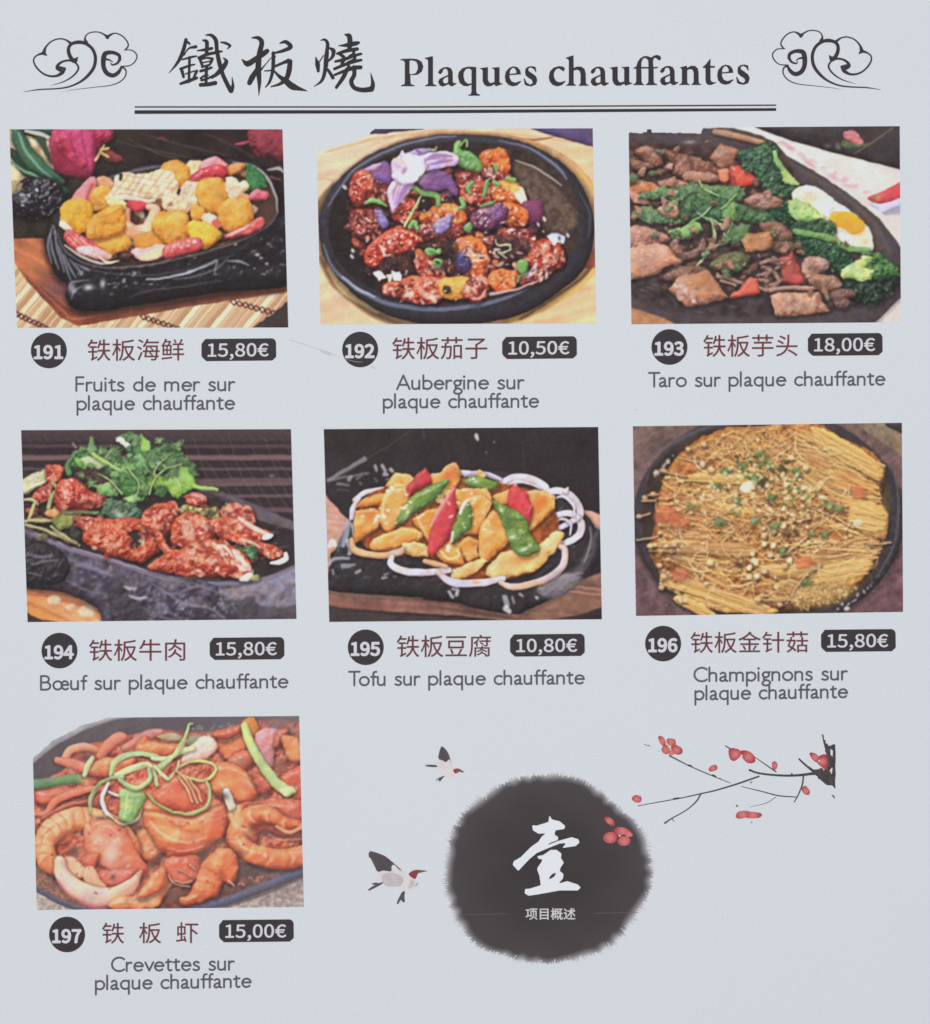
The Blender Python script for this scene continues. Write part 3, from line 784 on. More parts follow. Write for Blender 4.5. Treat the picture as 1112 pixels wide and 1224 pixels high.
    b('scallion', '530,130 545,90 566,96 560,120 590,130 630,160 634,200 612,202 570,186 540,164', G, bump=5, tex=0.08, spec=0.3)
    l('scallion', '560,104 578,84 582,110', [4, 4], G); 
    for q, w in (('205,318 230,306 262,314 286,330', [5, 10, 8, 4]), ('600,240 585,262 592,280', [8, 9, 6]), ('654,236 648,270 640,290', [8, 9, 5]), ('680,240 700,250', [8, 6]), ('556,300 570,326 556,336', [8, 9, 6]),
                 ('630,330 670,318 690,308', [4, 6, 3]), ('370,406 386,390 400,410', [8, 9, 8]), ('800,580 775,590 770,606', [5, 5, 4]), ('734,226 756,230', [9, 9]), ('684,180 690,196', [7, 6])):
        l('scallion', q, w, G, spec=0.3)
    for x, y, rx, ry in ((587, 407, 15, 18), (786, 550, 21, 25), (446, 500, 21, 14), (474, 538, 18, 15), (476, 498, 10, 10)):
        p.ell('scallion', x, y, rx, ry, 10, G, spec=0.4, bump=2)
    p.ell(None, 474, 538, 8, 5, 20, [(40, 60, 24)]*3, sh=0); p.ell(None, 452, 500, 9, 4, 10, [(70, 120, 46)]*3, sh=0)
    for q in ('690,452 700,476 740,470 744,492', '700,496 720,500 746,486', '700,500 730,520'):
        l('scallion', q, [3, 4, 3], [(80, 90, 60), (170, 176, 140), (220, 224, 200)])
    l('scallion', '350,404 376,360 398,320 414,280', [5, 6, 5, 3], [(130, 150, 70), (196, 210, 130), (226, 232, 180)])
    l('scallion', '352,284 380,262 420,280 470,290 474,324', [8, 9, 10, 11, 10], G, spec=0.3)
    # orchid
    O = [(120, 80, 140), (192, 156, 202), (242, 228, 244)]
    OD = [(74, 44, 92), (120, 76, 136), (164, 122, 180)]
    def zo(s): return [(154.4+.3889*x, 61.8+.3889*y) for x, y in pts_of(s)]
    b('orchid', zo('200,370 240,300 290,268 350,280 400,370 395,430 340,465 270,445 215,420'), OD, tex=0.06, bump=2)
    b('orchid', zo('128,340 180,308 240,286 290,285 260,320 190,352'), O, sh=0.2)
    b('orchid', zo('640,470 700,390 800,345 880,360 950,430 1000,500 1004,585 965,575 900,515 830,540 740,530 680,505'), OD, tex=0.07, bump=3)
    b('orchid', zo('480,185 520,190 600,160 700,140 790,150 700,190 620,260 560,280 500,240'), [(110, 80, 126), (172, 140, 184), (226, 206, 232)], tex=0.05)
    l('orchid', zo('620,150 660,190 620,240'), [3, 6, 3], [(120, 82, 140)]*3, sh=0.1)
    l('orchid', '440,116 462,122 470,112', 3, [(150, 170, 130)]*3, sh=0.1)
    o1 = b('orchid', zo('600,300 640,235 740,185 870,165 970,190 1018,238 985,292 900,308 800,330 700,350 630,340'), [(150, 110, 165), (222, 200, 228), (250, 244, 250)], bump=2, tex=0.04, r=40, k=0.4)
    for q, w in (('700,250 800,205 950,215', [3, 9, 4]), ('740,290 850,265 960,250', [3, 7, 3]), ('680,270 780,235 900,235', [2, 3, 2])):
        l(None, zo(q), w, [(132, 84, 150)]*3, clip=o1, sh=0, alpha=0.75, edge=5)
    o2 = b('orchid', zo('600,440 540,420 440,430 385,460 350,530 345,620 375,700 396,742 430,690 490,620 560,540'), [(150, 110, 165), (218, 194, 226), (250, 244, 250)], bump=2, tex=0.04, r=40, k=0.4)
    for q, w in (('560,480 500,540 430,660', [5, 12, 3]), ('450,470 410,540 392,620', [2, 5, 2]), ('480,460 440,560 404,660', [1.5, 2, 1])):
        l(None, zo(q), w, [(136, 88, 154)]*3, clip=o2, sh=0, alpha=0.7, edge=5)
    b('orchid', zo('380,300 400,250 450,220 480,170 510,200 560,185 610,210 680,230 700,280 690,340 640,400 600,450 540,465 480,450 430,440 390,390'), [(186, 156, 196), (234, 218, 238), (252, 250, 252)], bump=4, bw=26, tex=0.03, r=50, k=0.35, rag=3)
    for q in ('560,330 480,250 470,180', '540,340 430,300 390,270', '600,320 600,240 570,190', '600,360 660,300 690,260'):
        l(None, zo(q), [2, 4, 2], [(190, 150, 204)]*3, sh=0, alpha=0.55, edge=5)
    x_, y_ = zo('600,330')[0]; p.tone(x_, y_, 34, 40, (250, 250, 248), 0.9, ang=25)
    x_, y_ = zo('520,420')[0]; p.tone(x_, y_, 26, 14, (248, 246, 248), 0.8, ang=-20)
    x_, y_ = zo('505,350')[0]; p.tone(x_, y_, 9, 17, (132, 84, 130), 0.75, ang=30)
    x_, y_ = zo('430,310')[0]; p.tone(x_, y_, 14, 22, (206, 170, 214), 0.5)
    p.cut('0,0 236,0 238,46 214,70 130,100 25,132 0,140')
    p.finish()
    return p
DISHES['aubergine'] = dish_aubergine
# ---- 193 taro ---------------------------------------------------------------------------
TARO = [(96, 52, 40), (184, 128, 98), (226, 180, 150)]
MEAT = [(60, 30, 24), (140, 88, 68), (206, 160, 136)]
BROC = [(18, 36, 26), (46, 80, 54), (98, 136, 92)]
CORI = [(30, 56, 34), (84, 122, 76), (152, 180, 128)]
def dish_taro():
    p = Print(193, (226, 214, 206))
    b, l = p.blob, p.line
    p.grad('20,20 1090,20 1090,800 20,800', (232, 222, 214), (216, 204, 196), (700, 60), (1040, 760), tex=0.03, tw=60)
    # printed place mat with faded red writing
    for i in range(26):
        t = i/25; x, y = 596+330*t, 92+190*t
        b(None, [(x-9, y-6), (x+12, y-2), (x+8, y+8), (x-10, y+5)], [[(226, 150, 160)], [(240, 200, 204)], [(236, 236, 244)]][i % 3]*3, sh=0, alpha=0.5, edge=5, wob=3)
    p.tone(620, 105, 26, 10, (226, 110, 130), 0.55, ang=35); p.tone(700, 170, 34, 9, (222, 110, 130), 0.6, ang=38)
    p.tone(790, 222, 26, 8, (230, 140, 160), 0.6, ang=30); p.tone(850, 255, 30, 7, (226, 130, 150), 0.5, ang=10)
    b('dark_table', '505,36 560,20 1090,20 1090,205 1036,190 800,132 640,86', [(24, 20, 20), (44, 40, 40), (70, 64, 62)], smooth=False, sh=0.05, tex=0.1, tw=40)
    b('flower', '832,58 860,50 890,72 904,100 880,104 850,88', [(120, 50, 56), (205, 112, 114), (236, 170, 166)], bump=4, sh=0)
    b('leaf', '830,84 880,106 920,96 900,112 850,118 826,104', [(24, 40, 24), (70, 90, 58), (120, 140, 90)], bump=4, sh=0)
    p.tone(810, 108, 10, 14, (120, 124, 116), 0.7, ang=-20); p.tone(770, 106, 14, 8, (90, 86, 84), 0.7)
    gleam(p, '868,136 940,90 1012,40', [1.5, 2, 1.5], (150, 116, 100), 0.7)
    b('printed_mark', '918,302 940,290 1000,262 1050,240 1050,300 960,318', [(150, 30, 40), (206, 62, 66), (230, 110, 100)], sh=0)
    p.tone(955, 298, 14, 10, (196, 140, 80), 0.9, ang=-25); p.tone(940, 304, 8, 14, (110, 100, 80), 0.8, ang=20)
    b('printed_mark', '924,316 970,322 1050,300 1050,326 985,352 955,340', [(150, 140, 190), (196, 190, 226), (220, 216, 240)], sh=0)
    b(None, '975,352 1050,326 1050,350 1000,362', [(140, 140, 160)]*3, sh=0, alpha=0.7, edge=6)
    # white page showing where the photograph was cut out
    p.grad('20,10 310,10 310,40 304,60 200,56 37,58 20,60', (236, 240, 246), (236, 240, 246), (0, 0), (1, 0), edge=1.5)
    pan = b('hot_plate', '20,60 110,56 200,58 300,62 312,42 420,42 520,68 575,94 612,142 700,190 800,250 880,310 960,376 1012,444 1044,490 1044,660 942,760 760,766 400,772 20,780', [(30, 26, 28), (60, 52, 53), (92, 82, 82)], r=40, smooth=False, sh=0.25, sw=10, tex=0.05, k=0.25, rim=0.05)
    b(None, '104,58 106,44 118,44 120,58', [(54, 48, 50)]*3, sh=0)
    p.tone(262, 92, 22, 8, (190, 180, 176), 0.6); p.tone(262, 84, 10, 4, (60, 54, 54), 0.8)
    gleam(p, '600,150 700,212 800,268 900,350 960,420 1000,500', [3, 5, 6, 6, 5, 3], (92, 82, 80), 0.5, e=8)
    p.specks(20, '760,280 900,370 880,390 740,300', (1.5, 3), [(120, 112, 108)], a=0.5)
    b('wooden_board', '20,700 70,712 180,752 230,790 20,790', [(110, 60, 36), (180, 120, 78), (210, 160, 116)], tex=0.1, sh=0.1)
    l('wooden_stick', '356,54 400,62 480,82 560,100', [10, 12, 11, 9], [(110, 70, 46), (176, 128, 90), (214, 176, 140)], sh=0.5)
    # stew
    p.grad('20,130 120,100 360,110 600,140 700,300 900,520 900,690 600,735 200,720 20,600', (52, 36, 32), (46, 38, 38), (300, 100), (400, 700), smooth=True, tex=0.25, tw=26, edge=12)
    for i in range(120):
        x, y = p.rng.uniform(40, 560), p.rng.uniform(130, 640)
        if y > 560 and x < 150: continue
        c = [(120, 78, 60), (90, 58, 46), (150, 104, 84), (70, 46, 40)][int(p.rng.integers(4))]
        p.ell(None, x, y, p.rng.uniform(8, 26), p.rng.uniform(5, 12), p.rng.uniform(-40, 40), c, bump=3, spec=0.2, alpha=0.75, wob=3, sh=0.3)
    M = 'mushroom'
    def meat(n, q, pal=MEAT, **k):
        kw = dict(bump=5, bw=26, tex=0.1, tw=24, spec=0.3, sp=16, sh=0.5); kw.update(k)
        return b(n, q, pal, **kw)
    meat(M, '60,128 105,108 150,140 160,175 120,180 90,155'); meat(M, '45,160 90,165 130,185 60,190', [(50, 28, 22), (110, 70, 54), (160, 110, 90)])
    meat(M, '165,120 240,140 330,165 374,196 330,206 240,200 190,160', [(54, 28, 20), (118, 72, 52), (176, 120, 96)])
    meat(M, '196,205 225,160 250,145 270,190 232,214', MEAT); meat(M, '168,182 195,176 190,192', TARO)
    meat(M, '240,206 300,200 360,212 370,232 300,240 246,236', [(90, 50, 40), (170, 116, 92), (216, 170, 146)])
    meat(M, '150,232 220,234 260,248 200,256 152,250', [(90, 50, 40), (170, 110, 86), (210, 160, 136)])
    meat('taro_piece', '336,152 378,98 442,122 420,176 380,184', [(90, 54, 40), (164, 112, 84), (206, 160, 130)], smooth=False, bump=3)
    p.tone(390, 168, 30, 10, (110, 66, 48), 0.6, ang=15)
    meat('taro_piece', '40,240 80,232 130,250 165,272 130,282 60,280 38,262', [(110, 54, 24), (186, 114, 66), (224, 170, 120)])
    meat(M, '36,270 80,290 108,318 60,312', [(110, 70, 60), (190, 140, 120), (230, 190, 170)])
    b('pepper_slice', '370,196 400,188 408,216 396,240 374,228', [(150, 66, 34), (222, 124, 84), (244, 180, 140)], spec=0.4)
    b('pepper_slice', '408,184 440,178 470,192 508,228 500,246 450,260 420,256', [(140, 30, 20), (220, 76, 54), (244, 130, 104)], smooth=False, spec=0.5, sp=16, bump=2)
    b(None, '404,206 430,222 428,254 408,240', [(120, 40, 44)]*3, sh=0, alpha=0.7, edge=5)
    # broccoli
    def broc(q, n=50, pal=BROC):
        i = b('broccoli', q, pal, bump=12, bw=15, tex=0.2, tw=12, sh=0.5, wob=4, sw=16)
        p.specks(n, q, (2.5, 5), [(104, 150, 92), (60, 110, 64), (18, 44, 26), (12, 34, 22)], clip=i, asp=1.2, a=0.6)
        return i
    broc('440,130 500,108 560,96 582,120 572,150 600,190 640,220 610,262 560,270 520,250 505,215 470,190 445,165')
    l('broccoli', '575,130 590,170 640,230', [8, 10, 6], [(60, 110, 50), (130, 176, 96), (200, 220, 160)], sh=0.3)
    b('broccoli', '596,206 620,204 660,240 650,250 610,236', [(90, 130, 60), (160, 196, 110), (214, 232, 170)])
    broc('540,262 600,250 650,258 640,290 580,290', 20)
    # fried egg
    eg = b('fried_egg', '640,290 660,262 690,252 740,270 800,310 860,350 900,385 930,430 942,478 920,500 860,490 790,460 720,400 660,350', [(190, 180, 160), (240, 234, 214), (250, 248, 240)], bump=3, tex=0.03, sh=0.4, r=30, k=0.4)
    p.tone(700, 300, 30, 20, (220, 200, 150), 0.5, clip=eg); p.tone(860, 470, 40, 14, (200, 196, 180), 0.5, clip=eg)
    b('egg_yolk', '776,372 796,352 840,350 880,366 906,400 896,424 862,432 826,408 796,398', [(190, 110, 10), (236, 172, 40), (250, 206, 90)], sh=0.1, spec=0.3, edge=4, k=0.4)
    p.tone(860, 412, 30, 20, (228, 150, 50), 0.6, ang=30)
    broc('560,330 620,310 650,350 640,400 590,390 556,360', 24, [(8, 24, 16), (28, 66, 40), (70, 116, 70)])
    b('broccoli', '626,318 660,300 720,340 760,370 750,384 680,384 650,370', [(90, 130, 60), (166, 196, 110), (222, 236, 170)], bump=5, tex=0.1)
    broc('690,390 740,378 790,394 803,430 780,444 700,430 650,430 640,400', 40)
    l('broccoli', '650,420 700,432 780,450 850,486 920,490', [10, 12, 12, 12, 9], [(40, 90, 40), (104, 152, 76), (170, 200, 130)], sh=0.4, bump=3)
    broc('630,440 700,446 780,460 850,500 870,560 830,580 760,560 690,510 640,480', 70, [(8, 24, 16), (26, 62, 40), (70, 112, 70)])
    p.specks(8, '780,450 850,470 850,480 790,470', (3, 5), [(70, 46, 34)], a=0.8)
    broc('820,600 900,580 1000,560 1036,580 1030,640 960,690 880,680 830,640', 40, [(8, 16, 12), (26, 40, 30), (60, 84, 60)])
    broc('900,540 950,500 980,520 1036,570 1030,590 950,600 910,580', 30, [(20, 56, 26), (66, 116, 56), (130, 170, 100)])
    b('broccoli', '822,590 836,562 870,540 910,510 936,520 905,548 940,570 920,600 860,600', [(120, 150, 70), (190, 212, 130), (228, 240, 180)], bump=5, tex=0.1)
    # coriander
    cor = p.leaf
    b('coriander', '70,290 140,268 220,250 280,250 360,250 440,262 470,290 430,310 330,300 230,300 150,300 90,306', CORI, bump=7, bw=28, tex=0.14, sh=0.5)
    b('coriander', '50,356 110,330 160,350 240,372 220,390 130,392 80,376', [(30, 60, 36), (90, 124, 80), (140, 170, 116)], bump=6, tex=0.12, sh=0.5)
    b('coriander', '230,330 290,290 370,300 430,330 440,370 380,390 300,380 240,388', [(16, 44, 26), (54, 96, 58), (110, 150, 94)], bump=8, tex=0.15, sh=0.5, wob=4)
    cor('coriander', 220, 300, 66, 150, CORI); cor('coriander', 256, 280, 46, -60, CORI); cor('coriander', 330, 350, 70, -150, [(16, 46, 28), (60, 104, 62), (110, 150, 94)])
    b('coriander', '380,350 404,310 420,318 464,322 446,344 444,372 410,386 386,376', [(40, 90, 40), (104, 158, 84), (170, 206, 130)], smooth=False, bump=4, tex=0.1)
    b('coriander', '186,424 240,404 278,380 300,392 310,410 270,436 214,452', [(50, 96, 44), (124, 172, 94), (186, 216, 140)], smooth=False, bump=4, tex=0.1)
    b('coriander', '396,404 480,400 478,440 440,466 400,450', [(24, 50, 30), (76, 108, 64), (124, 150, 100)], bump=4, tex=0.1)
    b('coriander', '440,340 520,330 570,370 540,392 470,380', [(18, 46, 28), (60, 98, 60), (110, 144, 92)], bump=8, tex=0.15, wob=3)
    for q in ('300,240 320,270 370,290', '296,232 306,262', '380,340 410,310 432,286', '290,350 330,380 390,400', '340,330 310,360 260,390', '320,370 350,380 390,416', '380,380 420,390 400,430'):
        l('coriander', q, [3, 3.5, 2.5], [(90, 130, 70), (156, 190, 120), (205, 226, 170)], sh=0.3)
    l('coriander', '338,376 352,430 346,470 320,510 284,556', [5, 6, 5, 5, 4], [(80, 100, 60), (158, 176, 116), (210, 220, 170)], sh=0.4)
    l('coriander', '236,526 290,498 340,480 400,460 388,430', [4, 5, 5, 5, 4], [(90, 110, 60), (172, 190, 120), (214, 224, 170)], sh=0.4)
    meat('bean', '146,336 190,320 216,338 210,366 170,362', [(100, 62, 46), (176, 124, 94), (236, 206, 180)], spec=0.6)
    # lower pieces
    meat('taro_piece', '36,412 80,404 150,424 192,450 130,470 40,480', [(100, 56, 46), (176, 120, 98), (220, 172, 150)])
    meat('taro_piece', '36,496 90,474 160,472 205,502 232,530 180,548 130,580 36,590', [(120, 72, 54), (206, 148, 118), (230, 184, 156)], tex=0.08, bump=2)
    meat('taro_piece', '36,578 70,584 44,600', [(100, 60, 40), (160, 110, 80), (190, 140, 110)])
    meat(M, '190,470 214,450 230,500 280,490 310,450 320,480 270,520 220,514', [(60, 36, 32), (130, 88, 74), (190, 140, 120)])
    meat(M, '470,300 540,282 600,306 586,330 520,336 472,318', [(80, 48, 40), (156, 108, 88), (210, 166, 146)])
    meat(M, '520,400 570,384 620,410 640,440 600,460 550,440', [(54, 34, 26), (118, 80, 58), (164, 122, 96)])
    meat(M, '560,466 630,460 650,490 590,500', [(50, 34, 28), (100, 70, 54), (140, 104, 84)])
    meat('taro_piece', '455,458 470,432 556,428 570,450 560,484 470,494', [(110, 60, 32), (186, 124, 78), (220, 166, 120)], smooth=False, bump=2)
    b('green_pepper', '338,540 400,504 452,500 480,530 440,566 400,578 350,560', [(30, 34, 18), (80, 84, 50), (124, 130, 86)], bump=4, spec=0.3)
    meat(M, '170,580 240,556 300,552 320,570 240,590 180,604', [(60, 34, 28), (120, 80, 66), (160, 116, 100)])
    big = meat('taro_piece', '186,636 220,590 330,566 360,610 402,664 330,684 250,698', [(104, 60, 44), (180, 124, 92), (222, 178, 152)], smooth=False, bump=3, spec=0.2)
    p.tone(310, 610, 46, 34, (176, 112, 62), 0.7, clip=big); 
    p.specks(16, '200,610 260,600 280,680 230,690', (3, 7), [(226, 200, 190), (206, 170, 160)], clip=big, asp=2, a=0.7, ang=20)
    l(None, '200,640 260,650 390,650', [3, 3, 2], [(206, 150, 120)]*3, clip=big, sh=0, alpha=0.6)
    l(M, '364,590 400,596 460,612', [7, 8, 6], [(80, 56, 46), (150, 112, 92), (200, 170, 150)], spec=0.3); l(M, '376,606 430,620', [5, 4], [(90, 60, 50), (160, 120, 100), (200, 170, 150)])
    b('pepper_slice', '486,590 510,594 522,650 480,660 410,664 440,640', [(130, 34, 26), (214, 86, 66), (240, 130, 106)], smooth=False, spec=0.4, bump=2)
    for q in ('524,540 560,530 600,545 580,560', '530,580 570,574 590,610 560,620', '530,556 560,566 544,590', '600,600 560,640 520,630', '520,600 550,606', '570,520 590,530'):
        l(M, q, [7, 9, 6], [(70, 44, 38), (140, 100, 84), (200, 160, 140)], spec=0.3, bump=4)
    b('pepper_slice', '590,520 640,502 664,550 692,605 660,618 610,610 600,560', [(80, 20, 22), (160, 66, 56), (220, 110, 96)], smooth=False, spec=0.4, bump=2)
    p.tone(664, 598, 24, 14, (226, 84, 76), 0.7)
    meat(M, '676,560 690,524 740,516 772,536 768,560 730,580 720,600 690,596', [(80, 52, 44), (164, 120, 100), (222, 180, 164)])
    meat(M, '700,600 740,584 800,590 822,620 790,640 730,630', [(70, 46, 34), (140, 100, 76), (190, 146, 120)])
    l(M, '564,640 620,630 680,632 740,626', [8, 8, 9, 8], [(90, 62, 52), (170, 126, 106), (216, 176, 156)], spec=0.3)
    l(M, '720,610 760,640 770,670', [10, 12, 7], [(70, 48, 38), (136, 100, 82), (186, 146, 126)], spec=0.3)
    meat(M, '780,660 810,636 850,640 874,660 840,670 850,690 820,706', [(54, 34, 30), (112, 78, 66), (166, 126, 110)], bump=8)
    tb = meat('taro_piece', '562,660 600,652 740,646 752,690 772,716 690,726 580,734', [(110, 68, 52), (190, 136, 106), (224, 180, 152)], smooth=False, tex=0.16, tw=18, bump=3)
    l(None, '564,662 578,728', [2, 2], [(226, 196, 176)]*3, clip=tb, sh=0, alpha=0.6)
    p.bits(None, 50, '60,140 330,120 520,240 620,420 780,620 520,640 300,560 60,400', (6, 13), [MEAT, TARO, [(60, 36, 30), (120, 80, 62), (190, 140, 116)], [(30, 50, 30), (80, 112, 70), (140, 166, 112)]], spec=0.5, alpha=0.8)
    p.specks(40, '60,140 560,150 800,640 200,600', (1.5, 3.5), [(236, 206, 186), (210, 170, 150)], a=0.6, asp=2.2)
    for x, y in ((110, 630), (130, 620), (90, 640), (300, 720), (420, 700)):
        p.tone(x, y, 14, 4, (120, 110, 112), 0.5, ang=10)
    p.cut('20,10 310,10 310,40 304,60 200,56 122,57 120,44 104,44 102,57 37,58 0,60')
    p.finish()
    return p
DISHES['taro'] = dish_taro

# ---- 194 beef -----------------------------------------------------------------------------
BEEF = [(96, 24, 16), (196, 76, 48), (244, 168, 134)]
BEEFD = [(80, 16, 14), (180, 58, 42), (232, 140, 112)]
PAN = [(16, 15, 19), (54, 49, 60), (150, 142, 162)]
HERB = [(24, 46, 28), (72, 112, 62), (146, 178, 118)]
def dish_beef():
    p = Print(194, (38, 30, 32))
    b, l = p.blob, p.line
    # dark woven mat
    y = 36
    for i, (h, c) in enumerate(((26, (58, 44, 46)), (22, (46, 40, 42)), (14, (34, 28, 30)), (10, (70, 52, 54)), (26, (30, 24, 26)), (20, (104, 76, 76)), (26, (32, 26, 28)), (12, (74, 60, 62)), (24, (32, 26, 28)), (24, (84, 62, 64)), (10, (92, 72, 74)), (30, (34, 28, 30)), (12, (88, 66, 70)), (34, (32, 26, 28)), (20, (84, 60, 64)), (40, (30, 26, 28)), (30, (70, 54, 56)))):
        l(None, [(20, y+h/2+2), (300, y+h/2), (620, y+h/2+4), (1090, y+h/2)], h/2, [c]*3, tex=0, sh=0, rim=0.1, edge=5, wob=1.5)
        y += h
    for i in range(26):
        x = 330+i*44
        gleam(p, [(x, 150-i % 3*40), (x+60, 235), (x+150+i % 2*20, 380)], [1.2, 1.6, 1.6], (110, 92, 96), 0.45, e=2.5)
    for i in range(30):
        x = 60+i*36
        gleam(p, [(x, 62), (x+26, 86)], 1.5, (92, 74, 76), 0.35, e=3)
    p.tone(974, 212, 10, 6, (120, 110, 112), 0.8)
    # plate
    p.grad('20,560 110,590 300,650 520,760 520,800 20,800', (206, 122, 66), (222, 150, 96), (80, 620), (300, 760), streak=(24, 11, 0.16), tex=0.06, name='wooden_board')
    for q in ('70,650 200,670 420,742', '70,612 200,640 330,680'):
        gleam(p, q, [4, 7, 3], (150, 66, 60), 0.55, e=5)
    p.tone(110, 730, 60, 26, (226, 140, 50), 0.7, ang=20)
    p.grad('20,690 60,706 84,728 130,744 190,752 240,800 20,800', (44, 34, 32), (40, 30, 30), (60, 700), (200, 780), edge=4)
    for x, yy, r in ((170, 674, 24), (290, 716, 32), (228, 700, 17)):
        b('garlic', [(x-r, yy), (x-r*.5, yy-r*.6), (x+r*.6, yy-r*.6), (x+r, yy), (x+r*.4, yy+r*.6), (x-r*.6, yy+r*.5)], [(190, 150, 110), (228, 206, 168), (246, 236, 210)], bump=4, alpha=0.8, sh=0.1, edge=5)
    hp = b('hot_plate', '20,400 70,410 200,470 400,540 600,595 760,608 900,604 1000,570 1090,520 1090,780 430,780 330,700 200,640 20,600', PAN, r=60, bump=8, bw=60, tex=0.06, tw=40, spec=0.15, smooth=True, sh=0.6, sw=20, k=0.5)
    b('hot_plate', '700,270 760,262 860,300 960,340 1090,410 1090,460 960,420 860,340 760,290', [(34, 30, 34), (74, 66, 72), (120, 110, 118)], sh=0.4, spec=0.1)
    inner = p.grad('20,180 60,200 200,190 500,230 740,290 900,370 1090,430 1090,530 960,580 800,590 640,578 480,530 300,480 60,400', (40, 34, 28), (32, 26, 28), (100, 300), (1000, 480), smooth=True, tex=0.15, edge=4)
    gleam(p, '20,396 100,430 240,486 400,530 560,584 700,604 830,608 960,590 1090,536', [5, 7, 8, 9, 9, 8, 8, 9, 10], (126, 116, 138), 0.8, e=4)
    gleam(p, '60,404 200,464 330,506 480,552 620,586 780,594', [2, 3, 3, 3, 3, 2], (176, 166, 188), 0.55, e=3)
    gleam(p, '20,440 120,470 240,526 300,538', [2, 5, 6, 3], (96, 88, 108), 0.8, e=6)
    b('dark_ball', '20,450 90,448 160,470 210,510 228,556 200,600 120,612 20,606', [(10, 9, 11), (34, 32, 34), (84, 80, 90)], r=60, bump=8, bw=24, spec=0.3, sh=0.3)
    for q in ('90,540 130,528 180,524', '70,500 120,512 160,505', '75,570 120,580'):
        gleam(p, q, [3, 6, 3], (140, 134, 150), 0.6, e=6)
    gleam(p, '250,540 300,548 380,580', [6, 9, 5], (138, 128, 152), 0.7, e=8)
    gleam(p, '216,600 300,640 370,650', [3, 4, 3], (104, 96, 112), 0.6, e=4)
    # dark carved paw
    b('carved_handle', '380,620 420,590 520,600 600,640 660,600 760,618 820,670 866,730 870,760 430,760 380,680', PAN, r=50, bump=16, bw=60, tex=0.05, spec=0.35, sh=0.5, k=0.6)
    b(None, '370,640 420,600 440,660 520,720 470,760 400,720', [(26, 24, 28), (46, 42, 48), (84, 78, 90)], bump=8, sh=0, alpha=0.85, edge=10)
    for q, c in (('430,622 450,630 470,628', (220, 214, 226)), ('448,656 480,664 510,664', (226, 222, 232)), ('520,600 600,650 700,620 790,650', (120, 112, 130)), ('560,620 640,680 740,700 800,740', (130, 122, 140)), ('540,640 560,690 640,740', (110, 102, 120)), ('780,630 830,690 866,740', (164, 156, 176)), ('500,700 560,730 620,744', (100, 94, 108)), ('600,600 660,604 720,620', (90, 84, 98))):
        gleam(p, q, [3, 6, 3], c, 0.65, e=5)
    b('carved_handle', '780,640 880,620 990,590 1090,550 1090,720 1010,710 960,740 900,700 830,690', [(46, 42, 50), (118, 110, 126), (184, 176, 192)], r=50, bump=10, bw=60, tex=0.05, sh=0.3, k=0.5)
    b(None, '840,690 900,660 930,690 1000,700 1090,690 1090,790 880,790', [(34, 30, 36), (56, 52, 56), (90, 84, 92)], bump=6, sh=0, alpha=0.9, edge=10)
    p.tone(940, 660, 20, 14, (60, 54, 66), 0.7); p.tone(1010, 680, 26, 10, (140, 132, 150), 0.5)
    # vegetables left
    p.bits(None, 40, '60,260 140,200 330,280 330,350 250,460 70,410', (6, 14), [[(40, 34, 24), (110, 100, 60), (176, 170, 120)], BEEFD, [(60, 40, 30), (130, 90, 66), (190, 150, 120)]], spec=0.4)
    b('scallion', '40,240 60,222 130,190 146,206 140,232 60,280 40,276', [(140, 130, 70), (214, 206, 150), (238, 236, 206)], bump=3, spec=0.3)
    l('scallion', '60,270 110,244 140,234', [4, 6, 3], [(150, 140, 90), (226, 214, 180), (244, 238, 220)])
    def beef(q, pal=BEEF, n=24, sz=(2.5, 6.5)):
        i = b('beef_piece', q, pal, bump=11, bw=34, tex=0.12, tw=26, spec=0.7, sp=10, wob=2.5, sh=0.55, sw=14)
        P = pts_of(q)
        p.specks(int(n*0.8), q, (sz[0]*1.1, sz[1]*1.1), [(248, 196, 166), (238, 150, 112), (250, 222, 202), (222, 112, 76)], clip=i, asp=2.6, a=0.6, ang=40, jit=60)
        p.specks(n//2, q, (3, 8), [(120, 24, 16), (96, 20, 16), (150, 40, 26)], clip=i, asp=2.2, a=0.65, ang=40, jit=60)
        return i
    beef('136,180 170,172 202,184 196,220 170,234 148,226', BEEF, 8)
    beef('90,280 130,250 166,240 160,290 120,312 92,304', BEEFD, 10)
    l('scallion', '150,330 160,290 180,262 166,240', [8, 8, 9, 8], [(90, 90, 40), (160, 160, 100), (200, 206, 150)])
    for q, w in (('60,300 90,300 110,320', [4, 6, 4]), ('76,370 90,330 96,316', [7, 8, 6]), ('62,380 130,376 180,380', [6, 8, 6]), ('64,394 130,412 200,440 260,470', [5, 6, 7, 5]), ('160,400 200,430 250,460', [6, 7, 6]), ('290,380 310,430', [4, 3])):
        l('scallion', q, w, [(100, 96, 56), (176, 174, 120), (216, 216, 170)], sh=0.4)
    l('scallion', '170,350 240,346 330,348', [7, 7, 6], [(96, 110, 50), (168, 176, 110), (210, 216, 160)], sh=0.4)
    b('scallion', '160,372 200,356 236,366 230,400 190,406', [(80, 84, 30), (140, 146, 70), (190, 194, 120)], bump=5)
    b('onion', '136,350 160,334 190,344 170,366', [(150, 84, 40), (222, 160, 100), (244, 210, 160)])
    b('mushroom', '230,400 280,392 300,430 270,455 236,440', [(16, 16, 14), (40, 40, 34), (80, 80, 70)], bump=6)
    beef('176,290 190,240 236,222 280,250 310,275 355,282 350,318 300,330 240,330 190,338', BEEFD, 22)
    p.tone(300, 316, 44, 12, (60, 30, 30), 0.7, ang=10)
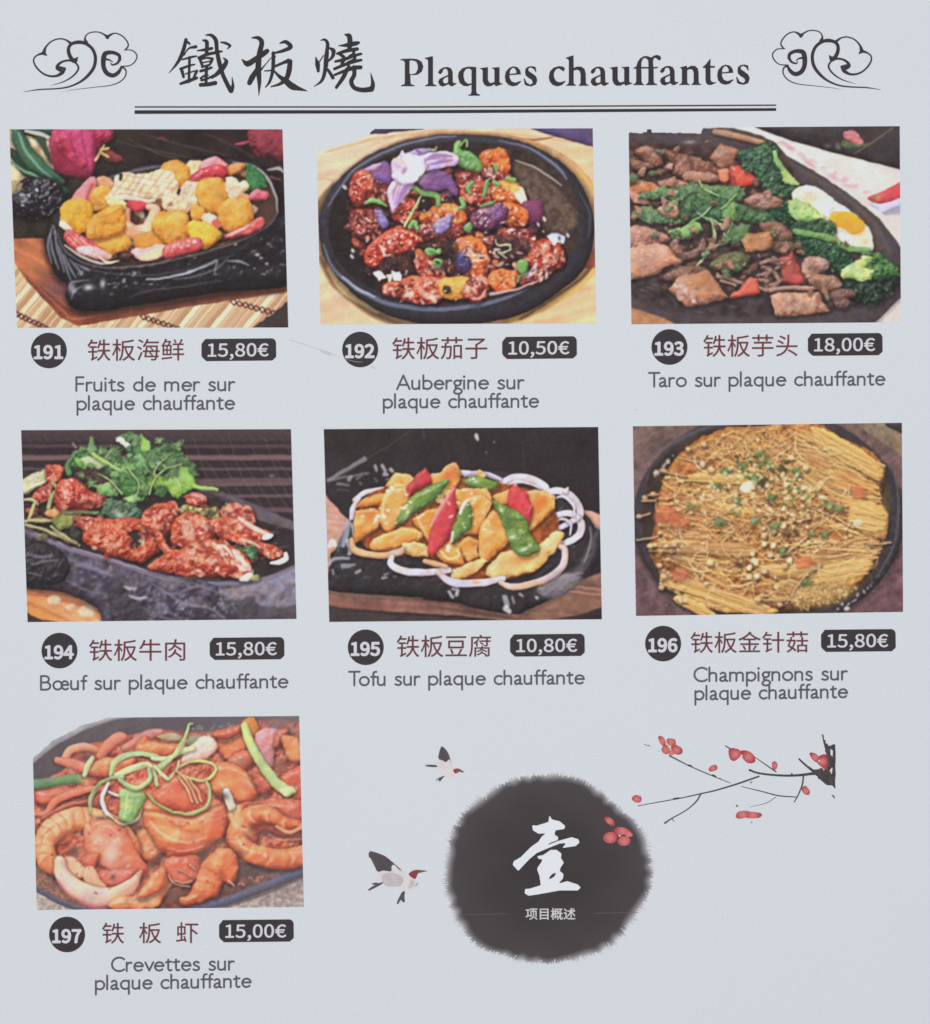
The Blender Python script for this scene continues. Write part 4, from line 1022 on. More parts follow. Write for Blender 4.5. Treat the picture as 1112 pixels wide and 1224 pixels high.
    # herbs
    b('coriander', '220,180 236,130 270,110 330,110 380,130 430,140 440,190 380,190 330,170 270,180 236,196', HERB, bump=9, bw=22, tex=0.15, sh=0.5, wob=4)
    l('coriander', '226,206 220,170 250,130', [11, 9, 6], HERB)
    b('coriander', '296,120 312,66 326,110 316,140', [(50, 90, 44), (104, 146, 80), (180, 206, 150)])
    p.leaf('coriander', 340, 128, 40, -40, HERB); p.leaf('coriander', 380, 130, 44, -20, HERB)
    b('coriander', '250,150 290,146 286,176 262,180', [(50, 104, 30), (110, 174, 70), (176, 216, 130)], sh=0.2)
    b('coriander', '280,152 320,144 368,172 330,182 290,176', [(110, 140, 90), (180, 204, 150), (226, 236, 206)], sh=0.3)
    l('coriander', '316,132 370,170 420,196', [7, 8, 7], [(90, 130, 50), (160, 196, 104), (206, 226, 160)], sh=0.4)
    for q in ('240,92 252,108', '360,146 380,120'):
        gleam(p, q, [3, 3], (150, 176, 140), 0.8)
    b(None, '250,200 330,190 400,200 380,240 280,250', [(40, 30, 26), (64, 48, 40), (110, 90, 80)], sh=0, alpha=0.8, edge=8, tex=0.3, bump=6, bw=14)
    b('coriander', '404,70 430,48 480,56 520,90 530,130 500,150 460,130 430,104', HERB, bump=8, bw=24, tex=0.12, sh=0.4, wob=3)
    b('coriander', '402,70 440,88 452,110 424,100', [(140, 160, 140), (204, 216, 200), (236, 240, 232)], sh=0.1)
    b('coriander', '490,60 530,110 520,140 490,110', [(60, 120, 40), (130, 184, 84), (190, 222, 140)], sh=0, bump=3)
    b('coriander', '520,120 560,116 600,92 634,110 660,160 690,186 660,200 600,190 560,170', HERB, bump=7, bw=30, tex=0.1, sh=0.4)
    b('coriander', '640,150 690,180 702,214 680,222 650,200', HERB, bump=3)
    b('coriander', '430,160 480,136 540,140 590,196 560,204 540,190 500,230 430,240', [(40, 80, 44), (86, 138, 76), (150, 190, 130)], bump=6, bw=40, tex=0.1, sh=0.4)
    b('coriander', '516,150 560,170 586,206 560,190', [(120, 156, 110), (180, 206, 166), (220, 232, 210)], sh=0.1)
    b('coriander', '320,250 370,238 400,200 450,170 470,200 430,250 400,290 340,280', [(60, 104, 50), (118, 166, 90), (176, 206, 140)], bump=5, bw=30, tex=0.1, sh=0.4)
    b('coriander', '400,230 450,190 520,200 540,260 500,310 450,300 420,290', [(16, 46, 22), (56, 104, 48), (120, 166, 90)], bump=9, bw=36, tex=0.12, sh=0.4)
    l(None, '420,190 490,230 510,270 490,304', [2, 2.5, 2], [(150, 190, 120)]*3, sh=0, alpha=0.7)
    b('coriander', '426,294 460,284 484,296 464,308', [(100, 150, 60), (160, 200, 110), (200, 226, 160)], sh=0.2)
    b('coriander', '516,210 560,204 590,216 570,262 536,256 520,236', [(70, 130, 26), (134, 190, 62), (186, 222, 110)], bump=3, tex=0.08, sh=0.3)
    b('coriander', '590,190 640,180 690,220 694,248 660,262 630,296 590,260 572,236', [(80, 136, 40), (146, 196, 84), (194, 224, 136)], bump=3, tex=0.08, sh=0.4)
    p.tone(626, 220, 24, 20, (120, 160, 96), 0.6); l(None, '600,206 630,240 640,290', [2, 2, 1], [(190, 220, 140)]*3, sh=0, alpha=0.6)
    b('coriander', '560,250 590,262 570,290 540,280', [(20, 50, 26), (50, 90, 44), (90, 130, 70)], bump=4)
    l('coriander', '690,254 730,258 772,262', [7, 7, 6], [(90, 130, 40), (160, 196, 90), (206, 226, 150)], sh=0.3)
    b('coriander', '340,350 360,306 430,310 490,330 480,370 440,385 380,366', [(24, 50, 34), (66, 96, 66), (130, 156, 124)], bump=10, bw=18, tex=0.15, sh=0.5, wob=4)
    p.tone(408, 356, 26, 12, (190, 206, 190), 0.8, ang=30)
    for _ in range(34):
        x_, y_ = p.rng.uniform(240, 690), p.rng.uniform(80, 270)
        if ((x_-480)/230)**2+((y_-180)/100)**2 > 1: continue
        p.leaf('coriander', x_, y_, p.rng.uniform(18, 34), p.rng.uniform(0, 360), [HERB, [(40, 70, 36), (98, 142, 76), (170, 200, 134)], [(18, 40, 26), (56, 94, 56), (112, 146, 100)]][int(p.rng.integers(3))], sh=0.5)
    for q in ('470,300 480,240 440,180', '560,250 540,190 600,130', '420,280 380,230 330,200', '520,280 560,200 640,170'):
        l('coriander', q, [2.5, 3, 2], [(90, 120, 66), (156, 184, 116), (206, 222, 168)], sh=0.4)
    # beef heaps
    p.bits(None, 90, '260,380 420,370 560,320 700,300 880,330 960,430 880,560 700,580 540,560 330,500', (8, 18), [BEEF, BEEFD, [(50, 24, 20), (110, 56, 40), (180, 110, 84)], [(40, 34, 24), (96, 84, 50), (160, 150, 96)]], spec=0.6)
    beef('250,376 300,366 360,372 420,382 400,420 320,430 290,420', BEEF, 22)
    l('beef_piece', '300,440 340,420 400,404 470,390 520,420 528,470 490,506 440,500', [26, 40, 36, 24, 24, 26, 26, 20], BEEF, bump=10, bw=22, tex=0.12, spec=0.6, sp=12, sh=0.5)
    b('beef_piece', '280,450 330,420 400,410 450,440 440,490 400,510 340,490 300,470', BEEF, bump=10, bw=22, tex=0.12, spec=0.6, sp=12, wob=2, sh=0.2)
    p.specks(50, '290,440 480,385 535,450 480,515 340,490', (2.5, 6), [(250, 206, 176), (240, 160, 120), (150, 40, 26), (120, 24, 16)], a=0.65, asp=2, ang=40)
    p.tone(455, 470, 10, 18, (70, 20, 16), 0.9, ang=-20); p.tone(385, 470, 24, 14, (250, 220, 170), 0.5)
    beef('500,350 550,322 610,310 634,340 610,390 580,420 540,430 500,390', BEEF, 26)
    beef('536,420 570,430 590,480 636,490 600,510 560,480', BEEF, 10)
    p.tone(596, 440, 12, 26, (40, 18, 16), 0.9)
    beef('644,290 680,276 726,290 728,310 690,320 656,306', BEEFD, 10)
    p.tone(700, 286, 22, 7, (230, 206, 200), 0.8, ang=10)
    b('scallion', '630,340 660,320 720,336 770,330 780,370 730,370 680,360', [(60, 50, 24), (140, 130, 70), (206, 200, 140)], bump=10, bw=12, tex=0.25, tw=12)
    p.tone(742, 350, 18, 14, (40, 40, 30), 0.85)
    bf = beef('606,420 630,366 690,360 740,370 766,410 750,450 700,470 640,470 608,460', BEEF, 26)
    b(None, '640,390 668,376 690,420 680,450 650,440', [(226, 190, 160)]*3, sh=0, alpha=0.55, edge=8, clip=bf)
    beef('786,340 820,316 880,322 910,350 908,384 860,390 800,370', [(110, 30, 24), (214, 112, 86), (248, 196, 176)], 22)
    beef('740,380 800,370 870,380 940,410 976,430 950,450 900,440 930,460 1000,486 1010,510 960,518 900,480 840,460 770,430', BEEF, 46)
    gleam(p, '850,366 900,400 960,428', [5, 9, 6], (246, 226, 210), 0.8); gleam(p, '860,444 900,460 930,476', [3, 6, 4], (246, 210, 190), 0.7)
    b('onion', '945,430 975,428 970,442 940,446', WHT)
    l('onion', '972,534 1000,532 1024,518 1024,500', [6, 10, 10, 7], [(180, 170, 160), (240, 236, 228), (252, 250, 246)], sh=0.4)
    b('coriander', '850,480 890,470 920,494 910,520 870,500', HERB, bump=8, bw=12, tex=0.15)
    p.tone(890, 505, 12, 6, (190, 220, 160), 0.6)
    b('beef_piece', '516,550 570,510 636,486 660,500 630,560 590,568', BEEF, bump=8, tex=0.1, spec=0.6, sp=12, sh=0.5)
    beef('606,560 640,490 700,455 780,450 840,480 880,520 900,560 880,590 800,586 740,580 660,580', BEEF, 80, (3, 8))
    p.specks(40, '760,450 850,480 900,560 860,570 780,500', (3, 7), [(252, 230, 216), (250, 210, 186)], a=0.7, asp=2.2, ang=45, jit=25)
    b('onion', '856,596 890,572 904,580 890,596', WHT); b('scallion', '890,590 910,578 926,584 915,598', [(90, 90, 50), (150, 150, 90), (190, 190, 140)])
    p.specks(10, '920,540 1040,480 1040,400 960,400', (2, 4), [(90, 70, 66)], a=0.7, asp=4, ang=-10, jit=10)
    p.finish()
    return p
DISHES['beef'] = dish_beef
# ---- 195 tofu -------------------------------------------------------------------------------
TF = [(156, 74, 24), (232, 152, 70), (252, 208, 134)]
TFO = [(140, 58, 16), (224, 132, 46), (246, 186, 96)]
TFL = [(190, 130, 60), (238, 200, 120), (250, 230, 176)]
RING = [(168, 146, 168), (220, 208, 222), (246, 242, 248)]
RINGO = [(160, 100, 60), (224, 168, 116), (246, 214, 176)]
GP = [(36, 60, 26), (92, 128, 50), (160, 190, 110)]
RP = [(120, 20, 26), (198, 52, 58), (240, 120, 116)]
def dish_tofu():
    p = Print(195, (26, 22, 23))
    b, l = p.blob, p.line
    p.grad('20,20 1090,20 1090,800 20,800', (30, 27, 27), (24, 20, 22), (300, 20), (900, 700), tex=0.12, tw=80)
    gleam(p, '60,240 200,150 360,46', [1.5, 2, 1.5], (66, 62, 62), 0.6); gleam(p, '774,80 776,160 778,230', 1.2, (60, 58, 56), 0.5)
    p.ell(None, 603, 70, 7, 12, -15, WHT, sh=0, alpha=0.75, edge=4); p.ell(None, 668, 88, 3, 3, 0, WHT, sh=0, alpha=0.35); p.ell(None, 636, 128, 3, 3, 0, WHT, sh=0, alpha=0.35)
    l(None, '402,40 412,74', [3, 4], [(64, 60, 84)]*3, sh=0, alpha=0.5, edge=4)
    # carved head
    for q, w, c in (('56,228 120,190 186,150', [7, 6, 9], (150, 146, 148)), ('56,228 130,215 200,202', [6, 4, 5], (120, 116, 118)), ('90,242 130,246', [5, 3], (140, 136, 138)), ('90,262 130,268', [3, 2], (80, 78, 80)), ('130,226 140,214', [7, 5], (170, 166, 168)), ('160,224 176,214', [5, 4], (120, 116, 118)), ('226,176 232,192', [6, 5], (190, 186, 184)), ('254,176 266,196', [7, 5], (200, 198, 204)), ('286,190 292,196', [7, 6], (210, 208, 216)), ('262,206 272,208', [7, 6], (196, 194, 200)), ('226,222 234,232', [3, 3], (120, 114, 100)), ('270,226 300,222', [4, 2], (120, 118, 122)), ('170,240 176,242', [4, 4], (120, 112, 100))):
        gleam(p, q, w, c, 0.7, e=4.5)
    # board
    wb = [(110, 70, 60), (196, 146, 128), (226, 186, 170)]
    i = b('wooden_board', '20,286 60,306 110,360 140,400 110,470 60,500 70,560 20,580', wb, tex=0.06, sh=0, k=0.1)
    for k in range(10):
        gleam(p, [(20, 320+k*24), (120, 330+k*22)], 1.5, (160, 110, 96), 0.5, clip=i)
    b('wooden_board', '900,320 960,330 1090,370 1090,420 1000,380 930,350', [(130, 80, 60), (200, 146, 120), (230, 184, 160)], sh=0, k=0.1)
    p.grad('20,625 110,650 300,660 600,690 860,640 1090,560 1090,690 960,730 800,760 560,730 300,716 20,690', (120, 78, 66), (122, 84, 66), (100, 650), (1000, 700), streak=(6, 9, 0.25), tex=0.18, tw=50, name='wooden_board', edge=4)
    p.tone(660, 690, 110, 26, (150, 106, 80), 0.45, ang=8); p.tone(200, 690, 160, 18, (120, 66, 60), 0.5); p.tone(980, 690, 90, 34, (140, 94, 72), 0.5, ang=-18)
    gleam(p, '20,630 140,650 280,658 400,664', [4, 6, 5, 3], (176, 130, 110), 0.75, e=4)
    p.grad('20,700 300,724 560,740 760,770 760,800 20,800', (44, 40, 40), (52, 40, 38), (100, 750), (700, 760), edge=8, tex=0.1)
    gleam(p, '420,690 600,720 760,745', [5, 7, 5], (60, 44, 40), 0.6, e=6)
    # plate
    b('hot_plate', '60,560 90,470 140,380 240,280 500,200 760,210 940,310 1030,390 1040,470 1010,560 900,650 800,700 740,722 600,700 500,672 300,650 110,640 50,624', [(10, 9, 10), (30, 28, 29), (60, 58, 62)], r=50, sh=0.4, sw=18, bump=5, bw=50, spec=0.12, tex=0.04)
    b(None, '820,640 900,590 960,560 1000,500 1050,400 1050,470 1000,580 920,650 860,664', [(44, 42, 46), (88, 84, 90), (140, 134, 142)], sh=0, bump=6, alpha=0.6, edge=14)
    gleam(p, '1020,400 1024,450 1000,530', [3, 4, 3], (140, 136, 140), 0.7)
    b(None, '826,626 870,590 930,574 990,586 960,630 900,660 850,660', [(70, 66, 70), (124, 118, 124), (170, 164, 168)], sh=0, bump=5, alpha=0.8, edge=6)
    gleam(p, '880,590 930,580 990,570', [5, 8, 4], (150, 144, 150), 0.6, e=6)
    for q, w, c in (('130,380 120,430 108,470', [8, 10, 7], (170, 176, 190)), ('140,390 150,440', [4, 5], (210, 214, 226)), ('110,420 96,470', [4, 5], (120, 124, 140)), ('124,450 136,490 130,500', [7, 8, 5], (200, 204, 214)), ('96,452 90,490', [4, 4], (90, 92, 104)), ('60,470 70,456 80,468', [9, 11, 8], (236, 234, 234)), ('56,540 74,520 130,516', [6, 7, 5], (170, 174, 184)), ('110,546 130,544 150,540', [10, 8, 4], (150, 156, 166)), ('156,570 170,562', [5, 5], (180, 180, 184)), ('254,590 268,588', [5, 4], (170, 170, 174)), ('262,578 274,574', [4, 3], (150, 150, 154)), ('296,584 306,586', [2, 2], (130, 130, 134)), ('500,640 514,660', [5, 6], (196, 196, 200)), ('514,628 530,630 528,652', [6, 7, 6], (206, 206, 210)), ('706,660 716,690', [9, 10], (176, 176, 180)), ('712,702 722,714', [12, 9], (226, 226, 230)), ('740,680 732,660', [4, 4], (160, 160, 164)), ('762,650 772,658', [5, 4], (180, 180, 184)), ('826,664 820,660', [5, 4], (210, 210, 214)), ('70,560 74,576', [5, 4], (140, 142, 150))):
        gleam(p, q, w, c, 0.75, e=4)
    # onion rings at the back
    R = 'onion_ring'
    l(R, '540,200 580,206 620,216', [11.0, 12.2, 11.0], RING); l(R, '560,212 600,204 660,214 700,234', [6.1, 8.5, 9.8, 7.3], RING)
    l(R, '680,262 700,234 750,218 810,226 850,252 862,272', [7.3, 11.0, 13.4, 14.6, 14.6, 11.0], RING, sh=0.5, k=0.35, tex=0.05)
    l(R, '852,278 900,266 950,290 984,340 974,376', [11.0, 13.4, 15.9, 14.6, 12.2], RING, sh=0.5, k=0.35, tex=0.05); l(R, '930,270 938,258', [8.5, 4.9], RING)
    l(R, '860,380 890,360 950,352 986,384 980,430 930,460 905,464', [8.5, 11.0, 12.2, 13.4, 13.4, 12.2, 11.0], RING, sh=0.5, k=0.35, tex=0.05)
    l(R, '906,404 950,384 976,366', [8.5, 11.0, 8.5], RING, sh=0.4, k=0.35, tex=0.05); l(R, '864,372 884,396 892,416', [9.8, 12.2, 9.8], RING)
    l(R, '150,300 190,274 240,262 290,258', [8.5, 9.8, 8.5, 6.1], RING); l(R, '140,370 146,330 166,294', [8.5, 9.8, 8.5], RING)
    for q in ('560,206 600,198 650,206 690,226', '700,250 750,234 800,242 840,262', '872,300 920,290 956,318 964,360', '880,384 920,372 950,392 946,430', '176,306 210,288 250,278'):
        l(R, q, [3, 5, 5, 3], RING, sh=0.3)
    # tofu
    T = 'tofu_piece'
    def tofu(q, pal=TF, **k):
        kw = dict(bump=5, bw=50, tex=0.07, tw=34, spec=0.25, sp=16, sh=0.55, r=20, k=0.75, smooth=len(pts_of(q)) > 7); kw.update(k)
        i = b(T, q, pal, **kw)
        P = pts_of(q); c = P.mean(0); Q = c+(P-c)*0.93
        for a_, b_ in zip(Q, np.roll(Q, -1, 0)):
            if (a_+b_)[1]*0.5 < c[1]+6:
                l(None, [a_, (a_+b_)/2+p.rng.normal(0, 1.5, 2), b_], [1.5, 3.2, 1.5], [(254, 226, 160)]*3, clip=i, sh=0, alpha=0.5, edge=4)
        for _ in range(2):
            m = c+(P[int(p.rng.integers(len(P)))]-c)*0.45
            p.tone(m[0], m[1], p.rng.uniform(12, 26), p.rng.uniform(6, 12), [(212, 112, 44), (250, 206, 130), (222, 128, 50)][int(p.rng.integers(3))], 0.45, ang=p.rng.uniform(-60, 60), clip=i)
        return i
    b('sauce', '170,320 300,240 500,220 700,240 860,300 900,420 820,560 660,600 520,590 420,520 300,500 180,460', [(60, 22, 12), (140, 62, 24), (200, 110, 50)], sh=0.3, tex=0.15, k=0.1)
    tofu('430,206 470,200 500,170 524,166 538,190 532,250 490,270 440,240', TF); p.tone(500, 214, 24, 20, (206, 96, 44), 0.8, ang=-30)
    tofu('270,250 300,204 350,208 376,230 350,270 310,280', TF); tofu('300,240 340,246 362,270 330,300 290,290', TFL)
    tofu('600,206 614,190 634,214 620,230', TFL)
    b('green_pepper', '556,236 590,214 640,226 680,240 670,264 620,260 580,250', GP, spec=0.7, bump=2); p.tone(600, 236, 12, 5, (220, 236, 210), 0.8)
    tofu('160,330 180,300 240,280 276,276 262,316 210,322', TFO)
    tofu('156,340 230,336 252,350 240,400 190,430 152,464 148,400', TF); p.tone(200, 356, 44, 16, (222, 110, 46), 0.7)
    tofu('252,300 290,260 340,256 360,300 340,360 310,400 266,416 246,380', TF)
    tofu('450,262 540,262 640,260 660,300 640,340 560,340 470,320', TF); tofu('450,290 480,280 480,316 456,312', TFL)
    tofu('660,290 720,262 760,270 740,310 690,320', TF); tofu('780,270 830,266 890,286 890,330 840,380 800,414 790,350', TF)
    p.tone(830, 320, 30, 22, (206, 96, 30), 0.7, ang=-40)
    tofu('560,300 620,280 660,310 640,360 610,420 560,430 540,380', TF)
    tofu('366,372 420,340 470,336 450,390 430,460 400,420', TFO); tofu('210,460 260,430 340,404 396,420 390,450 330,468 250,486 216,484', TF)
    tofu('330,466 370,456 410,466 430,490 420,508 370,506 330,496', TFL); tofu('520,470 570,440 610,450 600,500 560,520', TFO); tofu('540,500 600,490 610,510 570,530', TF)
    tofu('616,410 640,366 670,344 720,380 722,450 680,490 640,524 612,510', TF, r=30)
    tofu('450,490 500,460 540,480 556,540 500,534 460,512', TFO); tofu('510,560 560,540 620,520 640,530 590,572 540,596 508,590', TFL)
    tofu('640,560 690,504 760,480 830,470 880,424 910,418 920,440 880,500 820,556 740,582 650,586', TFL, r=30); p.tone(770, 520, 70, 24, (220, 124, 50), 0.75, ang=-14)
    gleam(p, '376,350 400,400 420,440', [3, 5, 3], (248, 216, 160), 0.6, e=4); gleam(p, '262,300 256,340 262,390', [3, 4, 3], (250, 220, 160), 0.6, e=4)
    gleam(p, '470,330 500,336 450,350', [3, 4, 3], (250, 226, 170), 0.6, e=3)
    # peppers
    b('red_pepper', '344,256 380,214 412,184 430,210 436,234 380,262 354,290', RP, smooth=False, spec=0.2)
    b('green_pepper', '304,390 330,330 370,284 440,248 490,228 494,240 460,290 400,330 340,370 316,394', GP, spec=0.3, r=24); p.tone(346, 350, 10, 34, (200, 214, 140), 0.7, ang=30)
    gleam(p, '330,332 346,320', [6, 4], (236, 240, 220), 0.8)
    b('red_pepper', '420,496 430,440 444,380 480,310 520,254 524,290 520,400 480,470 436,510', RP, smooth=False, spec=0.2, r=22); gleam(p, '432,396 470,326 518,258', [4, 7, 4], (244, 160, 156), 0.8); p.tone(506, 410, 10, 44, (110, 34, 40), 0.5, ang=20)
    b('green_pepper', '512,444 520,390 550,330 572,310 584,350 582,400 550,430 520,460', GP, spec=0.3, r=24); gleam(p, '540,350 556,316 566,306', [5, 7, 4], (240, 238, 220), 0.9); gleam(p, '508,456 514,420', [5, 5], (240, 226, 200), 0.85)
    b('red_pepper', '724,262 744,240 790,280 808,330 800,390 760,372 720,320', RP, smooth=False, spec=0.15); gleam(p, '790,350 806,322', [3, 4], (226, 120, 120), 0.6); p.tone(744, 242, 8, 5, (244, 190, 190), 0.9)
    g = b('green_pepper', '660,306 720,330 780,370 800,430 826,470 824,494 780,508 740,490 710,420 690,360', GP, spec=0.5, r=30, bump=4); p.tone(724, 390, 18, 22, (60, 80, 40), 0.7, clip=g)
    p.tone(736, 438, 16, 9, (210, 226, 180), 0.9, ang=-10); p.tone(776, 484, 18, 7, (214, 228, 190), 0.9, ang=-25); p.tone(800, 468, 8, 7, (210, 226, 190), 0.8); p.tone(694, 340, 6, 10, (236, 236, 210), 0.8, ang=-20)
    p.specks(18, '180,340 300,260 420,360 240,400', (2, 4.5), [(252, 236, 200)], a=0.8, asp=1.6); p.specks(22, '460,280 640,280 640,420 560,420', (2, 4.5), [(252, 236, 200)], a=0.7, asp=1.8)
    for x, y in ((290, 258), (276, 268), (240, 362), (262, 360), (232, 376), (500, 476), (498, 488)):
        p.ell(None, x, y, 8, 6, 30, [(252, 240, 216)]*3, sh=0, alpha=0.85, edge=3)
    gleam(p, '470,490 500,520 536,506 530,486', [3, 5, 5, 4], (250, 220, 160), 0.85)
    # front rings
    l(R, '140,450 150,484 190,500 260,506 316,494 330,484', [9.8, 12.2, 13.4, 12.2, 13.4, 9.8], RINGO, sh=0.4); p.tone(300, 496, 26, 12, (214, 190, 196), 0.7)
    l(R, '290,510 286,536 320,560 390,570 450,566 500,560', [9.8, 12.2, 13.4, 13.4, 13.4, 9.8], RING, sh=0.4, k=0.35, tex=0.05)
    l(R, '410,526 450,536 490,548', [8.5, 11.0, 7.3], RINGO)
    l(R, '460,570 500,600 560,610 640,604 700,590', [9.8, 13.4, 14.6, 13.4, 11.0], RING, sh=0.4, k=0.35, tex=0.05); p.tone(600, 606, 18, 9, (226, 150, 90), 0.8); p.tone(470, 574, 18, 14, (214, 150, 110), 0.6)
    l(R, '690,606 740,624 820,606 880,580 920,540 928,490 912,474', [9.8, 12.2, 12.2, 12.2, 13.4, 12.2, 9.8], [(160, 120, 110), (220, 184, 176), (244, 222, 218)], sh=0.4); p.tone(780, 618, 50, 9, (230, 176, 120), 0.7, ang=-8)
    p.finish()
    return p
DISHES['tofu'] = dish_tofu

# ---- 196 enoki ---------------------------------------------------------------------------------
EN = [(172, 106, 40), (234, 176, 90), (253, 222, 146)]
ENL = [(196, 136, 56), (246, 200, 112), (255, 236, 170)]
ENB = [(136, 82, 44), (206, 146, 88), (244, 202, 148)]
def dish_enoki():
    p = Print(196, (76, 58, 56))
    b, l = p.blob, p.line
    p.grad('20,20 1090,20 1090,800 20,800', (104, 82, 74), (92, 62, 66), (100, 60), (300, 760), streak=(-30, 8, 0.1), tex=0.15, tw=30)
    b('wooden_board', '860,30 960,34 1090,120 1090,200 1000,130', [(70, 56, 44), (120, 104, 78), (150, 132, 104)], sh=0, tex=0.15, tw=14, k=0.1)
    b('dark_cloth', '970,30 1090,28 1090,80 1020,66', [(26, 24, 28), (44, 40, 42), (70, 66, 70)], sh=0)
    t_ = np.linspace(0, 2*math.pi, 40, endpoint=False)
    b('hot_plate', np.stack([537+498*np.cos(t_), 390+402*np.sin(t_)], 1), [(20, 18, 20), (40, 37, 40), (78, 76, 84)], r=40, sh=0.4, sw=16, tex=0.05)
    gleam(p, '44,240 110,160 220,86 320,44', [3, 4, 5, 3], (90, 88, 96), 0.6, e=4); gleam(p, '1000,200 1016,330 1000,480 940,600', [3, 4, 4, 3], (96, 94, 100), 0.6, e=4)
    gleam(p, '60,560 130,660 240,740', [2, 4, 3], (86, 84, 92), 0.6, e=4)
    p.grad('70,380 110,200 240,90 420,40 700,36 880,120 970,230 985,380 940,560 820,690 640,740 400,740 200,650 100,520', (44, 34, 24), (60, 46, 30), (100, 300), (800, 600), smooth=True, edge=6, tex=0.2)
    p.specks(70, '60,600 120,640 260,740 400,790 300,800 100,700', (1, 2.4), [(110, 106, 110)], a=0.5); p.specks(40, '940,500 1010,400 1010,300 980,600 900,660', (1, 2.4), [(120, 116, 116)], a=0.5)
    p.specks(20, '110,220 190,140 180,160 120,230', (2, 4), [(200, 190, 180)], a=0.8)
    # the mound of mushrooms
    md = b('enoki_mound', '110,430 150,220 260,120 380,52 500,44 700,40 800,90 930,150 966,220 950,300 975,380 950,500 900,570 860,640 760,700 600,734 420,734 300,720 200,660 130,580 100,500',
           [(84, 46, 20), (166, 100, 46), (222, 164, 92)], r=90, bump=8, bw=20, tex=0.2, tw=16, sh=0.3, wob=5)
    for i in range(60):
        x, y = p.rng.uniform(150, 940), p.rng.uniform(80, 700)
        p.tone(x, y, p.rng.uniform(14, 46), p.rng.uniform(8, 20), [(84, 50, 26), (120, 70, 40), (226, 160, 80), (176, 100, 52)][i % 4], 0.5, ang=p.rng.uniform(-40, 40), clip=md)
    # thin stems everywhere, then the bundles
    def stems(x0, x1, y0, y1, n, ang, jit, L, pals, w=(2.2, 4.2), head=0.3, curve=14):
        for _ in range(n):
            x, y = p.rng.uniform(x0, x1), p.rng.uniform(y0, y1)
            q = ((x-535)/430)**2+((y-390)/352)**2
            if q > 1.0: continue
            a = math.radians(ang+p.rng.uniform(-jit, jit)); ln = p.rng.uniform(*L)
            c = p.rng.uniform(-curve, curve)
            x2, y2 = x+ln*math.cos(a), y+ln*math.sin(a)
            if ((x2-532)/446)**2+((y2-388)/362)**2 > 1.0: continue
            m = ((x+x2)/2-c*math.sin(a), (y+y2)/2+c*math.cos(a))
            ww = p.rng.uniform(*w)
            pal = pals[int(p.rng.integers(len(pals)))]
            l(None, [(x, y), m, (x2, y2)], [ww*0.8, ww, ww*0.9], pal, sh=0.14, sw=6, rim=0.06, off=(1, 4), edge=2.6, spec=0.25)
            if p.rng.uniform() < head:
                r = p.rng.uniform(3.6, 6)
                p.ell(None, x, y, r*1.15, r, p.rng.uniform(0, 90), [(150, 100, 50), (232, 196, 136), (252, 236, 200)], sh=0.4, sw=6)
    A = [EN, ENL, ENB, [(150, 96, 50), (214, 156, 94), (244, 204, 146)]]
    stems(120, 900, 60, 700, 820, 12, 50, (40, 130), A, head=0.14, curve=30, w=(1.3, 2.9))
    stems(330, 720, 60, 230, 90, 60, 40, (40, 90), A, w=(1.6, 3), head=0.15)
    stems(600, 800, 50, 240, 130, 28, 14, (120, 220), [ENL, EN, ENB], head=0.0, w=(1.6, 3.2))
    stems(760, 860, 160, 420, 70, 14, 16, (90, 190), [ENL, EN, ENB], head=0.05)
    stems(130, 300, 220, 470, 60, 10, 22, (60, 140), [ENB, EN], head=0.5)
    stems(90, 200, 460, 640, 60, 16, 14, (120, 240), [EN, ENB, ENL], head=0.6)
    stems(640, 880, 480, 600, 110, -4, 14, (90, 200), [ENL, EN, ENB], head=0.02, w=(1.6, 3.4))
    for i in range(46):
        x, y = p.rng.uniform(150, 860), p.rng.uniform(90, 680)
        p.tone(x, y, p.rng.uniform(10, 34), p.rng.uniform(6, 14), [(110, 66, 34), (150, 84, 46), (214, 120, 60), (90, 60, 34)][i % 4], 0.42, ang=p.rng.uniform(-40, 40))
    def bundle(q, x0, y0, x1, y1, n, wd, pals, head=0.0):
        i = b('enoki_bundle', q, [(170, 110, 44), (238, 184, 98), (253, 224, 148)], bump=4, tex=0.1, sh=0.35, wob=2)
        dx, dy = x1-x0, y1-y0; L = math.hypot(dx, dy); nx, ny = -dy/L, dx/L
        for _ in range(int(n*1.7)):
            s0 = p.rng.uniform(-wd, wd); s1 = s0*p.rng.uniform(0.7, 1.1)+p.rng.uniform(-9, 9)
            t0, t1 = p.rng.uniform(-0.05, 0.25), p.rng.uniform(0.75, 1.05)
            ww = p.rng.uniform(1.5, 3.1)
            a = (x0+dx*t0+nx*s0, y0+dy*t0+ny*s0); e = (x0+dx*t1+nx*s1, y0+dy*t1+ny*s1)
            m = ((a[0]+e[0])/2+nx*p.rng.uniform(-6, 6), (a[1]+e[1])/2+ny*p.rng.uniform(-6, 6))
            l(None, [a, m, e], [ww*.8, ww, ww], pals[int(p.rng.integers(len(pals)))], sh=0.12, sw=5, rim=0.08, off=(1, 3), edge=2.6, spec=0.25)
            if p.rng.uniform() < head:
                r = p.rng.uniform(4, 6.5)
                p.ell(None, a[0], a[1], r*1.1, r, 0, [(160, 110, 60), (236, 202, 146), (252, 238, 206)], sh=0.45, sw=6)
        return i
    bundle('690,50 740,60 850,110 940,180 966,214 940,240 860,200 760,130', 700, 70, 950, 215, 34, 34, [ENL, EN])
    bundle('840,330 900,320 960,350 975,400 960,450 900,440 850,400', 840, 370, 965, 400, 22, 46, [ENL, EN])
    bundle('690,600 760,560 880,540 920,560 860,620 740,630', 690, 600, 910, 560, 26, 28, [ENL, EN, ENL])
    bundle('510,580 560,560 700,560 690,600 560,600', 505, 580, 700, 574, 12, 16, [ENL, EN])
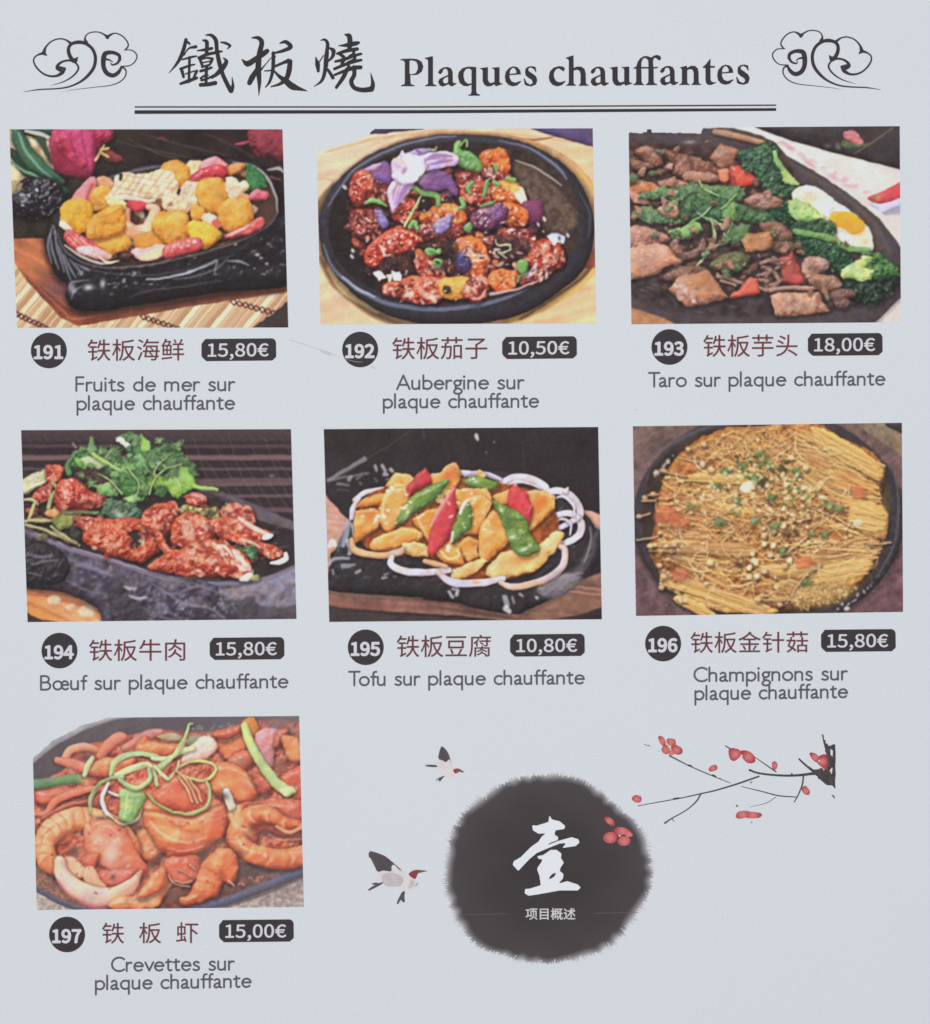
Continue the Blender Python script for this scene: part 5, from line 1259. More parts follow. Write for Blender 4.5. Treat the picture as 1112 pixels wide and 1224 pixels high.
    bundle('140,590 200,600 320,640 440,690 560,720 540,740 380,726 240,680 150,630', 150, 605, 520, 725, 34, 26, [EN, ENL, ENB], head=0.4)
    bundle('110,480 200,470 330,480 480,500 470,520 300,520 130,505', 110, 490, 480, 500, 22, 16, [EN, ENB], head=0.5)
    bundle('190,670 260,690 340,740 290,740 210,700', 200, 682, 330, 742, 10, 14, [EN, ENL], head=0.6)
    bundle('230,240 330,216 470,236 460,252 330,250', 220, 238, 470, 240, 12, 10, [ENL, EN])
    for q in ('680,340 740,362 800,390 850,420', '560,536 620,500 660,470 700,430', '600,700 640,640 680,590 730,556', '500,684 560,688 600,690', '520,370 580,372 600,380', '600,405 640,395 690,384', '50,464 90,460 130,452', '900,480 950,478 990,474'):
        l('enoki_stem', q, [2.8, 3.8, 3.2], [(120, 80, 46), (212, 166, 114), (246, 214, 176)], sh=0.5)
    for x, y in ((100, 488), (190, 482), (150, 600), (140, 640), (580, 704), (502, 686), (110, 296), (80, 310), (60, 378), (134, 560), (240, 128), (300, 112), (150, 210)):
        p.ell('enoki_cap', x, y, 9, 7, 0, [(120, 80, 46), (214, 170, 120), (246, 220, 186)], sh=0.5)
    for q in ('92,300 130,296', '70,322 120,320', '60,380 100,366', '200,160 300,180', '150,212 230,230'):
        l(None, q, 3.5, [(110, 76, 46), (196, 150, 104), (230, 190, 150)], sh=0.4)
    for x, y in ((524, 418), (520, 448), (522, 480), (550, 486), (474, 516), (480, 540), (464, 566), (470, 600), (490, 548), (570, 638), (322, 550), (590, 412), (560, 432), (610, 540), (540, 520), (676, 200), (620, 160), (290, 188), (326, 206), (546, 186), (490, 600), (520, 576), (600, 560)):
        p.ell('enoki_cap', x+p.rng.uniform(-4, 4), y, p.rng.uniform(7, 11), p.rng.uniform(8, 11), 20, [(140, 100, 50), (232, 200, 146), (254, 240, 212)], sh=0.55, sw=8)
    # garlic, chopped scallion, pepper
    stems(160, 900, 80, 690, 160, 14, 60, (30, 90), [ENL, [(206, 160, 90), (250, 224, 160), (255, 246, 214)]], head=0.2, curve=26, w=(1.2, 2.4))
    p.specks(160, '140,240 500,70 860,150 950,400 800,640 500,710 200,620', (1.2, 2.8), [(255, 242, 206), (250, 226, 170)], a=0.65, asp=2.4)  # gloss specks: highlights printed into the colour of the strands
    p.specks(60, '400,160 560,140 720,280 760,360 560,340 430,260', (4, 8), [(70, 96, 36), (96, 128, 50), (50, 74, 30)], a=0.85, asp=1.5)
    for x, y in ((345, 262), (380, 210), (440, 184), (500, 150), (260, 336), (420, 320), (560, 410), (700, 440), (740, 440), (760, 340), (800, 350), (486, 240), (544, 310), (640, 210), (580, 500), (360, 400), (490, 392), (680, 620), (416, 362)):
        p.ell('scallion', x, y, p.rng.uniform(12, 20), p.rng.uniform(8, 12), p.rng.uniform(-50, 50), [(50, 62, 30), (98, 120, 62), (160, 176, 110)], bump=4, spec=0.3, wob=2, rag=5)
    for x, y in ((516, 268), (606, 444), (640, 440), (590, 200), (520, 246), (430, 560)):
        p.ell(None, x, y, 16, 12, 20, [(50, 40, 26)]*3, sh=0, alpha=0.8, edge=5, wob=3)
    p.specks(110, '240,320 440,180 560,150 780,280 700,380 500,360', (3, 6.5), [(240, 226, 170), (226, 214, 150), (246, 238, 200)], a=0.8, asp=1.3)
    p.specks(20, '450,250 480,250 480,280 440,280', (4, 7), [(244, 234, 200)], a=0.8)
    for q in ('112,380 150,340 190,350 200,380 150,400', '170,400 200,380 240,390 230,420 190,420', '180,580 220,570 240,600 200,620', '640,540 690,530 700,560 650,570', '840,280 880,270 900,300 860,310'):
        b('pepper_slice', q, [(150, 54, 30), (214, 96, 58), (240, 150, 104)], alpha=0.6, edge=7, sh=0.2, bump=3)
    for x, y, c in ((830, 230, (206, 120, 60)), (870, 260, (214, 130, 60)), (820, 320, (210, 140, 70)), (280, 330, (220, 160, 90)), (160, 300, (196, 110, 70)), (590, 640, (170, 130, 60)), (760, 660, (170, 130, 70)), (450, 360, (236, 190, 90)), (370, 300, (244, 210, 120)), (380, 340, (230, 170, 80))):
        p.tone(x, y, 40, 16, c, 0.5)
    b(None, '640,650 760,620 860,640 800,690 680,710 620,690', [(120, 90, 40), (176, 140, 74), (214, 180, 110)], sh=0, alpha=0.6, edge=14, tex=0.25, tw=10)
    p.specks(60, '640,650 860,640 800,690 640,710', (1.5, 3), [(236, 214, 160)], a=0.7)
    p.ell(None, 862, 402, 14, 10, 0, WHT, sh=0, alpha=0.6, edge=5)
    gleam(p, '960,300 975,390 950,500', [1.5, 2, 1.5], (120, 110, 100), 0.5)
    p.ell(None, 826, 716, 10, 7, 0, WHT, sh=0, alpha=0.8, edge=3); p.specks(14, '780,720 900,640 920,640 800,730', (2, 4), [(200, 196, 190)], a=0.7)
    p.finish(soft=2.2)
    return p
DISHES['enoki'] = dish_enoki

# ---- 197 prawns -----------------------------------------------------------------------------------
PR = [(140, 40, 22), (222, 110, 62), (250, 190, 130)]
PRL = [(180, 70, 40), (232, 140, 90), (250, 206, 164)]
SAU = [(100, 30, 22), (192, 82, 58), (236, 150, 116)]
ONI = [(190, 120, 110), (232, 190, 166), (250, 232, 214)]
SC = [(106, 134, 74), (164, 190, 118), (220, 232, 182)]
SCL = [(140, 156, 90), (202, 212, 148), (240, 242, 206)]
def dish_prawn():
    p = Print(197, (64, 58, 62))
    b, l = p.blob, p.line
    pan = p.grad('20,20 1090,20 1090,800 20,800', (70, 66, 70), (60, 52, 54), (400, 40), (400, 300), tex=0.06)
    # sauce bed
    b('sauce', '60,300 160,240 240,150 400,110 520,90 700,90 800,60 900,50 1090,80 1090,600 960,650 760,700 560,740 300,740 120,660 60,500', SAU, bump=10, bw=30, tex=0.2, tw=24, sh=0.2, wob=4, spec=0.3, r=60)
    p.tone(980, 80, 80, 26, (90, 84, 88), 0.8, ang=20)
    p.grad('560,90 760,90 860,48 1060,60 1060,30 560,30', (66, 62, 66), (84, 82, 88), (600, 50), (1050, 60), edge=16, smooth=True)
    p.specks(24, '640,70 820,56 820,70 660,84', (2, 4), [(120, 116, 122)], a=0.6)
    # rim at lower edge and table
    p.grad('20,600 90,660 200,722 340,748 560,752 760,716 920,660 1090,590 1090,800 20,800', (170, 152, 142), (150, 134, 128), (60, 760), (1040, 720), tex=0.16, tw=14, edge=3, smooth=True)
    p.specks(60, '30,690 150,740 150,790 30,790', (2, 5), [(206, 190, 176), (130, 112, 104)], a=0.5); p.specks(60, '900,740 1060,660 1060,760 880,760', (2, 5), [(196, 182, 170), (120, 106, 100)], a=0.5)
    l('pan_rim', '20,620 90,676 200,730 340,756 560,756 740,724 900,668 1000,628 1090,590', [14, 15, 15, 14, 15, 17, 18, 18, 18], [(40, 40, 52), (68, 72, 94), (112, 118, 142)], sh=0.4, off=(0, -6))
    l(None, '560,768 760,736 920,684 1090,610', [6, 8, 8, 8], [(64, 58, 58)]*3, sh=0, edge=5, alpha=0.8)
    p.grad('20,540 80,590 180,650 260,700 300,740 200,726 90,670 20,620', (120, 84, 66), (110, 70, 56), (40, 600), (240, 720), smooth=True, tex=0.25, tw=10, edge=6)
    p.grad('540,700 620,660 820,580 1090,560 1090,580 960,628 800,690 640,738 560,744', (96, 46, 36), (84, 66, 60), (600, 720), (1000, 590), smooth=True, tex=0.22, tw=16, edge=8)
    p.tone(880, 600, 120, 30, (70, 60, 56), 0.7, ang=-10); p.specks(20, '820,650 900,620 900,640 830,664', (2, 4), [(200, 110, 100)], a=0.6)
    # far pieces
    def pr(n, q, pal=PR, **k):
        kw = dict(bump=6, bw=60, tex=0.09, tw=40, spec=0.35, sp=14, sh=0.6, sw=16, r=30, k=0.8); kw.update(k)
        return b(n, q, pal, **kw)
    O = 'onion'
    l(O, '180,190 200,160 250,148 300,160', [14, 16, 15, 10], [(170, 86, 60), (224, 148, 112), (246, 200, 170)], sh=0.4)
    p.tone(254, 186, 22, 14, (64, 52, 50), 0.9)
    l(O, '150,196 200,208 250,226 280,240', [12, 18, 18, 12], [(170, 70, 50), (222, 118, 84), (246, 190, 160)], sh=0.4)
    l(O, '310,180 340,140 380,112 396,110', [16, 22, 20, 14], [(160, 66, 50), (214, 110, 84), (240, 170, 146)], sh=0.4)
    l(O, '400,150 440,130 490,100 530,92', [12, 16, 18, 12], [(150, 70, 66), (200, 114, 102), (232, 176, 166)], sh=0.3)
    pr('sauce_piece', '440,160 470,110 500,130 560,134 620,140 600,170 520,180'); pr('sauce_piece', '260,240 300,200 370,186 440,190 400,240 300,256')
    b(O, '520,110 560,100 600,104 610,120 560,122', [(110, 96, 70), (160, 140, 106), (200, 186, 150)])
    pr('sauce_piece', '740,120 800,80 850,90 850,150 800,190 760,180'); pr('sauce_piece', '720,100 780,76 830,66 820,100 760,120', SAU); pr('sauce_piece', '836,60 858,42 880,50 890,80 860,110 842,90', [(170, 80, 20), (224, 134, 56), (246, 184, 120)])
    pr('sauce_piece', '780,190 850,160 880,190 840,230 790,220', SAU)
    b(O, '880,110 910,82 960,82 970,110 950,160 940,220 910,190 890,150', [(150, 80, 84), (206, 132, 136), (236, 190, 190)], bump=4, sh=0.5)
    pr('sauce_piece', '960,90 1000,90 970,150 950,140', SAU); pr('prawn', '980,110 1040,120 1060,170 1040,200 1000,180', [(150, 60, 30), (214, 122, 70), (240, 176, 126)]); p.tone(970, 220, 36, 26, (90, 60, 50), 0.7)
    pr('sauce_piece', '980,260 1060,220 1060,330 1000,330', SAU)
    p.ell('scallion', 656, 126, 34, 18, -10, [(60, 70, 50), (112, 120, 92), (160, 166, 140)])
    b(O, '610,200 640,150 690,110 726,116 740,150 700,186 660,200', ONI, bump=3, sh=0.4)
    pr('prawn', '720,220 760,204 830,230 900,280 890,330 830,350 760,330 724,300', PR); pr('prawn', '860,240 910,250 960,280 920,320 890,300', SAU); p.tone(830, 200, 30, 14, (130, 100, 76), 0.6)
    pr('sauce_piece', '70,310 180,300 280,294 240,330 160,350 90,360', SAU)
    l(O, '70,396 110,390 140,350 200,322 290,300', [8, 12, 14, 14, 10], [(170, 66, 46), (218, 110, 80), (240, 170, 140)], sh=0.5)
    l('sauce_piece', '100,410 180,370 260,350', [10, 12, 8], SAU, sh=0.5); p.tone(290, 360, 34, 22, (110, 50, 46), 0.7); p.tone(300, 386, 30, 16, (90, 50, 40), 0.6)
    l('scallion', '30,292 120,278 200,266 232,264', [18, 18, 17, 16], [(40, 80, 40), (86, 126, 78), (140, 170, 124)], sh=0.5); p.tone(250, 270, 20, 14, (220, 160, 90), 0.8)
    l('scallion', '252,250 262,216 280,188', [9, 12, 8], SCL, sh=0.4)
    # scallion behind the curls
    l('scallion', '842,70 860,130 900,200 950,270 1000,312', [14, 17, 18, 19, 20], [(120, 140, 60), (184, 200, 120), (230, 236, 190)], sh=0.5); b('scallion', '970,310 1010,296 1030,308 1000,330', SCL)
    # prawns
    def ring(n, q, w, pal=PR, seg=7):
        i = l(n, q, w, pal, bump=5, bw=60, tex=0.09, tw=40, spec=0.35, sp=14, sh=0.6, sw=18, k=0.8)
        C = crom(pts_of(q), False, 8)
        for k in range(1, seg):
            j = int(k*(len(C)-1)/seg); t = C[min(j+1, len(C)-1)]-C[j-1]; t = t/np.hypot(*t)
            W = np.interp(j/(len(C)-1), np.linspace(0, 1, len(w)), w)
            nn = np.array([-t[1], t[0]]); m = C[j]+t*W*0.18
            l(None, [C[j]-nn*W, m+t*4, C[j]+nn*W], [2, 4.5, 2], [(164, 54, 30)]*3, clip=i, sh=0, alpha=0.6, edge=5)
            l(None, [C[j]-nn*W*0.75+t*9, m+t*14, C[j]+nn*W*0.6+t*9], [3, 8, 3], [(252, 206, 146)]*3, clip=i, sh=0, alpha=0.5, edge=8)
        return i
    pr('prawn', '440,480 480,450 520,490 540,540 500,570 450,540', PR)
    p.tone(420, 440, 40, 30, (84, 70, 50), 0.7)
    # middle prawn
    pr('prawn', '500,340 540,290 590,246 640,270 690,320 690,370 640,390 560,370', [(150, 34, 24), (216, 92, 60), (246, 170, 126)], r=40)
    pm = pr('prawn', '460,374 500,340 560,380 660,400 720,350 756,350 776,420 750,490 680,530 600,548 540,536 510,500 480,440', PR, r=60, bump=7)
    p.tone(560, 480, 50, 24, (244, 170, 90), 0.6, ang=25, clip=pm); p.tone(650, 440, 30, 16, (240, 150, 70), 0.5, clip=pm); p.tone(720, 470, 24, 30, (196, 66, 44), 0.6, clip=pm); p.tone(520, 390, 26, 16, (240, 160, 80), 0.6, clip=pm)
    for q in ('516,350 560,400 640,430', '600,420 610,470 590,520', '660,410 690,450 680,500'):
        l(None, q, [2, 4, 2], [(180, 56, 36)]*3, clip=pm, sh=0, alpha=0.5, edge=4)
    for q in ('720,372 752,352', '716,400 748,396', '726,420 770,400'):
        gleam(p, q, [3, 4, 2], (240, 180, 150), 0.7)
    # right prawn
    rp = pr('prawn', '800,380 860,350 940,348 1060,350 1060,470 1000,480 940,462 900,470 880,520 820,490', SAU, r=50)
    ring('prawn', '1090,440 1000,430 940,400 880,396 830,430 810,480 850,530 920,556 1000,560 1090,540', [16, 22, 28, 36, 34, 36, 34, 36, 38, 36], PR, 9)
    p.tone(920, 464, 26, 12, (90, 50, 50), 0.9, ang=15); gleam(p, '940,480 1000,476 1060,466', [2, 3, 3], (80, 40, 36), 0.8, e=4); gleam(p, '960,440 1010,462 1060,440', [5, 7, 6], (240, 180, 120), 0.8, e=4)
    b(None, '780,380 800,360 830,370 830,440 810,460 790,430', [(190, 120, 60), (234, 184, 120), (250, 220, 176)], sh=0, alpha=0.8, edge=6)
    l('scallion', '776,312 784,340 792,366', [15, 16, 15], [(170, 170, 150), (222, 218, 200), (248, 246, 238)], sh=0.5)
    # left prawn
    ring('prawn', '150,590 110,560 104,500 140,446 210,416 290,420 350,450 400,520 420,580', [34, 38, 40, 44, 44, 44, 50, 56, 36], [(166, 66, 34), (230, 138, 84), (252, 206, 150)], 9)
    pr('prawn', '260,430 340,410 400,450 440,530 480,600 440,640 380,640 330,590 270,560 250,490', [(166, 50, 34), (222, 110, 74), (248, 186, 150)], r=40, bump=7)
    p.tone(214, 534, 26, 22, (84, 56, 44), 0.95); p.tone(350, 520, 34, 40, (240, 176, 150), 0.6, ang=-10); p.tone(320, 470, 40, 20, (232, 146, 120), 0.5)
    b('prawn', '130,590 160,560 170,620 140,630', PR); pr('sauce_piece', '240,560 300,540 280,600 250,590', SAU); pr('sauce_piece', '300,620 360,600 440,600 420,650 340,660', [(140, 46, 40), (200, 88, 66), (236, 150, 124)]); p.tone(356, 630, 12, 12, (90, 50, 44), 0.9)
    b(O, '170,560 210,556 250,600 240,630 200,620', [(190, 110, 80), (230, 166, 126), (248, 206, 176)], sh=0.4)
    b(O, '250,600 280,590 310,640 340,680 280,680 250,640', [(196, 110, 70), (232, 162, 116), (250, 210, 170)], sh=0.4)
    l(O, '160,570 170,620 220,670 290,700 360,694 420,660 460,606', [20, 28, 34, 36, 30, 24, 6], ONI, sh=0.5, sw=14, r=None) if False else l(O, '160,570 170,620 220,670 290,700 360,694 420,660 460,606', [20, 28, 34, 36, 30, 24, 6], ONI, sh=0.5, sw=14)
    p.tone(400, 680, 60, 20, (226, 140, 90), 0.6, ang=-25); gleam(p, '150,640 200,700 290,738 360,736', [4, 7, 8, 4], (196, 90, 90), 0.7, e=6)
    pr('prawn', '350,740 380,700 440,700 520,640 560,600 580,640 540,700 500,740', [(170, 66, 34), (230, 140, 84), (250, 200, 150)], r=30)
    pr('sauce_piece', '500,620 560,570 600,560 580,610 520,680 450,700', PR)
    # shells: pale flesh and red glaze, with yellow highlights printed into the colour
    for x, y, rx, ry, c, a, an in ((150, 455, 40, 22, (246, 200, 140), 0.6, -40), (110, 520, 20, 30, (244, 196, 130), 0.55, 0), (232, 424, 40, 14, (246, 196, 136), 0.55, -5), (196, 478, 26, 12, (222, 104, 56), 0.55, -35),
            (345, 548, 26, 30, (240, 200, 182), 0.75, 0), (340, 462, 30, 16, (206, 104, 92), 0.6, 10), (290, 480, 16, 30, (246, 196, 150), 0.5, 0), (258, 548, 20, 26, (208, 92, 62), 0.6, 0), (410, 520, 22, 36, (222, 112, 62), 0.6, -20), (440, 590, 24, 24, (204, 84, 66), 0.6, 0), (108, 590, 18, 20, (222, 120, 60), 0.55, 0),
            (584, 462, 60, 16, (250, 190, 112), 0.65, 22), (650, 440, 24, 16, (244, 160, 86), 0.6, 0), (530, 400, 26, 14, (250, 186, 100), 0.55, 30), (740, 410, 26, 40, (202, 74, 62), 0.6, 10), (640, 516, 60, 18, (212, 82, 60), 0.6, 0), (700, 440, 20, 26, (232, 130, 70), 0.5, 30),
            (849, 454, 26, 16, (246, 190, 130), 0.6, 60), (905, 520, 20, 16, (248, 196, 110), 0.65, 0), (981, 546, 50, 14, (240, 150, 84), 0.55, 0), (900, 390, 40, 12, (244, 166, 96), 0.5, -5), (940, 540, 16, 20, (206, 80, 60), 0.5, 0), (830, 510, 16, 30, (248, 190, 130), 0.55, -30), (1030, 390, 30, 20, (196, 80, 70), 0.5, 0), (780, 270, 50, 16, (244, 150, 76), 0.55, 25), (850, 300, 24, 16, (204, 84, 62), 0.5, 0)):
        p.tone(x, y, rx, ry, c, a, ang=an)
    for q, w in (('90,500 100,470 140,440', [2, 4, 2]), ('136,420 156,440 170,470', [2, 4, 2]), ('210,400 214,430 226,462', [2, 4, 2]), ('280,400 272,430 280,456', [2, 3, 2]), ('76,540 104,540 140,548', [2, 4, 2]), ('480,470 540,500 600,508 680,488', [2, 4, 4, 2]), ('560,420 600,440 640,436', [2, 3, 2])):
        l(None, q, w, [(184, 70, 40)]*3, sh=0, alpha=0.55, edge=5)
    for x, y, rx, ry, an in ((440, 440, 26, 12, 20), (690, 545, 36, 20, -15), (520, 560, 16, 24, 30), (765, 330, 24, 14, 20), (800, 545, 40, 24, 20), (500, 590, 14, 20, 40), (735, 500, 30, 12, -20), (60, 460, 10, 24, 0), (310, 410, 30, 8, 10)):
        p.tone(x, y, rx, ry, (74, 54, 44), 0.75, ang=an)  # shade in the gaps between prawns, printed as dark tone
    for q, w in (('490,420 540,470 620,500 700,480', [2, 5, 4, 2]), ('560,520 620,530 690,512', [1.5, 3, 1.5]), ('96,470 130,430 190,404', [2, 5, 2]), ('300,440 340,440 380,470', [1.5, 4, 1.5]), ('812,480 840,520 900,540', [2, 4, 2]), ('930,470 980,490 1050,488', [1.5, 3, 2]), ('870,372 920,362 990,366', [1.5, 3, 1.5]), ('700,600 740,560 780,540', [1.5, 4, 1.5]), ('540,300 580,270 620,262', [1.5, 4, 2]), ('740,230 790,226 840,250', [1.5, 3, 1.5])):
        l(None, q, w, [(255, 222, 176)]*3, sh=0, alpha=0.5, edge=5)  # thin specular lines printed along the shells
    l(None, '464,378 520,384 580,398 650,406 712,376 756,354', [3, 6, 7, 7, 5, 3], [(120, 44, 28)]*3, sh=0, alpha=0.7, edge=7)
    l(None, '470,392 530,402 600,418 660,422 720,392 760,368', [2, 4, 4, 4, 3, 2], [(250, 190, 130)]*3, sh=0, alpha=0.55, edge=6)
    p.tone(600, 300, 50, 30, (206, 84, 56), 0.5); p.tone(560, 330, 40, 16, (232, 130, 84), 0.5, ang=-30); p.tone(620, 380, 70, 14, (150, 52, 34), 0.55, ang=4)
    # small shell in the middle
    pr('prawn', '550,570 620,550 680,560 680,620 640,650 580,640', [(140, 34, 24), (206, 80, 54), (240, 150, 120)])
    for q in ('580,640 630,650 660,630', '560,620 580,650 640,664', '600,600 650,630', '640,580 660,600'):
        l('prawn_leg', q, [3, 3.5, 2], [(140, 70, 50), (206, 140, 110), (240, 196, 170)], sh=0.4)
    p.tone(580, 690, 30, 24, (90, 66, 50), 0.8); p.tone(690, 560, 22, 40, (80, 56, 50), 0.8, ang=25)
    tp = pr('prawn', '600,710 640,690 680,600 720,540 770,520 810,550 812,620 790,650 760,640 740,690 680,716 620,730', PR, r=44); p.tone(740, 570, 24, 16, (244, 160, 84), 0.7, clip=tp); p.tone(710, 640, 20, 40, (240, 150, 70), 0.5, ang=30, clip=tp)
    for q in ('650,690 700,680 740,690', '690,590 730,610 770,640', '660,640 710,650 750,660'):
        l(None, q, [2, 4, 2], [(180, 60, 34)]*3, clip=tp, sh=0, alpha=0.5, edge=4)
    gleam(p, '784,640 804,660', [4, 3], (220, 160, 120), 0.9)
    # scallion curls
    l('scallion', '350,250 356,210 400,180 460,172 510,184 540,200', [7.4, 9.8, 10.7, 9.8, 9.8, 8.2], SC, sh=0.5)
    l('scallion', '370,250 420,230 470,212 500,224 520,290', [10.7, 11.5, 9.8, 9.0, 7.4], SCL, sh=0.5)
    l('scallion', '500,190 560,190 620,160 650,154', [6.6, 9.8, 11.5, 9.8], SCL, sh=0.4)
    l('scallion', '530,220 580,180 620,120 636,66 650,62', [11.5, 9.0, 6.6, 4.9, 3.3], [(110, 140, 60), (176, 200, 120), (224, 234, 180)], sh=0.4)
    l('scallion', '596,222 640,204 700,200 734,220 730,250 690,270 640,262 590,240', [4.1, 4.9, 4.9, 4.9, 4.9, 4.9, 4.9, 4.1], [(150, 150, 60), (206, 206, 112), (236, 236, 170)], sh=0.4)
    l('scallion', '700,270 716,320 700,370 640,396 570,384 510,350 480,320', [4.9, 5.7, 6.6, 5.7, 4.9, 4.9, 4.1], [(90, 110, 40), (150, 166, 84), (206, 214, 150)], sh=0.4)
    l('scallion', '272,390 270,340 300,290 350,262 390,262', [4.1, 4.9, 5.7, 7.4, 8.2], [(80, 120, 60), (138, 174, 104), (190, 214, 160)], sh=0.4)
    l('scallion', '340,280 324,310 318,350 334,390 352,408', [4.9, 7.4, 8.2, 7.4, 4.9], [(190, 190, 190), (232, 230, 226), (250, 250, 248)], sh=0.4)
    l('scallion', '340,400 390,434 440,420 462,380', [3.3, 4.1, 4.9, 4.1], SCL, sh=0.4)
    l('scallion', '340,312 380,328 420,320', [3.3, 4.9, 4.1], [(190, 196, 180), (232, 234, 220), (250, 250, 244)], sh=0.3)
    b('scallion', '384,310 440,306 476,330 450,380 420,420 380,410 386,360', [(90, 140, 60), (146, 184, 106), (200, 222, 160)], bump=4, sh=0.5)
    l(None, '410,320 404,370 396,404', [2, 4, 3], [(206, 226, 160)]*3, sh=0, alpha=0.7, edge=4); l(None, '440,330 424,400', [3, 4], [(104, 150, 90)]*3, sh=0, alpha=0.6, edge=4)
    l('scallion', '380,270 440,300 490,270 490,230', [8.2, 9.8, 9.0, 7.4], SC, sh=0.5)
    for q_ in ('360,246 372,206 430,178 500,182', '380,258 440,232 500,216', '540,216 590,176 628,124', '700,280 710,330 690,372 630,390', '276,380 278,336 310,290'):
        l(None, q_, [1.5, 3, 1.5], [(232, 240, 200)]*3, sh=0, alpha=0.6, edge=4)
    l('scallion', '510,220 540,250 560,270', [6.6, 6.6, 4.9], SCL); l('scallion', '560,270 590,230 600,200', [4.1, 4.1, 3.3], SCL)
    for q in ('590,236 640,290 670,356', '596,256 630,300 650,350', '640,270 670,310 684,350'):
        l('scallion', q, [4, 4.5, 3.5], [(170, 90, 50), (232, 160, 110), (250, 210, 170)], sh=0.4)
    p.specks(60, '100,400 480,380 1040,400 1040,560 500,720 120,620', (1.5, 3.5), [(130, 30, 24), (160, 50, 36), (90, 30, 24)], a=0.6)
    # white of the page where the picture was cut out round the pan
    l('pan_rim', '30,230 60,196 130,140 240,80 330,48 420,36', [10, 12, 11, 11, 9, 5], [(110, 112, 120), (140, 142, 150), (176, 178, 186)], sh=0, edge=3)
    p.grad('20,20 440,20 400,34 330,40 240,68 130,126 70,178 20,226', (236, 240, 246), (236, 240, 246), (0, 0), (1, 0), edge=2)
    p.cut('0,0 440,0 430,36 330,42 240,70 130,128 70,180 0,240')
    p.finish(veil=(46, 40, 41))
    return p
DISHES['prawn'] = dish_prawn
# ================================ setting and page ================================
def prop(o, **k):
    for a, b in k.items(): o[a] = b
    return o

def slab(name, x0, y0, x1, y1, z0, z1, mat, n=1, parent=None, bevel=0.0):
    import bmesh
    bm = bmesh.new(); bmesh.ops.create_cube(bm, size=1.0)
    for v in bm.verts:
        v.co.x = (x0+x1)/2+v.co.x*(x1-x0); v.co.y = (y0+y1)/2+v.co.y*(y1-y0); v.co.z = (z0+z1)/2+v.co.z*(z1-z0)
    if bevel:
        bmesh.ops.bevel(bm, geom=list(bm.edges), offset=bevel, segments=3, affect='EDGES')
    me = bpy.data.meshes.new(name); bm.to_mesh(me); bm.free(); me.materials.append(mat)
    o = bpy.data.objects.new(name, me); COL.objects.link(o); o.parent = parent
    return o

prop(slab('table_surface', -0.6, -0.6, 0.6, 0.6, -0.03, -0.0012, TABLE, bevel=0.004), kind='structure')
c4 = P3(np.array([-30.0, 1142, 1142, -30]), np.array([-30.0, -30, 1330, 1330]))
page = slab('menu_page', c4[:, 0].min(), c4[:, 1].min(), c4[:, 0].max(), c4[:, 1].max(), -0.0009, 0.0, PAPER)
prop(page, label='white printed menu page with seven photographs of hot plate dishes under a brush lettered title', category='menu')
Z1, Z2, Z3 = 3e-5, 6e-5, 9e-5

# ================================ dish photographs ================================
PHOTOS = [
    ('seafood', (0, 140), ((11.4, 154.6), (337.8, 154.6), (344.8, 391.5), (20.5, 391.8)), 'printed photo of golden seafood and crab sticks on a black hot plate'),
    ('aubergine', (370, 140), ((378.2, 154.4), (708.6, 153.4), (713.0, 386.4), (383.4, 387.8)), 'printed photo of glazed aubergine with a purple orchid on a round iron plate'),
    ('taro', (740, 140), ((751.6, 153.0), (1075.6, 150.8), (1077.0, 385.2), (755.0, 387.6)), 'printed photo of taro stew with broccoli, coriander and a fried egg'),
    ('beef', (10, 500), ((25.4, 514.2), (348.0, 513.0), (354.6, 739.8), (33.2, 743.6)), 'printed photo of red glazed beef with a tuft of coriander'),
    ('tofu', (375, 500), ((387.2, 513.0), (715.2, 510.4), (719.6, 740.2), (393.8, 743.4)), 'printed photo of fried tofu with onion rings and sliced peppers'),
    ('enoki', (745, 495), ((756.6, 509.6), (1078.2, 505.4), (1079.6, 731.4), (760.4, 736.2)), 'printed photo of enoki mushrooms heaped in a round black pan'),
    ('prawn', (20, 845), ((38.4, 858.6), (357.8, 855.8), (363.4, 1084.0), (44.2, 1087.8)), 'printed photo of orange prawns with curled scallion strips'),
]
def sample(A, fu, fv):
    H, W = A.shape[:2]
    fu = np.clip(fu, 0, W-1.001); fv = np.clip(fv, 0, H-1.001)
    j = fu.astype(int); i = fv.astype(int); a = (fu-j)[..., None]; b = (fv-i)[..., None]
    return (A[i, j]*(1-a)+A[i, j+1]*a)*(1-b)+(A[i+1, j]*(1-a)+A[i+1, j+1]*a)*b

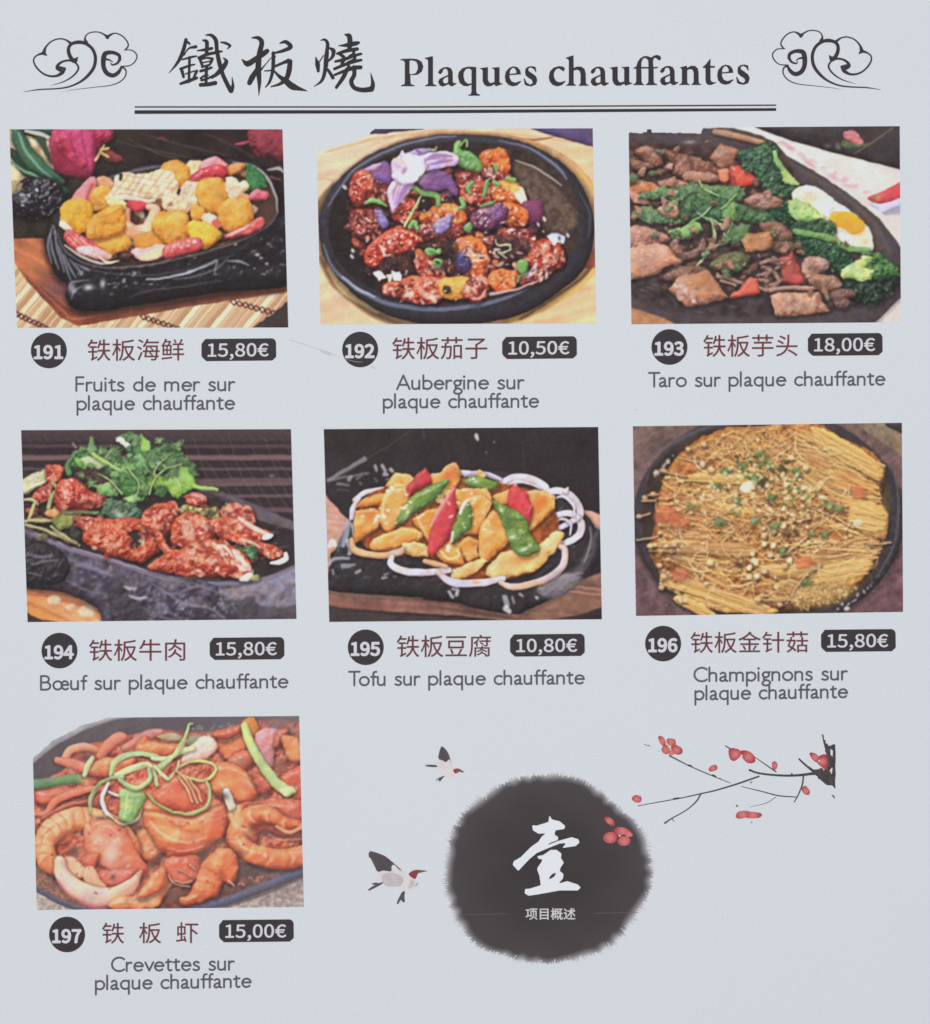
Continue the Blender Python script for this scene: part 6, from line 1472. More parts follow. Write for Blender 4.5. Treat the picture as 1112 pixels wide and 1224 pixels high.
NS, NT = 400, 286
for key, (ox, oy), q, label in PHOTOS:
    pr_ = DISHES[key]()
    q = np.array(q)
    s, t = np.meshgrid(np.linspace(0, 1, NS+1), np.linspace(0, 1, NT+1))
    def quad(s, t):
        return (q[0]*((1-s)*(1-t))[..., None]+q[1]*(s*(1-t))[..., None]+q[2]*(s*t)[..., None]+q[3]*((1-s)*t)[..., None])
    xy = quad(s, t)
    K = 1112/360.0
    fu = ((xy[..., 0]-ox)*K-pr_.u0)/pr_.st; fv = ((xy[..., 1]-oy)*K-pr_.v0)/pr_.st
    col = ink(sample(pr_.col, fu, fv)).reshape(-1, 3)
    V = P3(xy[..., 0], xy[..., 1], Z1).reshape(-1, 3)
    sc_, tc_ = np.meshgrid((np.arange(NS)+0.5)/NS, (np.arange(NT)+0.5)/NT)
    cxy = quad(sc_, tc_)
    ju = np.clip(np.rint(((cxy[..., 0]-ox)*K-pr_.u0)/pr_.st).astype(int), 0, pr_.W-1)
    jv = np.clip(np.rint(((cxy[..., 1]-oy)*K-pr_.v0)/pr_.st).astype(int), 0, pr_.H-1)
    ids = pr_.ids[jv, ju].ravel()
    i0 = (np.arange(NT)[:, None]*(NS+1)+np.arange(NS)[None, :]).ravel()
    F = np.stack([i0+NS+1, i0+NS+2, i0+1, i0], 1)
    big = max(np.bincount(ids[ids >= 0], minlength=1).max(), 1)
    cnt = np.bincount(ids[ids >= 0], minlength=len(pr_.names))
    for k in range(1, len(pr_.names)):
        if cnt[k] < 40: ids[ids == k] = 0
    photo = None
    for k in [0]+[k for k in range(1, len(pr_.names)) if cnt[k] >= 40]:
        f = F[ids == k]
        if len(f) == 0: continue
        u, inv = np.unique(f.ravel(), return_inverse=True)
        o = raw_mesh('dish_photo' if k == 0 else pr_.names[k], V[u], inv, np.arange(len(f))*4, np.full(len(f), 4), INK,
                     page if k == 0 else photo, col[u])
        if k == 0:
            photo = prop(o, label=label)

# ================================ lettering ================================
try:
    CJK = bpy.data.fonts.load(bpy.utils.system_resource('DATAFILES', path='fonts')+'/Noto Sans CJK Regular.woff2')
except Exception:
    CJK = None
def text_mesh(name, body, box, color, z, parent, weight=0.0, slope=0.0, st=0.36):
    """lettering fitted to the box (x0, y0, x1, y1) in page units; weight thickens the strokes"""
    cu = bpy.data.curves.new(name, 'FONT'); cu.body = body; cu.size = 1.0
    if CJK: cu.font = CJK
    cu.resolution_u = 4; cu.fill_mode = 'FRONT'
    to = bpy.data.objects.new(name, cu); COL.objects.link(to)
    dg = bpy.context.evaluated_depsgraph_get()
    me = bpy.data.meshes.new_from_object(to.evaluated_get(dg))
    bpy.data.objects.remove(to); bpy.data.curves.remove(cu)
    n = len(me.vertices); co = np.empty(n*3, np.float32); me.vertices.foreach_get('co', co); co = co.reshape(-1, 3)
    use = {}
    for p in me.polygons:
        for k in p.edge_keys: use[k] = use.get(k, 0)+1
    E = np.array([k for k, c in use.items() if c == 1])
    bpy.data.meshes.remove(me)
    x0, y0, x1, y1 = box; x0 += weight; y0 += weight; x1 -= weight; y1 -= weight
    lo, hi = co.min(0), co.max(0)
    x = x0+(co[:, 0]-lo[0])/(hi[0]-lo[0])*(x1-x0); y = y1-(co[:, 1]-lo[1])/(hi[1]-lo[1])*(y1-y0)+slope*(x-x0)
    f = Field(x0-3, y.min()-3, x1+3, y.max()+3, st)
    d2 = np.full(f.X.shape, 1e9); ins = np.zeros(f.X.shape, bool)
    for i, j in E:
        ax, ay, bx, by = x[i], y[i], x[j], y[j]
        vx, vy = bx-ax, by-ay; L = vx*vx+vy*vy
        if L < 1e-9: continue
        if ay != by:
            r0 = max(0, int((min(ay, by)-f.y0)/st)); r1 = int((max(ay, by)-f.y0)/st)+2
            Xr, Yr = f.X[r0:r1], f.Y[r0:r1]
            ins[r0:r1] ^= ((ay > Yr) != (by > Yr)) & (Xr < vx*(Yr-ay)/vy+ax)
        bb = f._bb(np.array([[ax, ay], [bx, by]]), 3)
        X, Y = f.X[bb], f.Y[bb]
        t = np.clip(((X-ax)*vx+(Y-ay)*vy)/L, 0, 1)
        d2[bb] = np.minimum(d2[bb], (X-ax-vx*t)**2+(Y-ay-vy*t)**2)
    f.D = np.where(ins, 1, -1)*np.sqrt(np.minimum(d2, 9.0))+weight
    return f.mesh(name, color, z, parent)

# humanist sans drawn as pen strokes: baseline y=0, x-height 11.9, capitals 18.1, stems 2.1 wide
def arc(cx, cy, rx, ry, a0, a1, n=14):
    t = np.radians(np.linspace(a0, a1, n)); return [(cx+rx*math.cos(a), cy+ry*math.sin(a)) for a in t]
G = {   # letter: (strokes, advance)
 'F': ([[(1, 0.9), (1, 17.2)], [(1, 17.2), (9, 17.2)], [(1, 9.3), (8.8, 9.3)]], 11.6),
 'A': ([[(0.6, 0.8), (7.6, 17.2), (14.6, 0.8)], [(3.2, 6), (12, 6)]], 16.6),
 'B': ([[(1, 1), (1, 17.2)], [(1, 17.2), (5, 17.2)]+arc(6, 13.4, 4, 3.8, 88, -88)[0:]+[(1, 9.6)], [(1, 9.6), (6, 9.6)]+arc(7, 5.3, 4.6, 4.3, 85, -90)+[(1, 1)]], 14.4),
 'T': ([[(0.4, 17.2), (12.8, 17.2)], [(6.6, 17.2), (6.6, 0.9)]], 12.0),
 'C': ([arc(9.4, 9, 8.4, 8.1, 48, 312, 24)], 17.0),
 'a': ([[(1.6, 9.6), (3.0, 10.7), (5.0, 10.9), (6.7, 9.8), (7.2, 7.6), (7.2, 2.6), (7.8, 1.2), (9.4, 1.1)], [(7.2, 6.5), (4.0, 5.7), (1.7, 4.5), (1.1, 2.7), (2.2, 1.2), (4.2, 1.1), (6.2, 2.2), (7.2, 3.4)]], 11.4),
 'b': ([[(1, 17.2), (1, 1.4)], [(1, 9)]+arc(5.2, 5.9, 5.2, 5.0, 130, -130, 18)+[(1, 2.2)]], 12.6),
 'c': ([arc(6.1, 5.95, 5.2, 5.0, 52, 308, 20)], 11.4),
 'd': ([[(10.2, 17.2), (10.2, 0.9)], [(10.2, 9.2)]+arc(6.0, 5.95, 5.1, 5.0, 50, 310, 18)+[(10.2, 2.3)]], 13.4),
 'e': ([[(1.2, 6.4), (10.8, 6.4)]+arc(6.1, 5.95, 5.0, 5.0, 5, 316, 22)], 13.2),
 'f': ([[(6.4, 16.9), (4.6, 16.9), (3.2, 15.6), (2.9, 13), (2.9, 0.9)], [(0.3, 10.9), (6.0, 10.9)]], 7.2),
 'g': ([arc(4.8, 7.9, 3.6, 3.1, 0, 360, 20), [(6.6, 10.6), (9.4, 11)], [(2.9, 5.2), (2.5, 3.2), (3.0, 2.2), (6.4, 1.2), (8.8, 0), (9.6, -2), (8.2, -4.2), (4.9, -5), (1.8, -4.2), (0.9, -2.2), (2.0, -0.2), (3.6, 1.0)]], 11.2),
 'h': ([[(1, 17.2), (1, 0.9)], [(1, 8.2), (2.6, 10.2), (5, 10.9), (7.6, 10.3), (8.8, 8.2), (8.8, 0.9)]], 12.2),
 'i': ([[(1, 11), (1, 0.9)], [(1, 15.4), (1, 15.5)]], 4.6),
 'l': ([[(1, 17.2), (1, 0.9)]], 4.8),
 'm': ([[(1, 11), (1, 0.9)], [(1, 8.4), (2.4, 10.2), (4.6, 10.9), (7.0, 10.3), (8.2, 8.2), (8.2, 0.9)], [(8.2, 8.2), (9.8, 10.3), (12.2, 10.9), (14.6, 10.2), (15.6, 8.2), (15.6, 0.9)]], 19.2),
 'n': ([[(1, 11), (1, 0.9)], [(1, 8.2), (2.6, 10.2), (5, 10.9), (7.6, 10.3), (8.8, 8.2), (8.8, 0.9)]], 12.2),
 'o': ([arc(6.3, 5.95, 5.3, 5.0, 0, 360, 26)], 14.0),
 'p': ([[(1, 11), (1, -5.2)], [(1, 9.2)]+arc(5.6, 5.95, 5.2, 5.0, 128, -128, 18)+[(1, 2.4)]], 13.2),
 'q': ([[(10.2, 11), (10.2, -5.2)], [(10.2, 9.6)]+arc(6.0, 5.95, 5.1, 5.0, 52, 310, 18)+[(10.2, 2.4)]], 13.6),
 'r': ([[(1, 11), (1, 0.9)], [(1, 7.6), (2.2, 9.8), (4.4, 11), (6.6, 10.6)]], 8.6),
 's': ([[(7.2, 9.9), (5.6, 10.8), (3.6, 10.9), (1.9, 9.9), (1.6, 8.3), (3.0, 6.9), (5.6, 5.6), (7.4, 4.2), (7.4, 2.4), (5.6, 1.1), (3.2, 1.0), (1.0, 1.9)]], 10.2),
 't': ([[(3.2, 14), (3.2, 3.2), (4.0, 1.3), (5.6, 1.0), (7.0, 1.5)], [(0.4, 10.6), (3.2, 11.4), (6.9, 11.4)]], 9.0),
 'u': ([[(1, 11), (1, 4), (2.0, 1.7), (4.4, 1.0), (7.0, 1.7), (8.8, 3.4)], [(8.8, 11), (8.8, 0.9)]], 12.4),
 'v': ([[(0.6, 11), (5.2, 1.2), (9.8, 11)]], 10.6),
 'œ': ([arc(5.8, 5.95, 5.0, 5.0, 0, 360, 24), [(10.8, 6.4), (17.6, 6.4)]+arc(14.0, 5.95, 3.9, 5.0, 5, 190, 12), arc(14.6, 5.95, 4.2, 5.0, 180, 314, 12)], 20.2),
 ' ': ([], 8.2),
}
SHARP = set('FABTvt')
def pen_text(F, body, x0, y0, x1, y1, w=2.45):
    xs, x = [], 0.0
    for ch in body:
        xs.append(x); x += G[ch][1]*1.0
    last = body[-1]; ink_r = max(p[0] for st in G[last][0] for p in st)+1.05
    tot = xs[-1]+ink_r
    kx = (x1-x0)/tot; sl = (y1-y0)/(x1-x0)
    for ch, gx in zip(body, xs):
        for st in G[ch][0]:
            P = np.array([((gx+px)*kx, -py) for px, py in st])
            Q = np.stack([x0+P[:, 0], y0+P[:, 1]+sl*P[:, 0]], 1)
            F.stroke(Q, w*(1.25 if ch == 'i' and len(st) == 2 and st[0][1] > 15 else 1.0), smooth=(len(st) > 4 and len(st) < 13 and ch not in SHARP))

INK_GREY, INK_DARK, INK_RED, INK_LIGHT = (90, 90, 98), (60, 55, 59), (106, 62, 66), (206, 206, 214)
ITEMS = [
 # number, name, price, badge centre, name box, tag box, caption lines (text, x0, y0, x1, y1)
 ('191', ['铁板海鲜'], '15,80€', (58.6, 419.0), [(104.7, 405.5, 220.3, 431.8)], (241.0, 405.2), [('Fruits de mer sur', 90.4, 468.2, 281.4, 467.6), ('plaque chauffante', 91.8, 490.7, 281.2, 489.8)]),
 ('192', ['铁板茄子'], '10,50€', (430.7, 417.8), [(468.9, 403.3, 582.7, 430.0)], (600.4, 402.7), [('Aubergine sur', 474.2, 466.1, 627.0, 465.3), ('plaque chauffante', 457.9, 488.4, 644.6, 487.4)]),
 ('193', ['铁板芋头'], '18,00€', (800.4, 414.8), [(840.7, 400.3, 953.6, 426.9)], (965.8, 398.8), [('Taro sur plaque chauffante', 775.4, 463.0, 1058.6, 460.8)]),
 ('194', ['铁板牛肉'], '15,80€', (71.3, 777.7), [(106.5, 764.5, 221.7, 790.5)], (250.8, 762.3), [('Bœuf sur plaque chauffante', 48.2, 825.4, 345.0, 822.6)]),
 ('195', ['铁板豆腐'], '10,80€', (437.4, 773.7), [(474.3, 759.3, 587.2, 786.0)], (609.8, 758.3), [('Tofu sur plaque chauffante', 417.0, 820.2, 699.2, 818.0)]),
 ('196', ['铁板金针菇'], '15,80€', (792.8, 769.3), [(825.5, 755.2, 966.2, 780.9)], (981.5, 752.7), [('Champignons sur', 829.2, 815.4, 1013.6, 813.2), ('plaque chauffante', 830.4, 837.2, 1013.8, 834.6)]),
 ('197', ['铁', '板', '虾'], '15,00€', (80.4, 1117.0), [(122.0, 1102.9, 148.6, 1128.0), (166.3, 1102.6, 193.0, 1127.7), (210.6, 1102.3, 237.2, 1127.4)], (262.0, 1099.7), [('Crevettes sur', 133.0, 1161.8, 280.8, 1160.0), ('plaque chauffante', 113.8, 1183.6, 301.0, 1180.6)]),
]
for num, names, price, (bx, by), nboxes, (tx, ty), lines in ITEMS:
    f = Field(bx-24, by-24, bx+24, by+24, 0.5)
    f.D = 21.3-np.hypot((f.X-bx)/1.01, f.Y-by)
    bd = prop(f.mesh('number_badge', INK_DARK, Z1, page), label='dark round badge printed with the number '+num)
    text_mesh('badge_number', num, (bx-18.0, by-6.7, bx+17.2, by+10.7), INK_LIGHT, Z2, bd, weight=0.85, slope=-0.004)
    if len(names) == 1:
        nm = text_mesh('chinese_name', names[0], nboxes[0], INK_RED, Z1, page, weight=0.14, slope=-0.006)
    else:
        nm = bpy.data.objects.new('chinese_name', None); COL.objects.link(nm); nm.parent = page
        for ch, bxx in zip(names, nboxes):
            text_mesh('character', ch, bxx, INK_RED, Z1, nm, weight=0.14)
    prop(nm, label='brownish red Chinese dish name beside badge '+num)
    f = Field(tx-2, ty-3, tx+92, ty+30, 0.5)
    sl = -0.8
    f.poly([(tx+4.6, ty), (tx+84.6, ty+sl), (tx+87.6, ty+1.4+sl), (tx+89.2, ty+4.6+sl), (tx+89.4, ty+22+sl), (tx+88, ty+23.6+sl), (tx+84.6, ty+26.6+sl), (tx+6, ty+26.6), (tx+1.4, ty+22.6), (tx, ty+20), (tx, ty+6)])
    tg = prop(f.mesh('price_tag', INK_DARK, Z1, page), label='dark chamfered price tag reading '+price)
    text_mesh('price_text', price, (tx+7.4, ty+5.2, tx+80.4, ty+25.2), INK_LIGHT, Z2, tg, weight=0.32, slope=-0.008)
    x0 = min(l[1] for l in lines)-3; x1 = max(l[3] for l in lines)+4
    f = Field(x0, lines[0][2]-24, x1, lines[-1][2]+9, 0.36)
    for body, a, b, c, d in lines:
        pen_text(f, body, a, b, c, d)
    prop(f.mesh('french_caption', INK_GREY, Z1, page), label='grey caption '+' '.join(l[0] for l in lines))

# ---- French title in a bold serif --------------------------------------------------
TITLE = {
 'P': (10.11, [('88,110 130,105 210,102 290,108 345,140 365,195 350,255 300,295 240,302 208,296 212,400 225,415 258,425 258,435 97,435 97,425 130,415 143,400 143,150 130,128 88,118', 0), ('200,130 200,285 235,290 275,275 298,230 298,180 280,140 240,125 210,125', 1)]),
 'l': (10.11, [('385,95 478,72 482,100 482,400 495,415 525,425 525,435 388,435 388,425 415,415 424,400 424,130 415,112 385,103', 0)]),
 'a': (10.11, [('545,268 565,235 610,208 660,203 700,220 720,260 722,380 730,398 765,398 765,408 715,438 690,430 668,410 640,425 600,440 565,425 545,385 560,350 600,328 665,300 664,265 655,235 630,222 605,235 598,265 575,290 550,280', 0), ('665,320 620,340 603,365 612,395 635,402 664,390', 1)]),
 'q': (10.11, [('785,320 795,265 835,220 890,202 940,200 1005,205 1005,380 1005,500 1015,525 1050,538 1050,550 910,550 910,540 940,530 948,505 948,415 900,437 850,430 805,395', 0), ('948,240 920,222 880,230 855,270 853,320 868,375 905,405 948,400', 1)]),
 'u': (10.11, [('40,218 135,205 135,350 145,385 170,398 215,385 215,245 205,225 180,218 180,213 275,205 275,380 285,400 312,402 312,410 230,437 215,412 170,435 125,437 90,415 72,370 72,250 62,230 40,225', 0)]),
 'e': (10.11, [('340,320 352,260 395,212 440,195 490,205 525,245 535,292 395,302 400,340 420,378 465,394 535,370 535,382 490,425 435,437 385,420 350,380', 0), ('398,287 405,245 430,215 455,215 478,250 478,278', 1)]),
 's': (10.11, [('585,265 590,225 620,200 670,193 712,205 720,268 710,262 690,228 655,208 622,222 625,250 670,280 715,315 732,360 715,415 660,437 610,430 580,415 568,340 580,345 605,395 650,418 678,395 668,360 620,330 590,300', 0)]),
 'c': (10.11, [('62,325 75,260 120,212 185,193 235,200 258,220 240,258 210,235 180,218 145,235 122,280 125,330 150,375 195,390 262,370 262,382 220,422 165,437 110,420 75,380', 0)]),
 'h': (10.11, [('272,90 360,62 362,215 400,200 450,198 492,225 508,280 510,395 520,412 540,420 540,430 425,430 425,420 440,410 447,390 447,290 435,250 405,235 362,245 362,395 372,412 388,420 388,430 275,430 275,420 295,410 305,390 305,130 295,108 272,100', 0)]),
 'ff': (13.9, [('235,298 290,268 310,200 350,140 410,100 460,97 540,122 580,92 640,78 690,105 700,140 675,175 640,150 600,122 570,150 565,200 570,280 655,278 640,300 575,305 578,520 590,550 635,568 635,580 445,580 445,568 480,550 490,520 490,305 372,305 375,510 385,550 415,568 415,580 240,580 240,568 275,550 288,510 288,308 240,305', 0), ('372,278 375,200 400,140 440,130 485,165 490,278', 1)]),
 'n': (10.11, [('130,208 212,188 218,215 260,190 310,190 345,220 355,270 357,385 365,405 388,412 388,420 270,420 270,412 290,400 297,380 297,270 285,240 260,228 218,240 218,385 228,405 248,412 248,420 122,420 122,412 148,402 155,380 155,240 148,220 130,213', 0)]),
 't': (10.11, [('405,205 450,165 490,110 500,110 498,190 555,192 550,212 498,212 500,350 510,380 535,390 565,385 565,395 510,420 475,420 448,400 440,360 440,215 410,213', 0)]),
}
f = Field(474, 60, 900, 118, 0.36)
for ch, ox, oy in (('P', 470, 60), ('l', 470, 60), ('a', 470, 60), ('q', 470, 60), ('u', 570, 60), ('e', 570, 60), ('s', 570, 60), ('c', 650, 60), ('h', 650, 60),
                   ('a', 652.2, 59.5), ('u', 725.1, 59.3), ('ff', 740, 60), ('a', 735.2, 58.7), ('n', 800, 60), ('t', 800, 60), ('e', 823.8, 58.1), ('s', 823.9, 58.1)):
    k, parts = TITLE[ch]
    for pts, hole in parts:
        C = crom(tr(pts, ox, oy, k), True, 3)*0.35+np.repeat(tr(pts, ox, oy, k), 3, 0)*0.0 if False else tr(pts, ox, oy, k)
        f.poly(C, hole=bool(hole), grow=0.0 if hole else 0.12)
prop(f.mesh('french_title', (56, 53, 57), Z1, page), label='bold dark serif title Plaques chauffantes')

# ---- brush lettered title --------------------------------------------------------------
BRUSH = [  # strokes in tracing units (8.554 per page unit, from 195,30), full widths
 ('235,150 215,235 180,330 130,410 60,492', [30, 34, 34, 22, 3]), ('228,160 262,182 278,200', [20, 22, 8]), ('215,310 262,240 335,222', [8, 14, 30]), ('200,352 300,325 345,318', [14, 20, 12]), ('180,448 270,415 325,402', [24, 20, 12]),
 ('272,330 268,460 265,580', [24, 22, 22]), ('195,470 210,530', [30, 24]), ('345,470 312,545', [26, 20]), ('180,600 260,572 345,540', [22, 34, 26]), ('230,500 320,470', [12, 12]),
 ('408,155 448,175 446,290', [14, 36, 30]), ('352,262 430,252 500,238', [10, 28, 26]), ('365,335 450,300 540,282 605,270', [24, 30, 26, 10]), ('372,340 392,385 405,425', [24, 26, 22]), ('395,350 450,335 505,345', [14, 18, 24]), ('505,345 490,385 470,410', [26, 22, 16]), ('400,385 480,370', [12, 12]), ('400,428 475,408', [20, 20]),
 ('385,470 440,455 495,435', [26, 24, 22]), ('448,420 442,500 440,600', [26, 28, 26]), ('385,545 420,520 460,512', [18, 20, 14]), ('395,565 460,545 530,505', [22, 20, 16]), ('385,612 460,606 535,592', [34, 36, 38]),
 ('440,102 495,105 540,155 552,260 575,380 610,500 655,600 695,672', [10, 28, 38, 34, 40, 36, 38, 42]), ('700,675 715,620 706,530', [36, 26, 3]), ('595,176 640,185 685,212 655,246', [14, 24, 24, 4]), ('618,335 648,375 600,450 545,505 500,540', [8, 36, 50, 34, 18]), ('545,272 605,268', [30, 12]),
 ('912,130 975,132 1010,180 985,300 975,440 985,580 980,722', [12, 34, 44, 46, 54, 36, 3]), ('805,350 865,395 950,345 1030,290 1065,265', [6, 54, 46, 50, 40]), ('975,430 915,530 885,590', [30, 52, 44]), ('1000,460 1050,400 1105,335', [16, 8, 6]),
 ('1195,186 1255,172 1305,222 1230,262 1115,292', [10, 34, 40, 30, 14]), ('1128,285 1128,380 1120,480 1090,580 1048,636', [30, 34, 30, 24, 8]), ('1040,470 1120,462', [10, 14]), ('1140,425 1230,385 1285,365', [20, 26, 40]), ('1300,372 1290,460 1265,540 1200,600 1105,630', [42, 48, 42, 28, 10]),
 ('1125,455 1185,520 1260,575 1330,630 1475,674', [12, 28, 56, 62, 4]), ('1150,320 1125,360', [8, 16]),
 ('1612,157 1655,150 1684,200 1664,340 1656,470 1622,570 1542,630', [6, 22, 32, 32, 34, 26, 3]), ('1562,330 1580,400 1588,470', [8, 44, 26]), ('1706,236 1742,262 1735,320 1692,368', [18, 40, 30, 16]), ('1672,440 1702,480 1738,540', [20, 28, 30]), ('1600,375 1640,312', [10, 8]), ('1690,270 1680,420', [12, 14]),
 ('1862,97 1905,115 1912,200 1902,245', [12, 46, 46, 30]), ('1792,212 1880,205 1960,190 2000,180', [4, 36, 42, 24]), ('1782,292 1880,262 1985,245', [22, 34, 32]), ('1764,372 1850,352 1960,312 2025,295', [22, 30, 28, 22]), ('1800,290 1850,335 1830,395', [26, 34, 28]), ('1940,250 1950,290 1905,318', [28, 26, 18]), ('1950,300 1960,345 1880,385', [24, 24, 16]),
 ('1754,448 1850,408 1960,372 2025,358', [26, 28, 30, 24]), ('1754,510 1860,468 1950,438 2020,432', [20, 30, 40, 36]), ('1885,450 1840,540 1772,638', [36, 38, 26]), ('1955,430 1955,510 1925,575 1955,640 2040,664 2130,655', [36, 38, 40, 38, 42, 50]), ('2135,650 2146,600 2124,488', [46, 36, 3]), ('1890,395 1905,440', [26, 26]),
]
f = Field(198, 34, 452, 118, 0.36)
for pts, w in BRUSH:
    f.stroke(tr(pts, 195, 30, 8.554), np.array(w)/8.554*1.10+0.35)
prop(f.mesh('chinese_title', (54, 50, 52), Z1, page), label='black brush lettered Chinese title in three characters')

# ---- cloud ornaments ---------------------------------------------------------------------
CLOUD = [
 ('498,352 465,358 437,312 432,262 458,226 512,212 572,222 630,268 655,340 642,420 592,490 522,545 430,583 330,598 180,606 60,625', [22, 34, 32, 28, 26, 32, 28, 26, 28, 28, 26, 18, 14, 12, 11, 3]),
 ('505,338 492,372 470,378', [12, 24, 14]),
 ('445,216 402,190 350,184 290,205 243,252 226,302', [22, 13, 12, 12, 16, 34]), ('246,318 222,302', [16, 26]), ('230,300 172,320 142,355 158,410 210,465 270,492 330,492 378,466 400,436', [26, 13, 13, 15, 15, 17, 20, 32, 20]),
 ('362,440 340,425 345,400 385,372 440,364 490,384 514,430 472,490 390,540 275,574', [34, 34, 24, 18, 18, 15, 17, 14, 10, 2]), ('360,425 405,428', [30, 14]),
 ('580,215 568,185 582,150 620,130 680,128 728,148 755,172', [30, 16, 10, 10, 10, 14, 30]), ('752,168 810,138 870,155 915,200 928,240 905,275', [26, 11, 11, 12, 12, 14]), ('892,276 960,280 1000,322 985,370 940,406 866,414', [7, 10, 11, 11, 9, 12]),
 ('858,356 850,320 800,298 740,305 722,350 724,420 752,470 802,488 846,462 872,418', [26, 28, 30, 40, 42, 38, 38, 36, 32, 18]), ('858,350 838,385 796,400 782,380', [24, 20, 14, 6]), ('735,352 772,360 800,376', [20, 14, 6]),
 ('868,416 905,440 905,490 860,540 780,570 650,586 480,606 360,626', [14, 13, 11, 10, 8, 6, 4, 1]),
]
def cloud(name, fn, x0, y0, x1, y1, label):
    f = Field(x0, y0, x1, y1, 0.36)
    for pts, w in CLOUD:
        f.stroke(fn(pts_of(pts)), np.array(w)/6.95)
    prop(f.mesh('cloud_ornament', (58, 54, 60), Z1, page), label=label)
cloud('left', lambda p: p/6.95+np.array([20, 20]), 20, 34, 168, 114, 'line drawn cloud scroll with its tail sweeping left before the brush title')
cloud('right', lambda p: np.stack([95+(1000-p[:, 0])*0.957, p[:, 1]-10-(1000-p[:, 0])*0.008], 1)/6.95+np.array([910, 20]), 918, 32, 1062, 112, 'line drawn cloud scroll with its tail sweeping right after the serif title')

# ---- double rule under the title ------------------------------------------------------------
f = Field(158, 122, 932, 140, 0.5)
f.poly([(161, 127.0), (500, 127.0), (928, 124.9), (928, 126.6), (500, 128.8), (161, 128.7)])
f.poly([(161, 131.8), (500, 131.6), (928, 129.2), (928, 132.6), (500, 135.6), (161, 136.2)])
prop(f.mesh('title_rule', (52, 49, 51), Z1, page), label='thin and thick dark double rule under the title')

# ---- ink disc with the character -----------------------------------------------------------
rng = np.random.default_rng(7)
CX, CY = 653.6, 1040.0
f = Field(522, 918, 788, 1162, 0.5)
def rad(a):
    return 1+0.018*np.sin(3*a+1)+0.014*np.sin(5*a+2.2)+0.008*np.sin(9*a)
ta = np.linspace(0, 2*math.pi, 150, endpoint=False)
rr = rad(ta)+rng.normal(0, 0.006, ta.shape)
f.poly(np.stack([CX+116*rr*np.cos(ta), CY+106.5*rr*np.sin(ta)], 1))
clump = 0.5+0.5*np.sin(np.linspace(0, 2*math.pi, 64)*1.0+rng.uniform(0, 6.3, 64))
for i in range(3000):
    a = rng.uniform(0, 2*math.pi); r0 = rad(a)
    cl = clump[int(a/(2*math.pi)*64) % 64]
    a2 = a+rng.normal(0.015, 0.022); k = rng.uniform(0.97, 1.03)+0.03*cl*rng.uniform(0, 1)+(0.03*rng.uniform(0, 1) if rng.uniform() < 0.12 else 0)
    p0 = (CX+113*r0*math.cos(a), CY+104*r0*math.sin(a)); p1 = (CX+121.5*r0*k*math.cos(a2), CY+110.5*r0*k*math.sin(a2))
    f.stroke([p0, p1], [rng.uniform(1.0, 2.2), rng.uniform(0.35, 0.7)], smooth=False)
def disc_ink(v):
    a = np.arctan2((v[:, 1]-CY)/110, (v[:, 0]-CX)/120)
    r = np.hypot((v[:, 0]-CX)/119, (v[:, 1]-CY)/109.5)/rad(a)
    t = np.clip((r-0.95-0.012*np.sin(a*23+np.sin(a*7)*3))/0.095, 0, 1)[:, None]**1.25
    c = np.array([61, 56, 57])+np.array([13, 13, 14])*np.clip(r*1.05, 0, 1)[:, None]**2+1.5*np.sin(v[:, :1]*0.07+1)*np.sin(v[:, 1:]*0.09)
    return ink(c*(1-t)+np.array([188, 190, 197])*t)
disc = prop(f.mesh('ink_disc', disc_ink, Z1, page), label='dark ragged brush stroke disc')
f = Field(610, 970, 700, 1076, 0.36)
f.poly(tr('372,78 388,108 440,120 478,152 470,172 412,180 405,208 430,225 428,245 380,262 330,290 440,248 520,226 565,240 572,262 545,285 455,298 485,265 440,268 360,300 290,330 240,370 165,450 128,410 135,385 180,360 250,290 300,255 320,222 350,200 300,203 262,180 258,145 285,150 365,125', 590, 960, 5.56))
f.poly(tr('290,352 330,345 380,310 420,310 452,335 448,365 468,395 445,430 440,450 465,470 462,500 430,535 490,518 560,540 580,560 560,580 440,580 300,605 235,615 208,600 210,570 240,568 315,545 305,480 290,440 295,425 320,390 325,372 300,370', 590, 960, 5.56))
f.poly(tr('365,510 378,482 398,466 420,462 402,490', 590, 960, 5.56), hole=True)
f.D = blur(f.D, 1.5)
prop(f.mesh('brush_character', (222, 226, 232), Z2, disc), label='large white brush character on the ink disc')
text_mesh('small_characters', '项目概述', (628.3, 1085.2, 688.0, 1099.4), (205, 204, 208), Z2, disc, weight=0.16, st=0.25)
for a, b in (((548, 1093.0), (606, 1092.4)), ((711, 1091.6), (762, 1090.4))):
    f = Field(a[0]-2, a[1]-5, b[0]+2, a[1]+3, 0.25)
    f.stroke([a, b], [0.5, 0.7, 0.5], smooth=False)
    f.mesh('hairline', (104, 98, 100), Z2, disc)

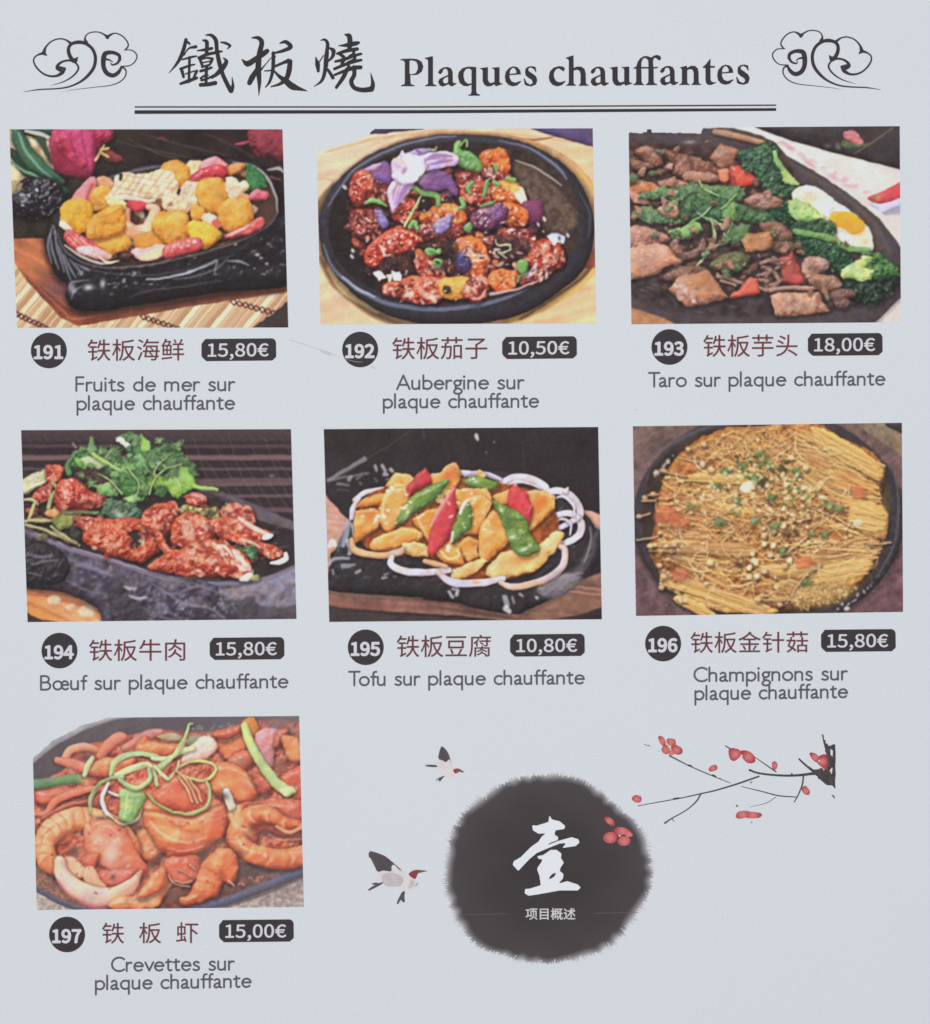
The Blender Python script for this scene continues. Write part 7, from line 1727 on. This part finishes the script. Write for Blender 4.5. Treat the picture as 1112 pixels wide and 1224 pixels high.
# ---- birds ---------------------------------------------------------------------------------
def vary(c, amp, sc, seed):
    r = np.random.default_rng(seed); ph = r.uniform(0, 6.3, 8); an = r.uniform(0, 6.3, 8)
    base = np.array(c, float)
    def fn(v):
        q = sum(np.sin((v[:, 0]*math.cos(a)+v[:, 1]*math.sin(a))/sc*(1+0.4*i)+p) for i, (a, p) in enumerate(zip(an, ph)))/3
        return ink(np.clip(base+amp*q[:, None], 0, 255))
    return fn
def bird(parts, ox, oy, k, label):
    root = None
    for i, (name, col, amp, polys) in enumerate(parts):
        P = [tr(p, ox, oy, k) for p in polys]; A = np.vstack(P)
        f = Field(A[:, 0].min()-2, A[:, 1].min()-2, A[:, 0].max()+2, A[:, 1].max()+2, 0.3)
        for p in P: f.poly(p, smooth=True)
        o = f.mesh('flying_bird' if i == 0 else name, vary(col, amp*0.45, 5.0, i+3), Z1 if i == 0 else Z1+(Z2-Z1)*i/len(parts)*0.9, page if i == 0 else root)
        if i == 0: root = prop(o, label=label)
BK = 5.322
bird([('body', (213, 208, 210), 6, ['118,930 150,905 205,880 262,905 318,930 352,955 362,985 340,1020 300,1045 275,1035 268,1010 215,1018 150,1010 125,970']),
      ('wing_covert', (188, 183, 187), 6, ['140,940 190,920 240,930 280,960 262,1004 210,1010 160,1000', '330,960 350,985 340,1010 310,1020']),
      ('wing', (82, 77, 81), 6, ['58,800 68,785 110,795 160,815 205,850 240,880 268,908 250,900 222,872 204,880 200,912 150,908 116,915 95,880 80,850 70,830 60,822']),
      ('head', (142, 66, 70), 6, ['312,932 340,908 375,903 388,912 370,930 352,962']),
      ('beak', (96, 88, 92), 3, ['372,905 430,910 400,918 376,922']),
      ('tail', (84, 80, 84), 6, ['55,1028 100,998 148,980 140,995 90,1022 62,1035', '288,1040 285,1075 288,1105 275,1108 262,1095 245,1122 238,1110 256,1070 270,1045', '78,990 110,984 118,992 90,998']),
      ('foot', (150, 146, 150), 3, ['350,1012 372,980 366,1000'])], 430, 870, BK, 'larger bird in flight left of the ink disc with a black tipped wing and red head')
bird([('body', (213, 208, 210), 6, ['490,225 502,200 540,212 572,198 588,232 600,262 605,290 590,318 560,322 535,305 505,275 490,255']),
      ('wing', (84, 79, 83), 6, ['502,195 508,150 520,120 532,122 558,150 575,190 585,232 572,200 550,218 530,208']),
      ('head', (144, 68, 72), 6, ['596,265 625,258 645,268 625,285 606,290']),
      ('beak', (100, 92, 96), 3, ['640,265 666,282 640,281']),
      ('tail', (88, 84, 88), 6, ['418,238 450,234 490,238 486,250 430,246', '480,338 505,318 540,305 528,322 510,342 500,330'])], 430, 870, BK, 'smaller bird in flight above the other with its wing raised straight up')

# ---- plum branch -------------------------------------------------------------------------------
BR = 3.971   # tracing units per page unit, from 740,860
f = Field(750, 874, 1002, 992, 0.3)
def tw(q, w): f.stroke(tr(q, 740, 860, BR), np.array(w)/BR)
tw('620,240 660,254 740,264 830,266 920,256 960,240', [10, 9, 10, 11, 14, 20]); tw('855,188 890,220 930,250', [8, 10, 14]); tw('876,266 870,310 850,360 832,392', [8, 7, 6, 5])
tw('640,175 690,210 745,248', [3, 5, 6]); tw('664,270 560,306 460,336 390,352', [8, 8, 7, 6]); tw('390,352 300,372 200,390 90,410', [6, 5, 4.5, 3.5]); tw('390,352 366,390 320,430 250,470 218,492', [7, 7, 5, 6, 8])
tw('240,172 330,218 430,262 530,302', [7, 5, 5, 3]); tw('580,318 680,342 760,362 840,368', [3, 5, 6, 5]); tw('120,118 150,128', [3, 2]); tw('505,125 530,140', [5, 6]); tw('745,368 700,396 620,416', [3, 3, 1.5]); tw('250,470 262,484', [4, 3]); tw('330,218 345,220', [9, 6]); tw('260,375 290,372', [6, 5]); tw('445,264 460,270', [8, 6]); tw('820,258 826,268', [8, 8]); tw('625,300 632,296', [6, 4])
for x, y, r in ((190, 148, 2), (560, 410, 5), (630, 488, 3), (490, 543, 2.5), (140, 122, 2), (480, 280, 3)):
    tw([(x, y), (x+1, y+1)], [r*2, r*1.6])
def rough(P, amp, n=6):
    out = []
    for a, b in zip(P, np.roll(P, -1, 0)):
        for i in range(n):
            out.append(a+(b-a)*i/n+(rng.normal(0, amp, 2) if i else 0))
    return np.array(out)
f.poly(rough(tr('962,70 970,72 980,110 1000,125 1026,116 1028,328 1008,310 985,312 960,290 930,262 910,262 925,240 950,235 975,240 990,215 985,180 978,150', 740, 860, BR), 0.55))
f.poly(tr('1004,140 1016,148 1014,176 1004,168', 740, 860, BR), hole=True); f.poly(tr('1000,240 1014,226 1010,262', 740, 860, BR), hole=True)
f.poly(tr('1008,355 1022,362 1027,378 1014,366', 740, 860, BR))
branch = prop(f.mesh('plum_branch', vary((72, 68, 70), 8, 3, 5), Z1, page), label='ink painted plum branch reaching in from the right with red blossoms')
def petal_col(cs, R, seed):
    cs = np.array(cs)
    def fn(v):
        d = np.min(np.hypot(v[:, :1]-cs[None, :, 0], v[:, 1:]-cs[None, :, 1]), 1)
        t = np.clip(d/R, 0, 1)[:, None]**1.6
        n = np.sin(v[:, :1]*1.3+seed)*np.sin(v[:, 1:]*1.6+seed*2)*9
        return ink(np.clip(np.array([208, 124, 120])*(1-t)+np.array([168, 70, 76])*t+n, 0, 255))
    return fn
def blossom(petals, ox, oy, k, parent, z, centre=None, label=None):
    A = np.vstack([tr(p, ox, oy, k) for p in petals]); c = A.mean(0)
    f = Field(A[:, 0].min()-2, A[:, 1].min()-2, A[:, 0].max()+2, A[:, 1].max()+2, 0.3)
    for p in petals:
        Q = tr(p, ox, oy, k); f.poly(Q, smooth=True, grow=0.35)
    # fine gaps between petals
    o = f.mesh('blossom' if len(petals) > 1 else 'blossom_bud', petal_col([tr(p, ox, oy, k).mean(0) for p in petals], max(np.ptp(tr(petals[0], ox, oy, k), 0))*0.52, k), z, parent)
    if centre is not None:
        m = tr([centre], ox, oy, k)[0]
        g = Field(m[0]-4, m[1]-4, m[0]+4, m[1]+4, 0.25)
        g.D = 1.3-np.hypot(g.X-m[0], g.Y-m[1]); g.mesh('blossom_centre', (226, 190, 170), z+(Z2-Z1)*0.5, branch)
    return o
Zb = Z2
for petals, cen in (
    (['188,82 208,84 222,110 214,128 196,110', '232,92 262,94 268,115 245,122 228,108', '205,135 232,122 240,150 225,164 206,152', '258,118 296,136 298,160 270,164 248,140', '236,150 262,150 258,166 240,166'], (236, 128)),
    (['524,140 560,140 580,158 572,178 545,196 526,180', '580,150 615,152 640,172 645,200 615,206 590,185'], (582, 172)),
    (['728,206 742,200 752,216 744,236 730,232'], None), (['426,238 440,220 462,218 464,236 440,246'], None), (['62,376 78,360 104,368 102,390 80,392'], None),
    (['556,462 566,440 600,434 618,440 610,460 575,470', '600,440 640,440 676,448 668,464 630,468 600,462'], None),
    (['906,160 930,162 950,182 946,204 920,190', '945,180 975,166 990,190 985,236 960,222 944,206'], (950, 196)),
    (['868,330 884,316 904,338 900,356 880,352'], None)):
    blossom(petals, 740, 860, BR, branch, Zb, cen)
fl = blossom(['730,230 750,202 790,192 820,205 812,250 780,265 745,256', '802,178 840,160 885,172 915,200 880,205 830,208', '826,255 850,222 890,228 908,250 890,276 850,280', '880,210 915,200 922,216 890,224'], 590, 960, 5.56, branch, Z2, (838, 216))
prop(fl, label='pink fallen blossom on the ink disc')
blossom(['738,98 755,92 780,102 802,128 798,150 775,142 750,122'], 590, 960, 5.56, branch, Z2)

# ---- a fold scratch in the print ---------------------------------------------------------------
f = Field(338, 400, 470, 445, 0.25)
f.stroke('345,406 362,411 376,416 392,421 406,427', [0.3, 0.6, 0.35, 0.7, 0.3]); f.stroke('384,420 396,425', [1.0, 0.6]); f.stroke('444,438 449,441', [0.8, 0.5])
f.stroke('412,429 424,432 434,433', [0.3, 0.5, 0.3])
prop(f.mesh('scratch', (172, 173, 180), Z3, page), label='fine grey scratch running toward badge 192')
